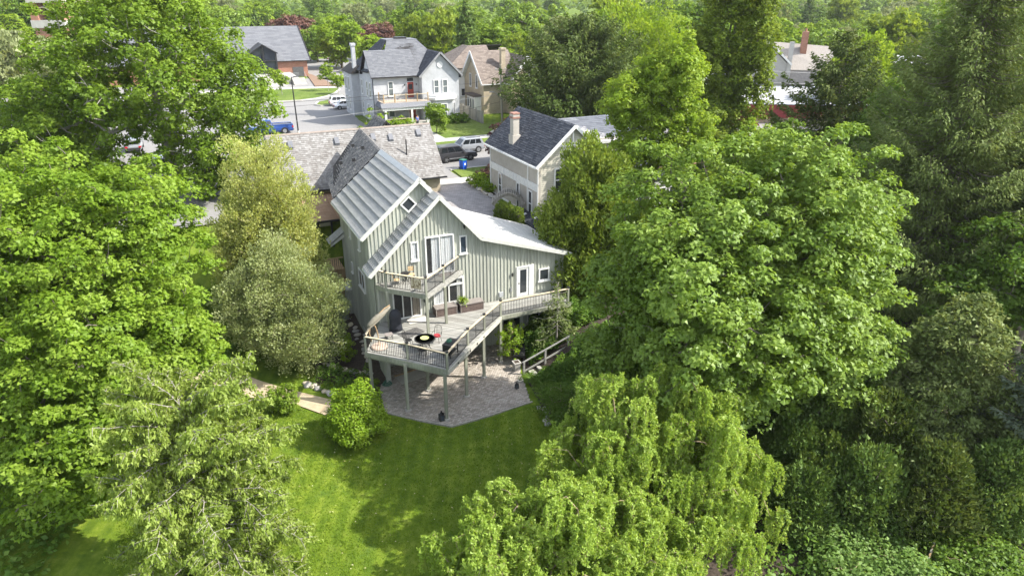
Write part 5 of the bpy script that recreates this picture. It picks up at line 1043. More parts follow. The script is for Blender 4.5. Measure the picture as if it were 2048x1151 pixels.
broad_tree('young_maple', 'upright lime green young tree behind the scruffy spruce', 50.5, 104, 6, [((50.5, 104, 12.5), (4.2, 4, 5)), ((53.4, 103.5, 11.5), (2.6, 2.5, 3.6)), ((47.6, 103, 10.5), (2.4, 2.4, 3.2))], 260, 66, LM['lime'], rc=.8, L=.32, Wd=.22, seed=53, shell=(.25, 1.05), mode='spray', flat=1)
broad_tree('maple_tree', 'rounded lime green crown just above the large glossy maple', 21.5, 62, 4.5, [((21.8, 62, 9.8), (3.2, 3, 3.6)), ((20, 60, 8), (2.8, 2.6, 2.6)), ((24, 61, 7.6), (2.6, 2.6, 2.8))], 220, 70, LM['maple'], rc=.8, L=.28, Wd=.21, seed=54)

# ---------------- conifers
def conifer(name, label, x, y, zb, h, r, nb, per, m, seed, droop=.25, tipup=.1, L=.3, Wd=.1, power=.8, base=.08, hang=.5, bk=None, gaps=.15, cat='tree', group=None, ragged=.25, r_trunk=None, lean=(0, 0)):
    """straight trunk, whorled drooping branches, needle sprays hanging along each of them"""
    g = np.random.default_rng(seed); r0 = root(name, label, cat, x, y, zb, group); rt = r_trunk or h*.016
    segP = [np.array([0, 0, -.3])]; segQ = [np.array([lean[0], lean[1], h*.98])]; R0 = [rt]; R1 = [.02]; CC = []; AA = []; NN = []; LL = []; LV = []
    segP, segQ, R0, R1 = [], [], [], []
    for i in range(10): segP.append(np.array([lean[0]*i/10, lean[1]*i/10, -.3+(h+.3)*i/10])); segQ.append(np.array([lean[0]*(i+1)/10, lean[1]*(i+1)/10, -.3+(h+.3)*(i+1)/10])); R0.append(rt*(1-i/10)+.015); R1.append(rt*(1-(i+1)/10)+.015)
    ga = 0
    for i in range(nb):
        t = base+(1-base)*((i+g.random())/nb)**.9; z = t*h; ln = r*((1-t)**power)*g.uniform(1-ragged, 1+ragged)+.12; ga += 2.4+g.normal()*.3
        if g.random() < gaps*.4: continue
        d = np.array([math.cos(ga), math.sin(ga), 0]); o = np.array([lean[0]*t, lean[1]*t, z]); pts = []
        for k in range(6):
            q = k/5; pts.append(o+d*ln*q+np.array([0, 0, ln*(-droop*q*1.1+(droop+tipup)*q**2.6)]))
        for k in range(5): segP.append(pts[k]); segQ.append(pts[k+1]); R0.append(max(.012, rt*.28*(1-k/5)*(1-t*.7))); R1.append(max(.008, rt*.28*(1-(k+1)/5)*(1-t*.7)))
        pts = np.array(pts); n = max(10, int(per*(ln/r)**1.2)); q = g.uniform(.12, 1.03, n)**.75; fi = np.clip(q*5, 0, 4.999); k = fi.astype(int); c = pts[k]+(pts[k+1]-pts[k])*(fi-k)[:, None]
        side = np.cross(d, [0, 0, 1]); w = ln*.32*(1-q*.65)+.08; sgn = g.uniform(-1, 1, n); drop = g.random(n)**1.5*hang
        c = c+side*(sgn*w)[:, None]+np.array([0, 0, -1.])*(drop+np.abs(sgn)*w*.35)[:, None]; 
        a = d*.75+side*np.sign(sgn)[:, None]*.6*np.abs(sgn)[:, None]+np.array([0, 0, -.5])*(drop/hang if hang else 0)[:, None]*1.2+g.normal(size=(n, 3))*.3
        CC.append(c); AA.append(a); NN.append(np.array([0, 0, 1.])+g.normal(size=(n, 3))*.55); LL.append(L*g.uniform(.6, 1.3, n)); LV.append(.55*g.random()+.45*g.random(n))
    tubes(segP, segQ, R0, R1, 'trunk', bk or bark, r0)
    C = np.concatenate(CC); Ls = np.concatenate(LL); cards(C, np.concatenate(AA), np.concatenate(NN), Ls, Ls*(Wd/L), np.concatenate(LV), 'crown', m, r0, tri=True); return r0
conifer('spruce_tree', 'tallest dark spruce on the right with its tip above the picture', 31.4, 48.5, 2, 25.5, 8.8, 480, 600, LM['spruce'], 61, droop=.5, tipup=.12, L=.26, Wd=.08, hang=.75, power=.75, ragged=.35)
conifer('spruce_tree', 'scruffy dull green spruce in front of the maroon fascia building', 35.0, 75, 5, 15.2, 7.6, 190, 330, LM['yew'], 62, droop=.25, tipup=.25, L=.36, Wd=.13, hang=.6, power=.6, ragged=.45, gaps=.5)
conifer('yew_tree', 'wide dark evergreen with drooping branches behind the chimney house', 9.6, 97, 6.4, 14.6, 10.5, 280, 380, LM['yew'], 63, droop=.12, tipup=.35, L=.44, Wd=.16, hang=.9, power=.5, ragged=.35)
conifer('spruce_tree', 'second dark spruce at the right edge beside the tallest one', 38, 45.5, 2, 17, 6.5, 260, 380, LM['spruce'], 67, droop=.45, tipup=.12, L=.30, Wd=.10, hang=.7, power=.7, ragged=.35)
conifer('blue_spruce', 'blue grey spruce at the lower right edge', 25.3, 27, .2, 11.6, 3.8, 210, 300, LM['blue'], 64, droop=.2, tipup=.15, L=.2, Wd=.09, hang=.3)
conifer('spruce_tree', 'dark pointed spruce standing behind the grey house', -9.5, 150, 5, 18, 5.0, 130, 110, LM['darkc'], 65, droop=.3, tipup=.15, L=.6, Wd=.28, hang=.7)
conifer('hemlock_tree', 'small drooping hemlock beside the right end of the deck', 3.1, 42.2, 1.2, 4.6, 1.9, 60, 110, LM['junip'], 66, droop=.35, tipup=.0, L=.14, Wd=.06, hang=.55, bk=bark_g, ragged=.4, gaps=.5)
def plume(name, label, x, y, zb, lobes, n, per, m, seed, rc=.5, L=.26, Wd=.1, cat='tree', bk=None, group=None, mode='spray', shell=(.5, 1.), flat=1.2, fill=.1, low=.9, bump=.18):
    return broad_tree(name, label, x, y, zb, lobes, n, per, m, rc=rc, L=L, Wd=Wd, r_trunk=.16, seed=seed, shell=shell, flat=flat, mode=mode, cat=cat, bk=bk, limbs=False, group=group, low=low, fill=fill, bump=bump)
plume('cedar_tree', 'bushy golden green cedar against the right end of the timber house', 5.8, 49.5, 2.0, [((5.8, 49.5, 6.6), (3.8, 3.6, 4.8)), ((6.1, 49.5, 10.2), (2.7, 2.6, 3.7)), ((4.3, 48.6, 6.5), (2.4, 2.2, 3.6)), ((7.4, 48.5, 6.2), (2.6, 2.4, 3.8)), ((5.2, 47.2, 4.0), (2.4, 2.0, 2.8))], 620, 90, LM['cedar'], 71, rc=.55, L=.26, Wd=.12)
plume('juniper_tree', 'brownish green juniper in the lower right with tufted top', 21.8, 30, .3, [((21.8, 30, 4.2), (3.4, 3.2, 4.2)), ((22.2, 30, 7.6), (2.0, 2.0, 2.6)), ((20.2, 29, 3.2), (2.2, 2.2, 3)), ((23.6, 29.4, 4.2), (2.2, 2.2, 3.2)), ((21.6, 28, 2.4), (2.8, 2.2, 2.6))], 560, 92, LM['junip'], 72, rc=.6, L=.2, Wd=.085, mode='needle', flat=.6)
for k, (x, y, h, r) in enumerate(((15.2, 31.8, 6.6, 2.0), (17.4, 30.6, 7.0, 2.2), (19.2, 32.6, 7.2, 2.1), (15.8, 29.2, 5.2, 2.0), (18.2, 28.0, 5.4, 2.2), (14.0, 28.2, 3.8, 1.8), (16.4, 25.6, 4.2, 1.9), (19.4, 25.4, 4.6, 2.1), (22.4, 25.6, 4.4, 2.0), (13.6, 25.4, 3.0, 1.6))):
    lab = ['dark green cedar just right of the willow crown', 'dark green cedar in the middle of the lower right thicket', 'dark green cedar touching the tufted juniper', 'shorter cedar low behind the corkscrew willow', 'shorter cedar below the tufted juniper', 'small dark cedar nearest the willow fringe', 'low cedar just above the pale bottom shrub', 'low cedar in front of the juniper base', 'low cedar beside the blue grey spruce', 'lowest dark cedar tucked under the willow edge'][k]
    plume('cedar_tree', lab, x, y, .3, [((x, y, h*.38+.3), (r, r, h*.38)), ((x+.2, y, h*.72+.3), (r*.6, r*.6, h*.28))], 190, 84, LM['yew'] if k in (2, 4, 7) else LM['darkc'], 80+k, rc=.5, L=.2, Wd=.08, group='cedars in the lower right thicket')
# ---------------- dawn redwood: bare grey boughs with hanging feathery leaves
def redwood(x, y, zb, h, r, seed):
    g = np.random.default_rng(seed); r0 = root('redwood_tree', 'open feathery redwood with bare grey branches in the left foreground', 'tree', x, y, zb)
    sp, sq, ra, rb_ = [], [], [], []; C = []; A = []; Nn = []; lv = []
    for i in range(9): sp.append([.06*math.sin(i*1.3), .05*math.cos(i), h*i/9-.2]); sq.append([.06*math.sin((i+1)*1.3), .05*math.cos(i+1), h*(i+1)/9-.2]); ra.append(.17*(1-i/9)+.02); rb_.append(.17*(1-(i+1)/9)+.02)
    ga = 0
    for i in range(125):
        t = .1+.9*(i+g.random())/125; ga += 2.4+g.normal()*.25; ln = r*math.sqrt(max(.04, 1-((t-.3)/.84)**2))*g.uniform(.7, 1.12); d = np.array([math.cos(ga), math.sin(ga), 0]); side = np.array([-d[1], d[0], 0])
        p = np.array([0, 0, t*h]); rad = .045*(1-t)+.014; cur = p; el = g.uniform(.0, .35)+.8*t*t; steps = 7; hd = d.copy()
        for k in range(steps):
            hd = nrm(hd+side*g.normal()*.22); nxt = cur+hd*ln/steps+np.array([0, 0, ln/steps*(el-.10*k)+g.normal()*.04]); sp.append(cur); sq.append(nxt); ra.append(rad*(1-k/steps)+.006); rb_.append(rad*(1-(k+1)/steps)+.006)
            ntw = 3 if k else 1
            for q in range(ntw):
                sd = g.choice([-1, 1]); tl = ln*.30*(1-.08*k)*g.uniform(.5, 1.2); o = cur+(nxt-cur)*g.random(); td = nrm(hd*g.uniform(.3, .9)+side*sd*g.uniform(.4, 1)+np.array([0, 0, g.uniform(-.25, .15)])); e = o+td*tl; m1 = (o+e)/2+np.array([0, 0, .06*tl])
                sp += [o, m1]; sq += [m1, e]; ra += [.012, .009]; rb_ += [.009, .005]
                n = int(30+tl*60); f = g.uniform(.1, 1.05, n); c = o+(e-o)*f[:, None]+g.normal(size=(n, 3))*.07; c[:, 2] -= g.random(n)*.22; C.append(c); A.append(np.array([0, 0, -1.])+td*.5+g.normal(size=(n, 3))*.5); Nn.append(g.normal(size=(n, 3))+np.array([0, 0, .6])); lv.append(.5*g.random()+.5*g.random(n))
            cur = nxt
    tubes(sp, sq, ra, rb_, 'trunk', bark_g, r0, n=4); C = np.concatenate(C); s = g.uniform(.7, 1.3, len(C)); cards(C, np.concatenate(A), np.concatenate(Nn), .15*s, .055*s, np.concatenate(lv), 'crown', LM['redw'], r0, tri=True)
redwood(-12.1, 21.2, .1, 9.7, 3.8, 91)
# ---------------- corkscrew willows: many arching twigs, each a fountain of curled hanging strands
def willow(label, x, y, zb, lobes, seed, heads=60, strands=17, per=34, drop=(.9, 2.7)):
    g = np.random.default_rng(seed); r0 = root('corkscrew_willow', label, 'tree', x, y, zb, 'corkscrew willows in the right foreground')
    lb = [((c[0]-x, c[1]-y, c[2]-zb), r) for c, r in lobes]; P, D = lobe_pts(g, lb, heads, (.55, 1.12), .25, .9, .42)
    a_, b_, ra, rb_ = skeleton(g, (0, 0, -.3), (lb[0][0][0]*.7, lb[0][0][1]*.7, lb[0][0][2]*.8), P, .2, [(.35, c) for c, r in lb[1:]], bow=.3)
    sp, sq, r1, r2 = list(a_), list(b_), list(ra), list(rb_); C = []; A = []; lv = []
    for h0, dh in zip(P, D):
        tone0 = g.random(); k_ = int(strands*g.uniform(.6, 1.5)); size = g.uniform(.55, 1.25); da = math.atan2(dh[1], dh[0])
        for s in range(k_):
            a = da+g.normal()*1.1; L_ = (drop[0]+(drop[1]-drop[0])*g.random()**1.8)*size; n = int(per*L_)+8; u_ = np.linspace(0, 1, n); out = np.array([math.cos(a), math.sin(a), 0]); reach = g.uniform(.15, .75)*size; rise = g.uniform(.05, .5)*size; ph = g.uniform(0, 6.28); w = g.uniform(.04, .10); fr = g.uniform(7, 12)
            st = h0+g.normal(size=3)*np.array([.16, .16, .1])
            px = st+out*(np.sin(np.minimum(u_*3.0, 1.57))*reach)[:, None]+np.array([0, 0, 1.])*(rise*np.sin(np.minimum(u_*4.2, 3.14))-L_*np.maximum(0, u_-.12)**1.15)[:, None]
            px = px+np.stack([np.sin(u_*fr*L_+ph)*w, np.cos(u_*fr*L_*.9+ph)*w, .06*np.sin(u_*fr*L_*1.4+ph)], 1)
            td = nrm(np.gradient(px, axis=0)+1e-6)
            for rep in range(2):
                q = px+g.normal(size=(n, 3))*.04; C.append(q); A.append(td*.35+g.normal(size=(n, 3))*.8+np.array([0, 0, -.25])); lv.append(np.clip(.3*tone0+.2*g.random()+.5*g.random(n), 0, 1))
            for k in (range(0, n-9, 9) if s % 2 else ()): sp.append(px[k]); sq.append(px[k+7]); r1.append(.009); r2.append(.007)
    tubes(sp, sq, r1, r2, 'trunk', bark_r, r0, n=3); C = np.concatenate(C); n = len(C); s = g.uniform(.7, 1.35, n)
    cards(C, np.concatenate(A), g.normal(size=(n, 3))+np.array([0, 0, .8]), .125*s, .045*s, np.concatenate(lv), 'crown', LM['willow'], r0, tri=True)
willow('larger corkscrew willow with curled hanging strands between lawn and cedars', 5.8, 23.2, .2,
    [((5.2, 23.8, 7.3), (2.3, 1.9, 2.1)), ((3.2, 23.6, 5.6), (1.9, 1.8, 1.8)), ((7.6, 23.8, 6.1), (2.2, 1.9, 2.1)), ((5.2, 22.0, 5.0), (2.2, 1.7, 2.1)), ((7.6, 21.8, 4.2), (1.9, 1.6, 1.8)), ((3.6, 22.2, 3.8), (1.6, 1.5, 1.6)), ((9.6, 23.4, 4.2), (1.7, 1.5, 1.8))], 101, heads=125)
willow('nearer corkscrew willow at the bottom edge of the picture', 1.2, 18.9, .1,
    [((1.2, 19.2, 6.1), (1.6, 1.4, 1.5)), ((-.6, 19.0, 5.7), (1.4, 1.3, 1.5)), ((3.4, 19.4, 5.6), (1.6, 1.4, 1.6)), ((1.2, 18.0, 5.0), (1.8, 1.3, 1.5)), ((4.6, 18.8, 4.2), (1.4, 1.3, 1.5)), ((-1.6, 18.4, 4.2), (1.2, 1.2, 1.4)), ((2.9, 17.8, 4.0), (1.4, 1.2, 1.4))], 102, heads=88)
# ---------------- shrubs and garden plants
def shrub(name, label, x, y, r, h, m, seed, n=120, per=60, L=.13, Wd=.085, group=None, cat='shrub', zb=None, lob=3, rc=.34, mode='leaf'):
    g = np.random.default_rng(seed); zb = hxy(x, y) if zb is None else zb
    lb = [((x, y, zb+h*.52), (r, r, h*.5))]+[((x+r*.5*math.cos(k*2.1+seed), y+r*.5*math.sin(k*2.1+seed), zb+h*g.uniform(.45, .72)), (r*.6, r*.6, h*.33)) for k in range(lob)]
    return broad_tree(name, label, x, y, zb, lb, n, per, m, rc=rc*r/1.2, L=L, Wd=Wd, r_trunk=.05, seed=seed, cat=cat, group=group, flat=.8, low=.7, bk=bark_r, limbs=False, fill=.1, mode=mode, bump=.45)
shrub('garden_shrub', 'rounded bright lime shrub on the lawn corner left of the patio', -8.95, 32.9, 1.5, 2.7, LM['shrub'], 111, n=300, per=70, L=.14, Wd=.09)
shrub('garden_shrub', 'small fresh green shrub by the basement doors', *W(7.0, -2.5), 1.0, 2.9, LM['shrub'], 112, n=60, per=34, L=.15, Wd=.1, rc=.3)
shrub('garden_shrub', 'rounded grey green shrub above the willow on the planted slope', *W(9.2, -11.9), 1.35, 2.1, LM['redw'], 113, n=150, per=60, L=.11, Wd=.06)
shrub('garden_shrub', 'mid green shrub at the lawn corner of the planted slope', *W(7.2, -10.6), 1.5, 1.9, LM['mid'], 114, n=170, per=60, L=.12, Wd=.08)
shrub('garden_shrub', 'pale green leafy shrub at the bottom edge under the juniper', 15.6, 22.7, 2.4, 1.3, LM['bshrub'], 115, n=220, per=60, L=.17, Wd=.11)
shrub('garden_shrub', 'dark leafy shrub beside the lower fence corner', 20.6, 22.6, 2.0, 1.2, LM['mid'], 116, n=150, per=60, L=.17, Wd=.12)
shrub('garden_shrub', 'small rounded shrub by the gravel path next to the redwood', -14.0, 35.6, .9, 1.5, LM['maple2'], 117, n=70, per=60)
shrub('standard_bush', 'small clipped lollipop bush in the mulch bed', *W(-3.6, 1.9), .75, 1.9, LM['shrub'], 118, n=50, per=60, L=.1, Wd=.07)
for k, (s, d, r) in enumerate(((13.55, 19.6, .75), (14.3, 19.9, .7), (13.75, 18.2, .65), (14.6, 20.5, .55), (13.6, 16.6, .7), (14.4, 18.9, .5))):
    x, y = W(s, d); shrub('boxwood', ['boxwood ball nearest the pavement', 'boxwood ball beside the red barberry', 'boxwood ball midway along the driveway bed', 'small boxwood by the pavement edge', 'boxwood ball at the foot of the beige wall', 'smallest boxwood between its neighbours'][k], x, y, r, r*1.5, LM['shrub'], 120+k, n=40, per=52, L=.12, Wd=.08, group='boxwoods in the driveway bed', zb=G)
shrub('barberry', 'dark red barberry against the beige house corner', *W(14.9, 20.2), .75, 1.5, LM['purple'], 127, n=50, per=50, zb=G)
for k, s in enumerate((21.2, 22.4, 23.8, 25.0)):
    x, y = W(s, 52.3); shrub('foundation_shrub', ['leftmost shrub under the grey house bay window', 'second shrub under the bay window', 'third shrub under the bay window', 'rightmost shrub by the grey house corner'][k], x, y, .85, 1.25, LM['mid'], 130+k, n=40, per=44, L=.2, Wd=.14, group='shrubs under the bay window', zb=G)
x, y = W(16, 52.2); shrub('clipped_hedge', 'low clipped hedge along the grey house porch', x, y, 1.6, 1.1, LM['shrub'], 135, n=60, per=50, L=.2, Wd=.14, zb=G, cat='hedge')
broad_tree('street_sapling', 'small leafy young tree by the grey house walk', *W(18.8, 46), G, [((*W(18.8, 46), G+2.6), (1.1, 1.1, 1.5)), ((*W(19.2, 45.5), G+1.7), (.9, .9, .9))], 70, 50, LM['maple2'], rc=.5, L=.24, Wd=.17, r_trunk=.05, seed=141)
broad_tree('plum_tree', 'small dark purple plum tree by the street', *W(18.6, 24.6), G, [((*W(18.6, 24.6), G+2.6), (1.2, 1.2, 2.0)), ((*W(18.9, 24.3), G+1.5), (1.1, 1.1, 1.1))], 110, 56, LM['purple'], rc=.45, L=.22, Wd=.15, r_trunk=.07, seed=142)
for k, (s, d, h) in enumerate(((5.4, 92, 3.6), (14.2, 94.5, 4.6), (15.0, 89.4, 3.4), (6.4, 108, 3.0))):
    x, y = W(s, d); broad_tree('lot_sapling', ['thin young tree in the left part of the church lawn', 'fuller young tree beside the mulch bed', 'thin young tree at the lawn corner', 'young tree in front of the church terrace'][k], x, y, G, [((x, y, G+h*.72), (1.2, 1.2, h*.34))], 36, 34, LM['lime'], rc=.5, L=.3, Wd=.2, r_trunk=.05, seed=145+k, bk=bark_g, group='young trees by the church car park', limbs=False)
broad_tree('roadside_sapling', 'sparse budding sapling rising behind the cedar shingle ridge', *W(8.2, 33.5), G, [((*W(8.2, 33.5), G+3.4), (2.6, 1.6, 1.9))], 46, 20, LM['lime'], rc=.3, L=.26, Wd=.17, r_trunk=.06, seed=151, bk=bark_g, shell=(.2, 1.1), fill=0)
for k in range(9):
    s, d = 11.45+.115*k, 9.4-k*.27; x, y = W(s, d); plume('arborvitae', 'slim green arborvitae in the short hedge along the driveway', x, y, max(6.1, hxy(x, y)), [((x, y, max(6.1, hxy(x, y))+.75), (.36, .36, .85))], 26, 60, LM['cedar'], 160+k, rc=.2, L=.12, Wd=.05, group='arborvitae hedge along the driveway')
# slope planting, lily clumps, undergrowth
def scatter_cover(name, poly, n, m, seed, h=.35, L=.16, Wd=.1, lumps=.35):
    g = np.random.default_rng(seed); P = np.array(poly); lo, hi = P.min(0), P.max(0); q = g.uniform(lo, hi, (n*2, 2)); q = q[[inside(p, poly) for p in q]][:n]
    x = O[0]+q[:, 0]*VS[0]+q[:, 1]*VD[0]; y = O[1]+q[:, 0]*VS[1]+q[:, 1]*VD[1]
    z = hsd(q[:, 0], q[:, 1])+.05+g.random(len(q))**.5*h*(1+lumps*(np.sin(q[:, 0]*2.3)+np.sin(q[:, 1]*2.9+q[:, 0])+np.sin(q[:, 0]*5.1-q[:, 1]*4.3)))
    Nn = np.array([0, 0, 1.])+g.normal(size=(len(q), 3))*.6; s = g.uniform(.6, 1.4, len(q)); cards(np.stack([x, y, z], 1), np.cross(Nn, g.normal(size=(len(q), 3))), Nn, L*s, Wd*s, .3*(.5+.5*np.sin(q[:, 0]*1.7+q[:, 1]*1.3))+.7*g.random(len(q)), name, m)
scatter_cover('ground_cover', [(7.2, -5.4), (9, -5.6), (13.5, -5.5), (14.5, -11), (10, -12.8), (7.6, -11.4), (6.5, -9), (7.0, -6.4)], 26000, LM['cover'], 171, h=.55)
scatter_cover('ground_cover', [(8.4, -1.5), (9.8, -.3), (13.6, -.3), (13.6, -4.4), (7.6, -4.4)], 9000, LM['cover'], 172, h=.6, L=.2, Wd=.12)
scatter_cover('undergrowth', [(8, -13), (15, -12.5), (20, -4), (40, 2), (40, -40), (10, -40), (7, -30), (9, -20)], 46000, LM['cover'], 173, h=.8, L=.22, Wd=.14)
scatter_cover('undergrowth', [(-5.6, 10.2), (-24, 12), (-40, -2), (-30, -14), (-20, -12), (-13, 4.5), (-8, 3.0)], 16000, LM['cover'], 174, h=.5, L=.26, Wd=.17)
scatter_cover('bed_plants', [(-6.4, -.4), (-5.2, 1.0), (-3.8, .9), (-2.5, -.5), (-2.6, -3.2), (-3.8, -3.0), (-5.0, -2.0)], 2600, LM['cover'], 175, h=.4, L=.15, Wd=.08, lumps=.8)
def lily(s, d, r, seed, m=None, label='', group='leafy clumps around the patio'):
    g = np.random.default_rng(seed); x, y = W(s, d); zb = hxy(x, y); n = 150; a = g.uniform(0, 6.283, n); ln = r*g.uniform(.7, 1.2, n); C = []; A = []; Nn = []; Ls = []
    for k in range(4):
        t = (k+.5)/4; rad = ln*t*.85; z = ln*(1.15*t-.95*t*t); C.append(np.stack([np.cos(a)*rad, np.sin(a)*rad, z+.06], 1)); sl = 1.15-1.9*t; A.append(np.stack([np.cos(a)*.85, np.sin(a)*.85, np.full(n, sl)], 1)); Nn.append(np.stack([-np.cos(a)*sl, -np.sin(a)*sl, np.full(n, .85)], 1)); Ls.append(ln*.3*np.sqrt(.72+sl*sl))
    o = cards(np.concatenate(C), np.concatenate(A), np.concatenate(Nn), np.concatenate(Ls), .035, g.random(4*n), 'daylily_clump', m or LM['mid'], kind=None); o.location = (x, y, zb); tag(o, label, 'plant', group)
for k, (s, d, r) in enumerate(((7.0, -5.6, .9), (7.5, -6.6, 1.0), (6.9, -7.4, .9), (8.3, -5.9, .9), (8.2, -7.2, 1.0), (7.3, -8.5, .9))):
    lily(s, d, r, 180+k, label=['arching daylily clump at the foot of the stair rail', 'arching daylily clump right of the patio edge', 'daylily clump at the right patio corner', 'daylily clump just below the stone steps', 'daylily clump inside the planted slope', 'daylily clump nearest the lawn corner'][k])
for k, (s, d) in enumerate(((-4.6, -1.4), (-5.4, -.9), (-3.4, -2.4), (-2.6, -1.7))):
    lily(s, d, .55, 190+k, LM['shrub'], label=['lime leafy clump in the middle of the stone bed', 'lime leafy clump by the gravel path stones', 'leafy clump behind the round lime shrub', 'leafy clump at the foot of the left deck post'][k], group='leafy clumps in the mulch bed')
# lawn blades
g = np.random.default_rng(5); n = 95000; q = g.uniform([-17, -27], [7.5, -2], (n, 2))
gp = [(-6, -4.4), (-8.1, -1.4), (-11, .2), (-17, 3), (-17, -27), (4, -27), (7.4, -19), (9, -13), (7.2, -11.2), (6, -8.4), (3.1, -8.5), (.45, -8.6), (-1.0, -7.3), (-2.8, -5.6), (-3.6, -6)]
q = q[[inside(p, gp) for p in q]]; n = len(q); x = O[0]+q[:, 0]*VS[0]+q[:, 1]*VD[0]; y = O[1]+q[:, 0]*VS[1]+q[:, 1]*VD[1]; hgt = g.uniform(.05, .12, n)
A = np.stack([g.normal(size=n)*.6, g.normal(size=n)*.6, np.ones(n)], 1); cards(np.stack([x, y, hsd(q[:, 0], q[:, 1])+hgt*.42+.01], 1), A, g.normal(size=(n, 3)), hgt, .03, np.clip(.45+.3*np.sin(q[:, 0]*.9)*np.sin(q[:, 1]*.7+q[:, 0]*.3)+g.normal(size=n)*.18, 0, 1), 'grass', LM['blade'], tri=True)
# ---------------- trees of the town behind, a few kinds copied
KINDS_BG = []
def bg(label, seed, m, rx, rz, n=150, per=44, mode='leaf', L=.62, cat='tree', shell=(.45, 1.)):
    g = np.random.default_rng(seed); lb = [((0, 0, rz*1.05), (rx, rx, rz))]+[((rx*.55*math.cos(k*1.6+seed), rx*.55*math.sin(k*1.6+seed), rz*g.uniform(.75, 1.4)), (rx*.55, rx*.55, rz*.5)) for k in range(4)]
    t = broad_tree('background_tree', label, 0, 0, 0, lb, n, per, m, rc=1.25, L=L, Wd=L*.72, r_trunk=.3, seed=seed, limbs=False, mode=mode, shell=shell, group='trees of the town beyond the houses'); return t
protos = [bg('rounded mid green tree in the town beyond the houses', 201, LM['mid'], 5.2, 5.6), bg('bright spring green tree in the town beyond the houses', 202, LM['maple2'], 5.6, 5.8), bg('lime yellow tree in the town beyond the houses', 203, LM['lime'], 4.6, 5.6),
          bg('grey green budding tree in the town beyond the houses', 204, LM['greyg'], 5.6, 5.4, mode='spray', per=40, shell=(.2, 1.05)), bg('olive tall tree in the town beyond the houses', 205, LM['poplar'], 4.4, 7.0, mode='spray'), bg('dark red copper tree in the town beyond the houses', 206, LM['copper'], 5.0, 5.2),
          bg('dark green broad tree in the town beyond the houses', 207, LM['rmaple'], 5.8, 5.6), conifer('background_tree', 'dark spruce in the town beyond the houses', 0, 0, 0, 15, 4.2, 90, 90, LM['darkc'], 208, L=.6, Wd=.3, hang=.6, group='trees of the town beyond the houses')]
labels = [p['label'] for p in protos]; g = np.random.default_rng(77); used = [False]*len(protos)
KN = ['rounded mid green tree', 'bright spring green tree', 'lime yellow tree', 'grey green budding tree', 'tall olive green tree', 'dark red copper tree', 'dark green broad tree', 'dark pointed spruce']
def where(x, y):
    a = x/y; i = int(np.searchsorted([-.50, -.34, -.2, -.08, .06, .2, .33, .46], a)); r = int(np.searchsorted([175, 230, 300, 390, 480], y))
    return ['in the first row', 'in the second row', 'in the middle distance', 'well back', 'far back', 'close to the horizon'][r]+' beyond the '+['bell tower', 'open left maple', 'church roof', 'grey house', 'cream house', 'wide dark evergreen', 'tall poplar', 'grey stucco house', 'right hand spruces'][i]
def put(kind, x, y, z, sc, label=None):
    label = label or KN[kind]+' '+where(x, y)
    rz = g.uniform(0, 6.28)
    s_ = (sc*g.uniform(.9, 1.1), sc*g.uniform(.9, 1.1), sc*g.uniform(.9, 1.12))
    if not used[kind]: used[kind] = True; o = protos[kind]; o.location = (x, y, z); o.rotation_euler = (0, 0, rz); o.scale = s_; o['label'] = label or labels[kind]; return o
    return dup(protos[kind], (x, y, z), rz, label or labels[kind], s_)
FIX = [ # kind, x, y, scale, label
 (5, -62, 206, 1.15, 'broad copper beech above the church roof'), (6, -52, 192, .95, 'dense green tree at the right end of the church roof'), (2, -42, 176, 1.05, 'tall lime tree beyond the end of the car park'), (5, -37, 198, .85, 'narrow copper tree right of the tall lime tree'), (2, -32, 168, .8, 'lime tree behind the grey house chimney'),
 (4, -23, 172, .95, 'soft olive pine like tree above the grey house roof'), (4, -16, 166, 1.0, 'second soft olive tree left of the dark spruce'), (1, -30, 215, 1.25, 'bright green tree above the grey house hatch'), (1, -3, 170, 1.0, 'bright green tree right of the dark spruce'), (6, 4, 185, 1.25, 'large shaded green tree behind the cream house'), (3, 13, 172, 1.0, 'grey green tree left of the airy yellow one'), (5, 11, 128, .42, 'small copper tree above the wide dark evergreen'),
 (3, -72, 104, .95, 'grey green budding tree at the left edge'), (3, -60, 92, .75, 'second grey green budding tree nearer the left maple'), (0, -135, 205, 1.35, 'ivy green tree beside the bell tower'), (3, -80, 130, .92, 'pale budding tree below the bell tower'), (5, -66, 84, .42, 'small copper shrub tree at the left edge'), (7, -66, 70, .5, 'small dark conifer low at the left edge'), (1, -52, 56, .6, 'low bright tree at the left edge behind the front maple'),
 (6, 61, 138, 1.05, 'dark green tree right of the grey stucco house'), (1, 56, 158, 1.1, 'spring green tree behind the grey stucco house'), (2, 68, 165, .9, 'lime tree above the grey stucco chimney'), (4, 80, 152, 1.1, 'olive tree right of the dark green one'), (3, 105, 170, 1.1, 'pale tree at the upper right'), (1, 64, 88, 1.3, 'bright tree at the right edge behind the tall spruce'), (6, 42, 54, 1.0, 'dark maple low at the right edge'), (1, 51, 60, 1.1, 'sunlit maple beyond the right edge'), (5, 27.5, 125, .5, 'copper tree glimpsed beside the poplar'), (5, 31, 205, .8, 'copper tree far above the grey stucco house'),
 (0, 28, 96, .6, 'green tree at the left of the maroon fascia building'), (6, 52, 92, .8, 'dark tree at the right of the maroon fascia building'), (0, 26, 66, .5, 'small green tree in front of the maroon fascia building'),
]
for k, x, y, sc, lb in FIX: put(k, x, y, hxy(x, y)-.1, sc, lb)
placed = [(x, y, 5*sc) for k, x, y, sc, lb in FIX]
def free(x, y):
    s, d = LOC(x, y)
    if y < 128: return False
    if -30 < s < 40 and d < 168 and d > 20: return False
    if abs(x/y+.626) < .055 and y < 192: return False
    if 30 < x < 72 and y < 140: return False
    return all((x-a)**2+(y-b)**2 > (r*.75+3)**2 for a, b, r in placed)
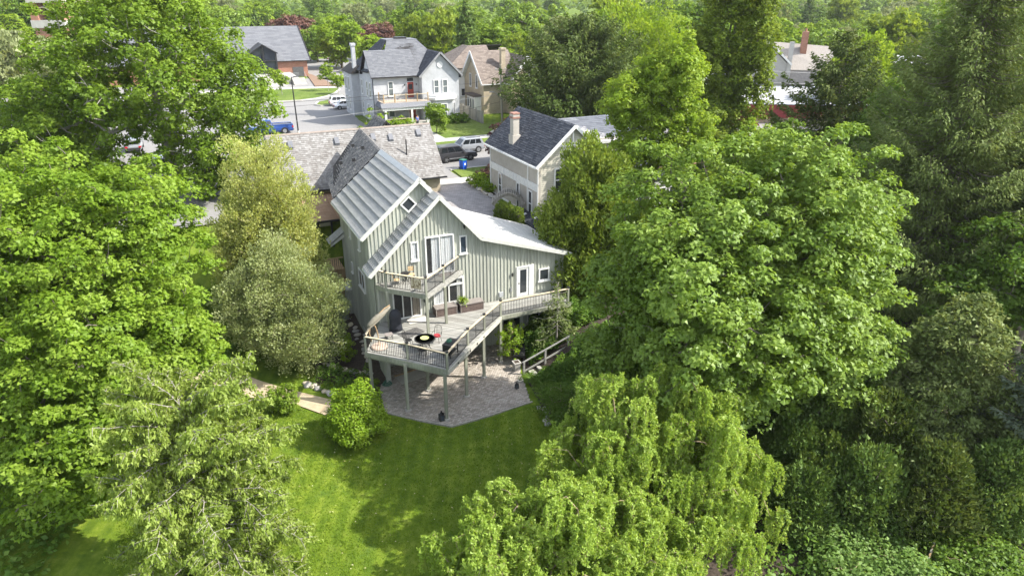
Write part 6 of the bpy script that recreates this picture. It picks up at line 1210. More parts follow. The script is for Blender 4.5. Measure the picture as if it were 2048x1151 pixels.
tries = 0; cnt = 0
while cnt < 240 and tries < 6000:
    tries += 1; y = 130+g.random()**1.1*480; x = g.uniform(-.86, .86)*y
    if not free(x, y): continue
    sc = g.uniform(.62, 1.32)*(1+.12*(y > 330)); put(int(g.choice(8, p=[.17, .17, .13, .18, .13, .04, .11, .07])), x, y, hxy(x, y)-.2, sc); placed.append((x, y, 5*sc)); cnt += 1
# far-off woods that read as one mass, and the hills on the horizon
n = 26000; r_ = 520+g.random(n)**1.2*1500; a = g.uniform(-.78, .78, n); x = np.sin(a)*r_; y = np.cos(a)*r_; s, d = LOC(x, y)
lump = 5*np.sin(x*.11+np.sin(y*.07)*2)*np.sin(y*.09+x*.02)+3*np.sin(x*.23+y*.19); z = hsd(s, d)+7+lump+g.random(n)*4
Nn = np.array([0, 0, 1.])+g.normal(size=(n, 3))*.5; L_ = 5.5*g.uniform(.7, 1.3, n); cards(np.stack([x, y, z], 1), np.cross(Nn, g.normal(size=(n, 3))), Nn, L_, L_*.8, .5*(lump+8)/16+.5*g.random(n), 'far_woods', LM['far'])
hv, hf = [], []; nh = 60
for i in range(nh+1):
    a = -.95+1.9*i/nh; r = 4200; zt = -62+26*(.5+.5*math.sin(a*9+1))+12*math.sin(a*23)
    for k, (rr, z) in enumerate(((r-900, -75), (r-300, zt*.5-45), (r, zt), (r+700, -90))): hv.append((math.sin(a)*rr, math.cos(a)*rr, z))
for i in range(nh):
    for k in range(3): b = i*4+k; hf.append((b, b+1, b+5, b+4))
MB().add(hv, hf).build('hills', M('wooded hills', (.05, .085, .035), (.08, .115, .05), scale=.01, rough=1), smooth=True, kind='structure')

g = np.random.default_rng(9); n = 260; q = g.uniform([-11, -24], [6.5, -4], (n*2, 2)); q = q[[inside(p, gp) for p in q]][:n]; n = len(q); x = O[0]+q[:, 0]*VS[0]+q[:, 1]*VD[0]; y = O[1]+q[:, 0]*VS[1]+q[:, 1]*VD[1]
cards(np.stack([x, y, hsd(q[:, 0], q[:, 1])+.11], 1), g.normal(size=(n, 3))*np.array([1, 1, .2]), np.array([0, 0, 1.])+g.normal(size=(n, 3))*.3, .09*g.uniform(.6, 1.4, n), .06, g.random(n), 'fallen_leaves', leaf_mat('dry leaf', [(.30, .25, .12), (.42, .38, .2), (.55, .52, .36)], .2))
# ================================================================== things on the decks
def at_sd(name, label, cat, s, d, z, rz=0, group=None): return Thing(name, label, cat, s, d, z, rz, group)
wicker = brick_mat('brown resin panels', (.115, .085, .075), (.145, .11, .095), (.05, .038, .034), bw=.5, bh=.14, axis='xz', msize=.01)
lidm = M('grey brown lid', (.20, .175, .16), (.26, .235, .215), scale=6, rough=.6)
for k, (s, d, w, lb) in enumerate(((3.02, -.55, 1.55, 'brown resin storage bench below the picture window'), (4.85, -.62, 1.75, 'longer brown resin storage bench carrying the potted fern'))):
    T = at_sd('storage_bench', lb, 'storage box', s, d, Z1, group='storage benches on the deck')
    T.part('body', MB().box(-w/2+.03, w/2-.03, -.33, .33, .01, .56), wicker); lid = T.part('lid', MB().box(-w/2, w/2, -.37, .37, .565, .61), lidm)
    for i in range(5): T.part('slat', MB().box(-w/2+.02, w/2-.02, -.35+i*.14, -.35+i*.14+.12, .612, .63), lidm, lid)
    for x in (-w/2+.02, w/2-.07): T.part('corner_post', MB().box(x, x+.05, -.345, -.33, .02, .55), lidm)
T = at_sd('potted_fern', 'bright green fern in a dark pot on the storage bench', 'plant', 4.25, -.66, Z1+.63)
T.part('pot', MB().lathe([(.1, 0), (.15, .2), (.16, .22), (.13, .22)], n=12), black)
def fronds(parent, n, r, m, seed, z0=.2):
    g_ = np.random.default_rng(seed); a = g_.uniform(0, 6.283, n); el = g_.uniform(.2, 1.2, n); C = []; A = []; Nn = []; Ls = []
    for k in range(5):
        t = (k+.5)/5; ln = r*g_.uniform(.7, 1.1, n); rad = ln*t*np.cos(el*.8); z = z0+ln*(np.sin(el)*1.3*t-.8*t*t); C.append(np.stack([np.cos(a)*rad, np.sin(a)*rad, z], 1)); sl = np.sin(el)*1.3-1.6*t; A.append(np.stack([np.cos(a), np.sin(a), sl], 1)); Nn.append(np.stack([-np.cos(a)*sl, -np.sin(a)*sl, np.ones(n)], 1)); Ls.append(ln*.3)
    return cards(np.concatenate(C), np.concatenate(A), np.concatenate(Nn), np.concatenate(Ls), .06, g_.random(5*n), 'fronds', m, parent)
fronds(T.e, 60, .55, LM['lime'], 1)
# round iron table and its chairs
T = at_sd('garden_table', 'round black wrought iron table with a green patterned tray on the deck', 'table', .2, -4.75, Z1)
T.part('tabletop', MB().lathe([(.60, .70), (.62, .71), (.62, .735), (.58, .74)], n=28), black); T.part('rim', MB().lathe([(.63, .69), (.645, .70), (.645, .73), (.63, .74)], n=28), iron)
for k in range(4):
    a = math.pi/4+k*math.pi/2; c_, s_ = math.cos(a), math.sin(a)
    T.part('leg', MB().tube([(c_*.5, s_*.5, .7), (c_*.32, s_*.32, .45), (c_*.28, s_*.28, .25), (c_*.48, s_*.48, .02)], .018, 6), iron)
for q in (.2, .45): T.part('scroll_ring', MB().tube([(.3*math.cos(i*.52), .3*math.sin(i*.52), q) for i in range(13)], .011, 5, cap=False), iron)
t2 = at_sd('serving_tray', 'round pale green tray in the middle of the iron table', 'tray', .2, -4.75, Z1+.742); t2.part('plate', MB().lathe([(.02, .004), (.24, .006), (.27, .03), (.26, .034), (.22, .014), (.02, .012)], n=24), M('green tray', (.36, .40, .13), (.5, .52, .24), scale=14, rough=.4))
cushion_r = M('red cushion', (.30, .03, .04), (.38, .05, .055), scale=9)
def iron_chair(label, s, d, rz, cush=False):
    T = at_sd('garden_chair', label, 'chair', s, d, Z1, rz, 'wrought iron chairs around the deck table')
    T.part('seat', MB().lathe([(.2, .43), (.22, .44), (.22, .46), (.2, .465)], n=16), iron if not cush else cushion_r)
    for x, y in ((-.19, -.19), (.19, -.19), (-.19, .19), (.19, .19)): T.part('leg', MB().tube([(x*.85, y*.85, .44), (x*1.1, y*1.1, .02)], .014, 5), iron)
    b = T.part('backrest', MB().tube([(-.22, .18, .44), (-.25, .26, .75), (-.2, .32, 1.0), (0, .34, 1.07), (.2, .32, 1.0), (.25, .26, .75), (.22, .18, .44)], .015, 5), iron)
    for x in (-.13, -.045, .045, .13): T.part('bar', MB().tube([(x*.7, .2, .47), (x, .27, .75), (x*1.1, .33, 1.03)], .008, 4), iron, b)
    for z in (.62, .9): T.part('bar', MB().tube([(-.235, .2+(z-.44)*.24, z), (.235, .2+(z-.44)*.24, z)], .008, 4), iron, b)
    for x in (-.27, .27): T.part('armrest', MB().tube([(x*.9, .24, .68), (x*1.05, 0, .69), (x*1.02, -.17, .66), (x*.85, -.17, .45)], .013, 5), iron)
    if cush: T.part('cushion', MB().lathe([(.17, .47), (.205, .49), (.2, .53), (.12, .545)], n=16), cushion_r)
iron_chair('black wrought iron chair left of the round table', -.62, -4.0, R(55)); iron_chair('wrought iron chair with a red cushion right of the round table', 1.15, -4.25, R(-40), True)
iron_chair('wrought iron chair tucked against the front railing', -.25, -5.6, R(160))
# folded cantilever parasol, grill, stands, mats
canv = M('taupe canvas', (.17, .155, .12), (.24, .22, .175), scale=5, rough=.9, bump=.3)
T = at_sd('garden_parasol', 'folded taupe parasol on a curved pole at the left end of the deck', 'parasol', -2.3, -3.35, Z1)
T.part('base', MB().lathe([(.05, .0), (.5, .01), (.52, .06), (.46, .12), (.06, .14)], n=20), M('stone base', (.42, .33, .27), (.5, .4, .33), scale=7)); T.part('pole', MB().tube([(0, 0, .1), (-.02, .02, .9), (-.12, .03, 1.4), (-.28, .02, 1.75)], .035, 8), tanwood)
T.part('boom', MB().tube([(-.45, -.05, .5), (-.55, -.05, 1.1), (-.42, -.02, 1.62), (.0, .1, 2.05), (.55, .25, 2.42), (.95, .38, 2.52)], .032, 8), tanwood)
T.part('canopy', MB().tube([(-.62, -.05, 1.5), (-.48, -.02, 1.62), (-.1, .08, 1.88), (.4, .2, 2.12), (.86, .34, 2.36), (.96, .38, 2.42)], [.06, .17, .2, .17, .09, .04], 9), canv, smooth=True)
for k in range(4): T.part('fold', MB().tube([(-.6+.02*k, -.2+.07*k, 1.46), (-.1, -.06+.06*k, 1.72+.02*k), (.55, .12+.05*k, 2.08)], [.03, .06, .03], 5), canv)
for x in (-.6,): T.part('tie', MB().tube([(.3, .0, 2.0), (.36, .2, 2.2), (.3, .35, 2.05)], .02, 5), canv)
covm = M('black grill cover', (.014, .016, .022), (.03, .033, .042), scale=3, rough=.6, bump=.5, dist=.05)
T = at_sd('grill', 'tall barbecue under a fitted black cover beside the patio door', 'barbecue', -.72, -1.55, Z1)
T.part('cover', MB().lathe([(.42, .02), (.4, .3), (.36, .8), (.38, 1.05), (.32, 1.3), (.2, 1.45), (.04, 1.5)], n=14, sx=1.05, sy=.75), covm, smooth=True); T.part('hem', MB().lathe([(.43, .0), (.44, .02), (.44, .05), (.42, .06)], n=14, sx=1.05, sy=.75), covm)
T = at_sd('side_stand', 'small low grey stand near the parasol base', 'stand', -1.45, -2.5, Z1); T.part('top', MB().box(-.25, .25, -.2, .2, .3, .34), lidm)
for x in (-.2, .2):
    for y in (-.15, .15): T.part('leg', MB().box(x-.015, x+.015, y-.015, y+.015, 0, .3), black)
def mat_thing(label, s, d, z, w, l, rz, m, name='door_mat'): T = at_sd(name, label, 'mat', s, d, z, rz); T.part('panel', MB().box(-w/2, w/2, -l/2, l/2, .004, .022), m); return T
mat_thing('dark woven mat in front of the covered barbecue', .05, -2.35, Z1, 1.5, .9, R(20), brick_mat('woven dark', (.10, .095, .09), (.2, .19, .175), (.05, .05, .05), bw=.1, bh=.05, axis='xy', msize=.01))
mat_thing('pale doormat outside the lower patio door', 1.0, -.75, Z1, 1.3, .7, 0, M('pale mat', (.52, .49, .43), (.58, .55, .5)))
mat_thing('grey rubber mat on the balcony by the patio door', 3.2, -.4, Z2, 1.0, .4, 0, lidm)
T = at_sd('serving_cart', 'black metal cart with a coil of green hose by the deck railing', 'cart', 1.35, -6.1, Z1, R(42))
T.part('top', MB().box(-.5, .5, -.28, .28, .84, .88), black)
for x in (-.46, .46):
    for y in (-.24, .24): T.part('leg', MB().box(x-.02, x+.02, y-.02, y+.02, 0, .84), black)
T.part('shelf', MB().box(-.46, .46, -.25, .25, .25, .28), black); T.part('side_panel', MB().box(-.5, -.48, -.25, .25, .2, .84), black); T.part('back_panel', MB().box(-.48, .48, .25, .27, .2, .84), black)
T = at_sd('garden_hose', 'coil of green hose lying on the black cart', 'hose', 1.3, -6.05, Z1+.88); hm = M('green hose', (.03, .11, .07), (.05, .15, .1), rough=.4)
for k in range(5): T.part('coil', MB().tube([((.17-.012*k)*math.cos(i*.45), (.14-.01*k)*math.sin(i*.45)*1.0, .02+.03*k) for i in range(15)], .018, 6, cap=False), hm)
# balcony: bistro set and a throw over the rail
slatm = M('honey wood slats', (.50, .35, .18), (.60, .44, .25), scale=4)
T = at_sd('bistro_table', 'small folding bistro table with a dark top on the balcony', 'table', .35, -.75, Z2)
T.part('tabletop', MB().lathe([(.29, .70), (.30, .71), (.30, .72), (.28, .725)], n=20), iron)
for q in (-1, 1): T.part('leg', MB().tube([(-.24*q, .12, .02), (.22*q, .12, .7)], .013, 5).tube([(-.24*q, -.12, .02), (.22*q, -.12, .7)], .013, 5), iron)
for lb, s, d, rz in (('folding wooden slat chair left of the bistro table', -.3, -.95, R(75)), ('folding wooden slat chair behind the bistro table against the wall', .85, -.45, R(-10))):
    T = at_sd('bistro_chair', lb, 'chair', s, d, Z2, rz, 'folding slat chairs on the balcony')
    for i in range(5): T.part('seat_slat', MB().box(-.2, .2, -.18+i*.075, -.18+i*.075+.06, .44, .46), slatm)
    for i in range(3): T.part('back_slat', MB().box(-.2, .2, .2+.02*i, .22+.02*i, .62+i*.1, .7+i*.1), slatm)
    for x in (-.19, .19): T.part('leg', MB().tube([(x, -.2, .02), (x, .12, .48), (x, .26, .95)], .012, 5), iron); T.part('leg', MB().tube([(x, .2, .02), (x, -.16, .45)], .012, 5), iron)
T = at_sd('throw_blanket', 'beige and brown patterned throw hanging over the balcony rail', 'blanket', .55, -2.55, Z2)
bl = MB(); n1, n2 = 12, 14; vs_ = []; dv = Vector((C_[0]-A_[0], C_[1]-A_[1], 0)).normalized(); nv = Vector((-dv.y, dv.x, 0))
if nv.y > 0: nv = -nv
for i in range(n1+1):
    for j in range(n2+1):
        t = j/n2; a_ = -.36+.72*i/n1; path = (t-.22)*1.0; z = 1.1-abs(path)*(1 if path > 0 else .8)+.0; o = (.085 if path > 0 else -.085)*min(1, abs(path)*9)+.03*math.sin(i*1.3+t*2)*abs(path); p = dv*a_+nv*o; vs_.append((p.x, p.y, z))
fs_ = [(i*(n2+1)+j, i*(n2+1)+j+1, (i+1)*(n2+1)+j+1, (i+1)*(n2+1)+j) for i in range(n1) for j in range(n2)]
T.part('cloth', bl.add(vs_, fs_), M('patterned throw', (.20, .15, .085), (.50, .43, .31), scale=(9, 9, 5), detail=2, lo=.42, hi=.52, rough=1), smooth=True)
# patio and garden things
T = at_sd('planter_pot', 'square pale grey ribbed planter at the foot of the garden stair', 'planter', 6.75, -4.05, .05); T.part('pot', MB().prism([(-.2, -.2, 0), (.2, -.2, 0), (.2, .2, 0), (-.2, .2, 0)], (0, 0, .55)), conc_pale); T.part('rim', MB().box(-.25, .25, -.25, .25, .55, .62), conc_pale); T.part('soil', MB().box(-.17, .17, -.17, .17, .622, .63), mulch_m)
for i in range(5):
    x = -.17+i*.085; T.part('rib', MB().box(x-.012, x+.012, -.215, -.2, .05, .5), conc_pale)
T = at_sd('patio_table', 'long black table standing by the basement doors under the planting', 'table', 7.55, -2.75, .05, R(65)); T.part('tabletop', MB().box(-.95, .95, -.4, .4, .68, .76), black)
for x in (-.88, .88):
    for y in (-.34, .34): T.part('leg', MB().box(x-.035, x+.035, y-.035, y+.035, 0, .68), black)
T.part('apron', MB().box(-.86, .86, -.33, .33, .58, .68), black)
def lantern_thing(label, s, d, z, sc):
    T = at_sd('lantern', label, 'lantern', s, d, z, group='garden lanterns'); T.part('base', MB().box(-.15*sc, .15*sc, -.15*sc, .15*sc, 0, .05*sc), iron); T.part('glass', MB().box(-.12*sc, .12*sc, -.12*sc, .12*sc, .05*sc, .42*sc), glass_blue)
    for x in (-.13, .13):
        for y in (-.13, .13): T.part('post', MB().box((x-.018)*sc, (x+.018)*sc, (y-.018)*sc, (y+.018)*sc, .05*sc, .42*sc), iron)
    T.part('roof', MB().lathe([(.22*sc, .42*sc), (.06*sc, .56*sc), (.05*sc, .66*sc)], n=4), iron)
lantern_thing('dark lantern against the front deck post on the patio edge', .12, -7.55, .05, 1.0); lantern_thing('low box lantern on the patio near the daylilies', 5.75, -6.2, .05, .7)
T = at_sd('concrete_block', 'small pale concrete block by the daylilies', 'block', 6.3, -5.6, .05); T.part('block', MB().box(-.2, .2, -.12, .12, 0, .16), conc_pale); T.part('core', MB().box(-.12, .12, -.06, .06, .16, .165), dark)
T = at_sd('plywood_sheet', 'pale grey sheet lying on the patio under the deck', 'sheet', .0, -1.9, .05, R(10)); T.part('panel', MB().box(-.95, .95, -.55, .55, .0, .03), M('pale ply', (.40, .38, .34), (.46, .44, .4), scale=2)); T.part('batten', MB().box(-.95, .95, .6, .66, .0, .07), tanwood)
T = at_sd('garden_hose', 'green hose heaped at the foot of the thick deck pillar', 'hose', -1.75, -2.2, .08)
for k in range(6): T.part('coil', MB().tube([((.32-.03*k)*math.cos(i*.45+k), (.27-.02*k)*math.sin(i*.45+k), .02+.035*k+.02*math.sin(i)) for i in range(15)], .02, 6, cap=False), hm)
T = at_sd('air_conditioner', 'grey air conditioning unit on the ground against the side wall', 'air conditioner', -2.5, 7.9, .5, R(8))
T.part('casing', MB().box(-.42, .42, -.42, .42, .06, .86), M('unit grey', (.30, .32, .33), (.36, .38, .39))); T.part('lid', MB().box(-.45, .45, -.45, .45, .86, .93), M('unit lid', (.42, .44, .45), (.5, .51, .52))); T.part('fan_grille', MB().lathe([(.04, .935), (.33, .935), (.34, .95), (.3, .955)], n=18), black); T.part('pad', MB().box(-.55, .55, -.55, .55, -.1, .06), conc_pale)
for i in range(7): T.part('louvre', MB().box(-.4, .4, -.435, -.421, .14+i*.1, .18+i*.1), black)
def stone(label, s, d, r, seed, group, z=None, cat='stone', m=None):
    g_ = random.Random(seed); bm = bmesh.new(); bmesh.ops.create_icosphere(bm, subdivisions=2, radius=r)
    ph = [g_.uniform(0, 6) for _ in range(3)]
    for v in bm.verts: k = 1+.22*math.sin(v.co.x/r*3+ph[0])*math.sin(v.co.y/r*2.6+ph[1])+g_.uniform(-.06, .06); v.co = Vector((v.co.x*k*1.25, v.co.y*k, v.co.z*k*.62))
    me = bpy.data.meshes.new('edging_stone'); bm.to_mesh(me); bm.free(); me.materials.append(m or random.choice(STM)); o = bpy.data.objects.new('edging_stone', me); COL.objects.link(o)
    x, y = W(s, d); o.location = (x, y, (hxy(x, y) if z is None else z)+r*.3); o.rotation_euler = (g_.uniform(-.2, .2), g_.uniform(-.2, .2), g_.uniform(0, 6)); tag(o, label, cat, group)
STM = [M('pale field stone', (.40, .36, .30), (.52, .48, .41), scale=6, bump=.5, fine=(30, .15)), M('grey field stone', (.30, .29, .27), (.42, .40, .37), scale=6, bump=.5, fine=(30, .15)), M('buff field stone', (.44, .38, .28), (.54, .47, .36), scale=6, bump=.5, fine=(30, .15))]
for i in range(13): t = i/12; stone('rounded pale stone in the row edging the mulch bed', -4.9+2.5*t, 2.15-2.55*t-.25*math.sin(t*3.1), random.uniform(.15, .21), 300+i, 'stones edging the mulch bed')
for i in range(12): t = i/11; stone('rough stone in the low wall by the gravel path', -6.5+1.6*t+random.uniform(-.15, .15), .1-2.2*t+random.uniform(-.2, .2), random.uniform(.17, .27), 320+i, 'stones of the low wall by the path')
for i in range(11): t = i/10; stone('rubble stone along the foot of the side wall', -1.85-.35*random.random(), 6.6-5.2*t, random.uniform(.14, .26), 340+i, 'rubble stones along the side wall')
for i in range(6): t = i/5; stone('dark stone edging the lawn corner below the shrubs', 6.0+.3*math.sin(i), -8.8-1.8*t, random.uniform(.13, .2), 360+i, 'stones at the lawn corner')
for i in range(9): t = i/8; stone('grey stone in the dry wall along the driveway bed', 13.25+.1*math.sin(i*2), 15.0+4.2*t, random.uniform(.22, .3), 370+i, 'stones of the driveway bed wall', z=G+.05)
# lattice screen and a timber corner low on the right
T = Thing('lattice_screen', 'weathered diagonal lattice screen under the big maple', 'screen', *LOC(10.7, 30.2), 1.3, rz=R(-60))
T.part('frame', MB().box(-.9, .9, -.03, .03, 1.3, 1.38).box(-.9, .9, -.03, .03, -.2, -.1).box(-.9, -.82, -.03, .03, -.1, 1.3).box(.82, .9, -.03, .03, -.1, 1.3), greywood)
for i in range(12):
    a_ = -.8+i*.14; T.part('lath', MB().beam((a_, -.012, -.1), (min(.82, a_+1.4), -.012, -.1+min(1.4, .82-a_)), .03, .012), greywood)
    T.part('lath', MB().beam((-a_, .012, -.1), (max(-.82, -a_-1.4), .012, -.1+min(1.4, .82-a_)), .03, .012), greywood)
T = Thing('timber_fence', 'corner of a brown timber fence at the bottom right edge', 'fence', *LOC(17.9, 22.4), -.75, rz=0)
for i in range(7): T.part('picket', MB().box(-.0+i*.2, .15+i*.2, -.012+i*.09, .012+i*.09, 0, 1.5+.07*i), tanwood if i % 2 else greywood)
for i in range(4): T.part('picket', MB().box(-.22-i*.2, -.07-i*.2, .04+i*.1, .064+i*.1, 0, 1.45+.04*i), greywood)
T.part('rail', MB().beam((0, -.03, 1.2), (1.4, .55, 1.5), .05, .09), tanwood); T.part('rail', MB().beam((-.05, .02, 1.2), (-.85, .4, 1.3), .05, .09), tanwood)

# ================================================================== street furniture and wires
px_, py_ = -1.4, 99.7
T = Thing('utility_pole', 'tall weathered wooden utility pole in front of the cream house', 'utility pole', *LOC(px_, py_), G)
T.part('pole', MB().tube([(0, 0, -.2), (-.25, 0, 8.0)], [.17, .12], 10), M('pole wood', (.24, .22, .17), (.33, .30, .24), scale=(5, 5, .6))); T.part('cross_arm', MB().beam((-1.0, 0, 7.3), (.6, 0, 7.3), .1, .12), greywood)
for x in (-.9, -.3, .5): T.part('insulator', MB().lathe([(.05, 0), (.07, .08), (.04, .16)], (x, 0, 7.37), 8), white)
T.part('lamp_arm', MB().tube([(-.12, 0, 3.2), (-.9, -.3, 4.1), (-1.6, -.5, 4.4)], .04, 6), steel); T.part('lamp_head', MB().prism([(-1.5, -.38, 4.33), (-1.5, -.62, 4.33), (-2.2, -.72, 4.36), (-2.2, -.5, 4.36)], (0, 0, .14)), steel); T.part('transformer_bracket', MB().box(-.3, .02, -.2, .1, 5.2, 5.5), steel)
T = Thing('street_lamp', 'tall black street lamp standing in the car park behind the shingled roof', 'street lamp', 2.27, 54.0, G)
T.part('pole', MB().tube([(0, 0, 0), (-.03, 0, 3.5), (-.06, 0, 7.25)], [.1, .085, .06], 10), black); T.part('arm', MB().tube([(-.06, 0, 7.15), (.5, 0, 7.25)], .035, 6), black); T.part('lamp_head', MB().prism([(.2, -.14, 7.18), (.95, -.14, 7.24), (.95, .14, 7.24), (.2, .14, 7.18)], (0, 0, .1)), black); T.part('base', MB().lathe([(.2, 0), (.2, .3), (.12, .4)], n=10), conc_pale)
wire_m = M('pale wire', (.30, .30, .30), (.36, .36, .36)); wire_d = M('dark wire', (.05, .05, .05), (.08, .08, .08))
def wire(label, a, b, sag, m, r=.022):
    pts = []
    for i in range(25): t = i/24; x, y = W(a[0]+(b[0]-a[0])*t, a[1]+(b[1]-a[1])*t); pts.append((x, y, a[2]+(b[2]-a[2])*t-sag*4*t*(1-t)))
    o = MB().tube(pts, r, 5).build('overhead_wire', m); tag(o, label, 'wire', 'overhead wires along the street')
ps, pd = LOC(px_, py_)
wire('pale overhead wire crossing the front of the grey house', (ps-.3, pd, 10.35), (-45, 49.5, 6.7), .3, wire_m); wire('dark overhead wire falling past the bay window', (ps-.3, pd, 9.3), (-10, 46, 4.9), .1, wire_d)
wire('upper dark wire reaching the grey house eave', (ps-.6, pd, 13.2), (25.3, 56, 11.4), .5, wire_d); wire('sagging dark wire over the car park', (25.2, 55.6, 10.9), (-45, 58, 12.0), 1.2, wire_d, .03); wire('lower sagging wire over the car park', (25.2, 55.6, 10.6), (-45, 58, 11.2), 1.35, wire_d, .025)
wire('pale wire in front of the grey stucco house', LOC(36, 112)+(12.6,), LOC(62, 118)+(11.2,), .3, wire_m, .03); wire('second pale wire in front of the grey stucco house', LOC(36, 112)+(10.8,), LOC(62, 118)+(9.6,), .3, wire_m, .03)
T = Thing('board_fence', 'grey weathered board fence between the grey and cream houses', 'fence', 27.1, 60, G)
for i in range(9): d = 50+i*2.55; T.box('post', greywood, 27.02, 27.16, d-.07, d+.07, 6.2, 8.35)
mb_ = T.mb(); d = 50.1
while d < 70.3: z = 8.1+random.uniform(-.03, .03); mb_.box(27.165, 27.19, d, d+.135, 6.3, z); d += .15
T.part('plank', mb_, greywood, kind='stuff'); T.box('rail', greywood, 27.19, 27.25, 50, 70.4, 7.8, 7.9); T.box('rail', greywood, 27.19, 27.25, 50, 70.4, 6.6, 6.7)
T = Thing('recycling_bin', 'blue wheeled bin with a green lid at the kerb', 'bin', 14.75, 26.0, G+.13, R(20))
T.part('body', MB().prism([(-.24, -.28, 0), (.24, -.28, 0), (.24, .28, 0), (-.24, .28, 0)], (0, 0, .25)).prism([(-.27, -.31, .25), (.27, -.31, .25), (.27, .31, .25), (-.27, .31, .25)], (0, 0, .68)), M('blue plastic', (.01, .07, .45), (.015, .09, .52), rough=.4)); T.part('lid', MB().box(-.3, .3, -.35, .33, .93, 1.0), M('green plastic', (.02, .14, .09), (.03, .18, .12), rough=.4)); 
for x in (-.26, .26): T.part('wheel', MB().disc((x, .3, .1), .1, (1, 0, 0), .06, 12), black)
T.part('label_panel', MB().box(-.1, .1, -.318, -.311, .45, .65), white)

# ================================================================== vehicles
tyre_m = M('tyre rubber', (.015, .015, .016), (.025, .025, .025), rough=.85); rim_m = M('alloy rim', (.35, .36, .37), (.45, .46, .47), rough=.3, metal=.8); cglass = glass_mat('car glass', (.012, .015, .018), rough=.03)
lamp_w = M('clear lamp', (.6, .62, .63), (.7, .7, .7), rough=.15); lamp_r = M('red lamp', (.35, .01, .015), (.45, .015, .02), rough=.2)
def paint(name, c): m, n, l, b = nodes(name); b.inputs['Base Color'].default_value = (*c, 1); b.inputs['Roughness'].default_value = .28; b.inputs['Metallic'].default_value = .35; b.inputs['Coat Weight'].default_value = .8; b.inputs['Coat Roughness'].default_value = .06; return m
def loft(mb, secs):
    n = len(secs[0]); vs_ = [p for s in secs for p in s]; fs_ = [(i*n+k, (i+1)*n+k, (i+1)*n+(k+1) % n, i*n+(k+1) % n) for i in range(len(secs)-1) for k in range(n)]
    fs_ += [tuple(range(n)), tuple((len(secs)-1)*n+k for k in range(n-1, -1, -1))]; return mb.add(vs_, fs_)
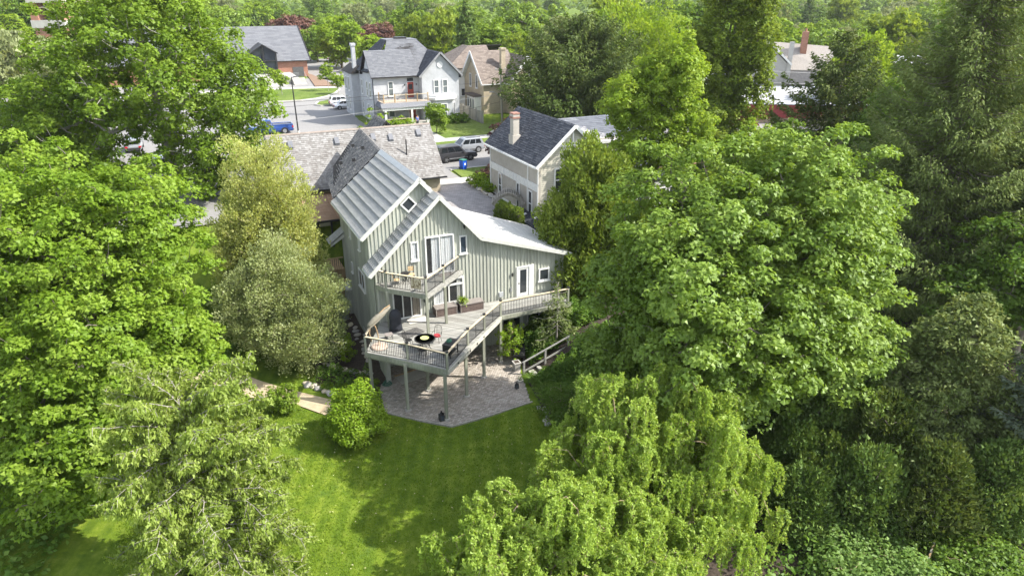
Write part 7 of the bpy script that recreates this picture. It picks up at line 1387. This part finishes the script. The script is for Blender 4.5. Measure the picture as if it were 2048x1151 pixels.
def car(name, label, cat, x, y, z, rz, pm, L=4.7, Wd=1.9, Hh=1.72, kind='suv', dark_rim=False, rails=False):
    s, d = LOC(x, y); T = Thing(name, label, cat, s, d, z, rz=rz-ANG); w = Wd/2; zb = .28; belt = Hh*.585; hood = Hh*.56
    if kind == 'pickup': prof = [(-L/2, .55, belt*.98), (-L/2+.06, .32, belt), (-L*.02, zb, belt), (L*.20, zb, belt), (L*.24, zb, belt*.99), (L/2-.18, .3, hood*.97), (L/2, .42, hood*.8)]
    else: prof = [(-L/2, .5, belt*.82), (-L/2+.10, .34, belt*.97), (-L*.3, zb, belt), (L*.14, zb, belt), (L*.2, zb, belt*.97), (L/2-.25, .3, hood*.88), (L/2-.04, .36, hood*.74), (L/2, .45, hood*.6)]
    secs = []
    for i, (xx, z0, z1) in enumerate(prof):
        k = .84 if i in (0, len(prof)-1) else (.93 if i in (1, len(prof)-2) else 1); ww = w*k
        secs.append([(xx, -ww*.9, z0), (xx, -ww, z0+.12), (xx, -ww, (z0+z1)*.55), (xx, -ww*.95, z1-.04), (xx, -ww*.86, z1), (xx, ww*.86, z1), (xx, ww*.95, z1-.04), (xx, ww, (z0+z1)*.55), (xx, ww, z0+.12), (xx, ww*.9, z0)])
    T.part('body', loft(MB(), secs), pm)
    if kind == 'pickup': c0, c1, r0, r1 = -L*.055, L*.25, -L*.02, L*.13
    elif kind == 'suv': c0, c1, r0, r1 = -L/2+.12, L*.2, -L/2+.42, L*.05
    else: c0, c1, r0, r1 = -L/2+.45, L*.22, -L*.2, L*.04
    cw, rw = w*.88, w*.70; zt = Hh; zm = belt-.02
    T.part('cabin', loft(MB(), [[(c0, -cw, zm), (c1, -cw, zm), (c1, cw, zm), (c0, cw, zm)], [(r0-.02, -rw-.03, zt-.08), (r1+.05, -rw-.03, zt-.08), (r1+.05, rw+.03, zt-.08), (r0-.02, rw+.03, zt-.08)], [(r0+.08, -rw*.9, zt), (r1-.06, -rw*.9, zt), (r1-.06, rw*.9, zt), (r0+.08, rw*.9, zt)]]), pm)
    def P(u, v, side):  # u along the length, v up the side of the cabin
        xa = c0+(r0-.02-c0)*v; xb = c1+(r1+.05-c1)*v; return (xa+(xb-xa)*u, side*(cw+(rw+.03-cw)*v+.008), zm+(zt-.08-zm)*v)
    cuts = ((.1, .34), (.37, .62), (.65, .93)) if kind != 'pickup' else ((.08, .48), (.52, .9))
    for sd in (-1, 1):
        for a, b in cuts: T.part('side_window', MB().face([P(a, .14, sd), P(b, .14, sd), P(b, .9, sd), P(a, .9, sd)]), cglass)
        T.part('mirror', MB().box(c1-.35, c1-.2, sd*(cw+.02) if sd > 0 else -(cw+.22), (cw+.22) if sd > 0 else -(cw+.02), belt+.02, belt+.16), pm)
        T.part('sill_trim', MB().box(-L*.28, L*.28, sd*w-.012 if sd > 0 else -w-.012, sd*w+.012 if sd > 0 else -w+.012, .42, .48), steel if dark_rim else black)
        T.part('headlight', MB().prism([(L/2-.06, sd*w*.5, hood*.62), (L/2-.22, sd*w*.9, hood*.64), (L/2-.22, sd*w*.9, hood*.80), (L/2-.06, sd*w*.5, hood*.76)], (.035, 0, 0)), lamp_w); T.part('tail_light', MB().box(-L/2-.015, -L/2+.16, min(sd*w*.62, sd*w*.94), max(sd*w*.62, sd*w*.94), belt*.68, belt*.9), lamp_r)
        if rails: T.part('roof_rail', MB().beam((r0+.1, sd*rw*.82, zt+.05), (r1-.1, sd*rw*.82, zt+.05), .03, .04), black)
        for ax in (-L*.30, L*.305):
            rr = Hh*.205; wh = T.part('wheel', MB().disc((ax, sd*(w-.1), rr), rr, (0, 1, 0), .24, 20), tyre_m); T.part('rim', MB().disc((ax, sd*(w+.022), rr), rr*.66, (0, 1, 0), .02, 12), black if dark_rim else rim_m, wh)
            for q in range(5): aa = q*1.2566; T.part('spoke', MB().beam((ax, sd*(w+.035), rr), (ax+math.cos(aa)*rr*.6, sd*(w+.035), rr+math.sin(aa)*rr*.6), .05, .015, (0, 1, 0)), rim_m, wh)
            T.part('wheel_arch', MB().disc((ax, sd*(w-.02), rr+.02), rr*1.16, (0, 1, 0), .05, 20), black)
    def Q(v, y, front): xa = (c1+(r1+.05-c1)*v+.008) if front else (c0+(r0-.02-c0)*v-.008); return (xa, y*(cw+(rw+.03-cw)*v), zm+(zt-.08-zm)*v)
    T.part('windscreen', MB().face([Q(.1, -.86, True), Q(.1, .86, True), Q(.93, .86, True), Q(.93, -.86, True)]), cglass); T.part('rear_window', MB().face([Q(.2, -.84, False), Q(.2, .84, False), Q(.9, .84, False), Q(.9, -.84, False)]), cglass)
    T.part('grille', MB().box(L/2-.005, L/2+.02, -w*.42, w*.42, hood*.42, hood*.6), black); T.part('bumper', MB().box(-L/2-.04, -L/2+.06, -w*.8, w*.8, .4, .58), black)
    if kind == 'pickup':
        T.part('bed_liner', MB().box(-L/2+.1, -L*.06, -w*.72, w*.72, belt-.02, belt+.012), black)
        for sd in (-1, 1): T.part('bed_side', MB().box(-L/2+.03, -L*.06, min(sd*w*.76, sd*w*.93), max(sd*w*.76, sd*w*.93), belt-.02, belt+.14), pm)
        T.part('tailgate', MB().box(-L/2, -L/2+.08, -w*.75, w*.75, .6, belt+.13), pm)
    return T
p_grey = paint('dark grey paint', (.045, .045, .05)); p_silver = paint('silver paint', (.30, .315, .335)); p_white = paint('white car paint', (.74, .75, .76)); p_blue = paint('bright blue paint', (.012, .06, .26)); p_navy = paint('slate blue paint', (.05, .085, .15))
wx, wy = W(15.55, 30.65); car('suv', 'dark grey suv parked facing right near the blue bin', 'car', wx, wy, G+.01, ANG+R(5), p_grey, 4.85, 1.95, 1.78, dark_rim=True)
wx, wy = W(18.1, 34.2); car('suv', 'silver suv with black roof rails at the far kerb', 'car', wx, wy, G+.01, ANG+R(183), p_silver, 4.6, 1.88, 1.66, rails=True)
wx, wy = W(-1.1, 55.6); car('pickup_truck', 'bright blue pickup truck in the car park behind the maple', 'pickup', wx, wy, G+.01, ANG+R(181), p_blue, 5.8, 2.0, 1.9, kind='pickup')
wx, wy = W(13.0, 76.4); car('car', 'white hatchback by the lawn island, further one', 'car', wx, wy, G+.01, ANG+R(-3), p_white, 4.5, 1.82, 1.58)
wx, wy = W(12.9, 72.6); car('car', 'white sedan parked nearer the grey house wall', 'car', wx, wy, G+.01, ANG+R(-2), p_white, 4.6, 1.82, 1.45, kind='sedan')
wx, wy = W(30.2, 74.5); car('suv', 'slate blue suv facing out between the grey and cream houses', 'car', wx, wy, G+.01, ANG+R(-88), p_navy, 4.7, 1.9, 1.75)
wx, wy = W(28.7, 158.5); car('car', 'silver car parked under trees at the far end of the car park', 'car', wx, wy, G+.02, ANG+R(2), p_silver, 4.5, 1.8, 1.5)
for k, (s, d) in enumerate(((-14, 40), (-20, 46), (-9, 44), (-17, 52))): wx, wy = W(s, d); car('car', ['silver car glimpsed through the open maple, nearest the street', 'dark car glimpsed through the open maple, furthest left', 'white car glimpsed behind the maple trunk', 'grey car glimpsed high in the open maple'][k], 'car', wx, wy, G+.02, ANG+R(90), [p_silver, p_grey, p_white, p_silver][k], 4.5, 1.82, 1.5)

# ================================================================== the person on the walk
def person(x, y, z, rz):
    s, d = LOC(x, y); e = bpy.data.objects.new('person', None); COL.objects.link(e); e.location = (x, y, z); e.rotation_euler = (0, 0, rz); tag(e, 'person in a blue top and dark trousers standing by the grey house porch', 'person')
    def skin(name, pts, edges, rad, m, sub=2):
        me = bpy.data.meshes.new(name); me.from_pydata(pts, edges, []); me.materials.append(m); o = bpy.data.objects.new(name, me); COL.objects.link(o); o.parent = e
        md = o.modifiers.new('skin', 'SKIN'); me.skin_vertices.new(name='')if not me.skin_vertices else None
        for i, r_ in enumerate(rad): me.skin_vertices[0].data[i].radius = (r_ if hasattr(r_, '__len__') else (r_, r_)); me.skin_vertices[0].data[i].use_root = i == 0
        sb = o.modifiers.new('sub', 'SUBSURF'); sb.levels = sub; sb.render_levels = sub; return o
    skm = M('skin', (.42, .25, .17), (.48, .3, .21), rough=.6, scale=9); shirt = M('blue cloth', (.05, .11, .32), (.07, .14, .4), scale=12); trs = M('dark cloth', (.02, .025, .04), (.035, .04, .06), scale=12); hair = M('brown hair', (.05, .03, .02), (.08, .05, .03), scale=30)
    body = [(0, 0, .95), (0, 0, 1.15), (0, -.01, 1.38), (0, 0, 1.5), (0, -.02, 1.6), (0, -.02, 1.7), (-.19, 0, 1.42), (-.24, .02, 1.16), (-.22, -.12, .95), (.19, 0, 1.42), (.25, .02, 1.16), (.24, -.05, .92), (-.1, 0, .9), (-.11, -.03, .5), (-.11, .02, .08), (-.11, -.14, .04), (.1, 0, .9), (.12, .05, .5), (.12, .1, .08), (.12, -.05, .04)]
    ed = [(0, 1), (1, 2), (2, 3), (3, 4), (4, 5), (2, 6), (6, 7), (7, 8), (2, 9), (9, 10), (10, 11), (0, 12), (12, 13), (13, 14), (14, 15), (0, 16), (16, 17), (17, 18), (18, 19)]
    rd = [(.15, .1), (.145, .1), (.17, .11), .06, .095, .09, .065, .048, .035, .065, .048, .035, .095, .065, .045, .04, .095, .065, .045, .04]
    skin('body', body, ed, rd, skm); skin('shirt', [body[i] for i in (1, 2, 6, 9)]+[(-.225, .01, 1.28), (.23, .01, 1.28), (0, 0, .93)], [(6, 0), (0, 1), (1, 2), (1, 3), (2, 4), (3, 5)], [(.165, .12), (.185, .125), .078, .078, .065, .065, (.17, .125)], shirt)
    skin('trousers', [(0, 0, .95), (-.1, 0, .9), (-.11, -.03, .5), (-.11, .02, .12), (.1, 0, .9), (.12, .05, .5), (.12, .1, .12)], [(0, 1), (1, 2), (2, 3), (0, 4), (4, 5), (5, 6)], [(.16, .115), .105, .078, .06, .105, .078, .06], trs)
    hr = MB().lathe([(.02, .12), (.075, .1), (.105, .05), (.11, -.01), (.1, -.05)], (0, .01, 1.69), 12).build('hair', hair, e, smooth=True)
    for sx in (-.035, .035): MB().disc((sx, -.112, 1.66), .012, (0, 1, 0), .01, 8).build('eye', black, e)
    MB().prism([(-.015, -.105, 1.62), (.015, -.105, 1.62), (0, -.105, 1.66)], (0, -.03, 0)).build('nose', skm, e); MB().box(-.025, .025, -.108, -.1, 1.585, 1.592).build('mouth', cushion_r, e)
person(*W(17.65, 50.6), G+.15, ANG+R(20))
# ================================================================== a little air between the near trees and the far ones
hz = MB().box(-5600, 5600, -1500, 6600, -93, 34)
hm_, hn, hl, hb_ = nodes('haze'); hn.remove(hb_); pv = hn.new('ShaderNodeVolumePrincipled'); pv.inputs['Color'].default_value = (.9, .93, .96, 1); pv.inputs['Density'].default_value = .00011; pv.inputs['Anisotropy'].default_value = .2
hl.new(pv.outputs[0], hn['Material Output'].inputs['Volume']); ho = hz.build('haze', hm_, kind='stuff')
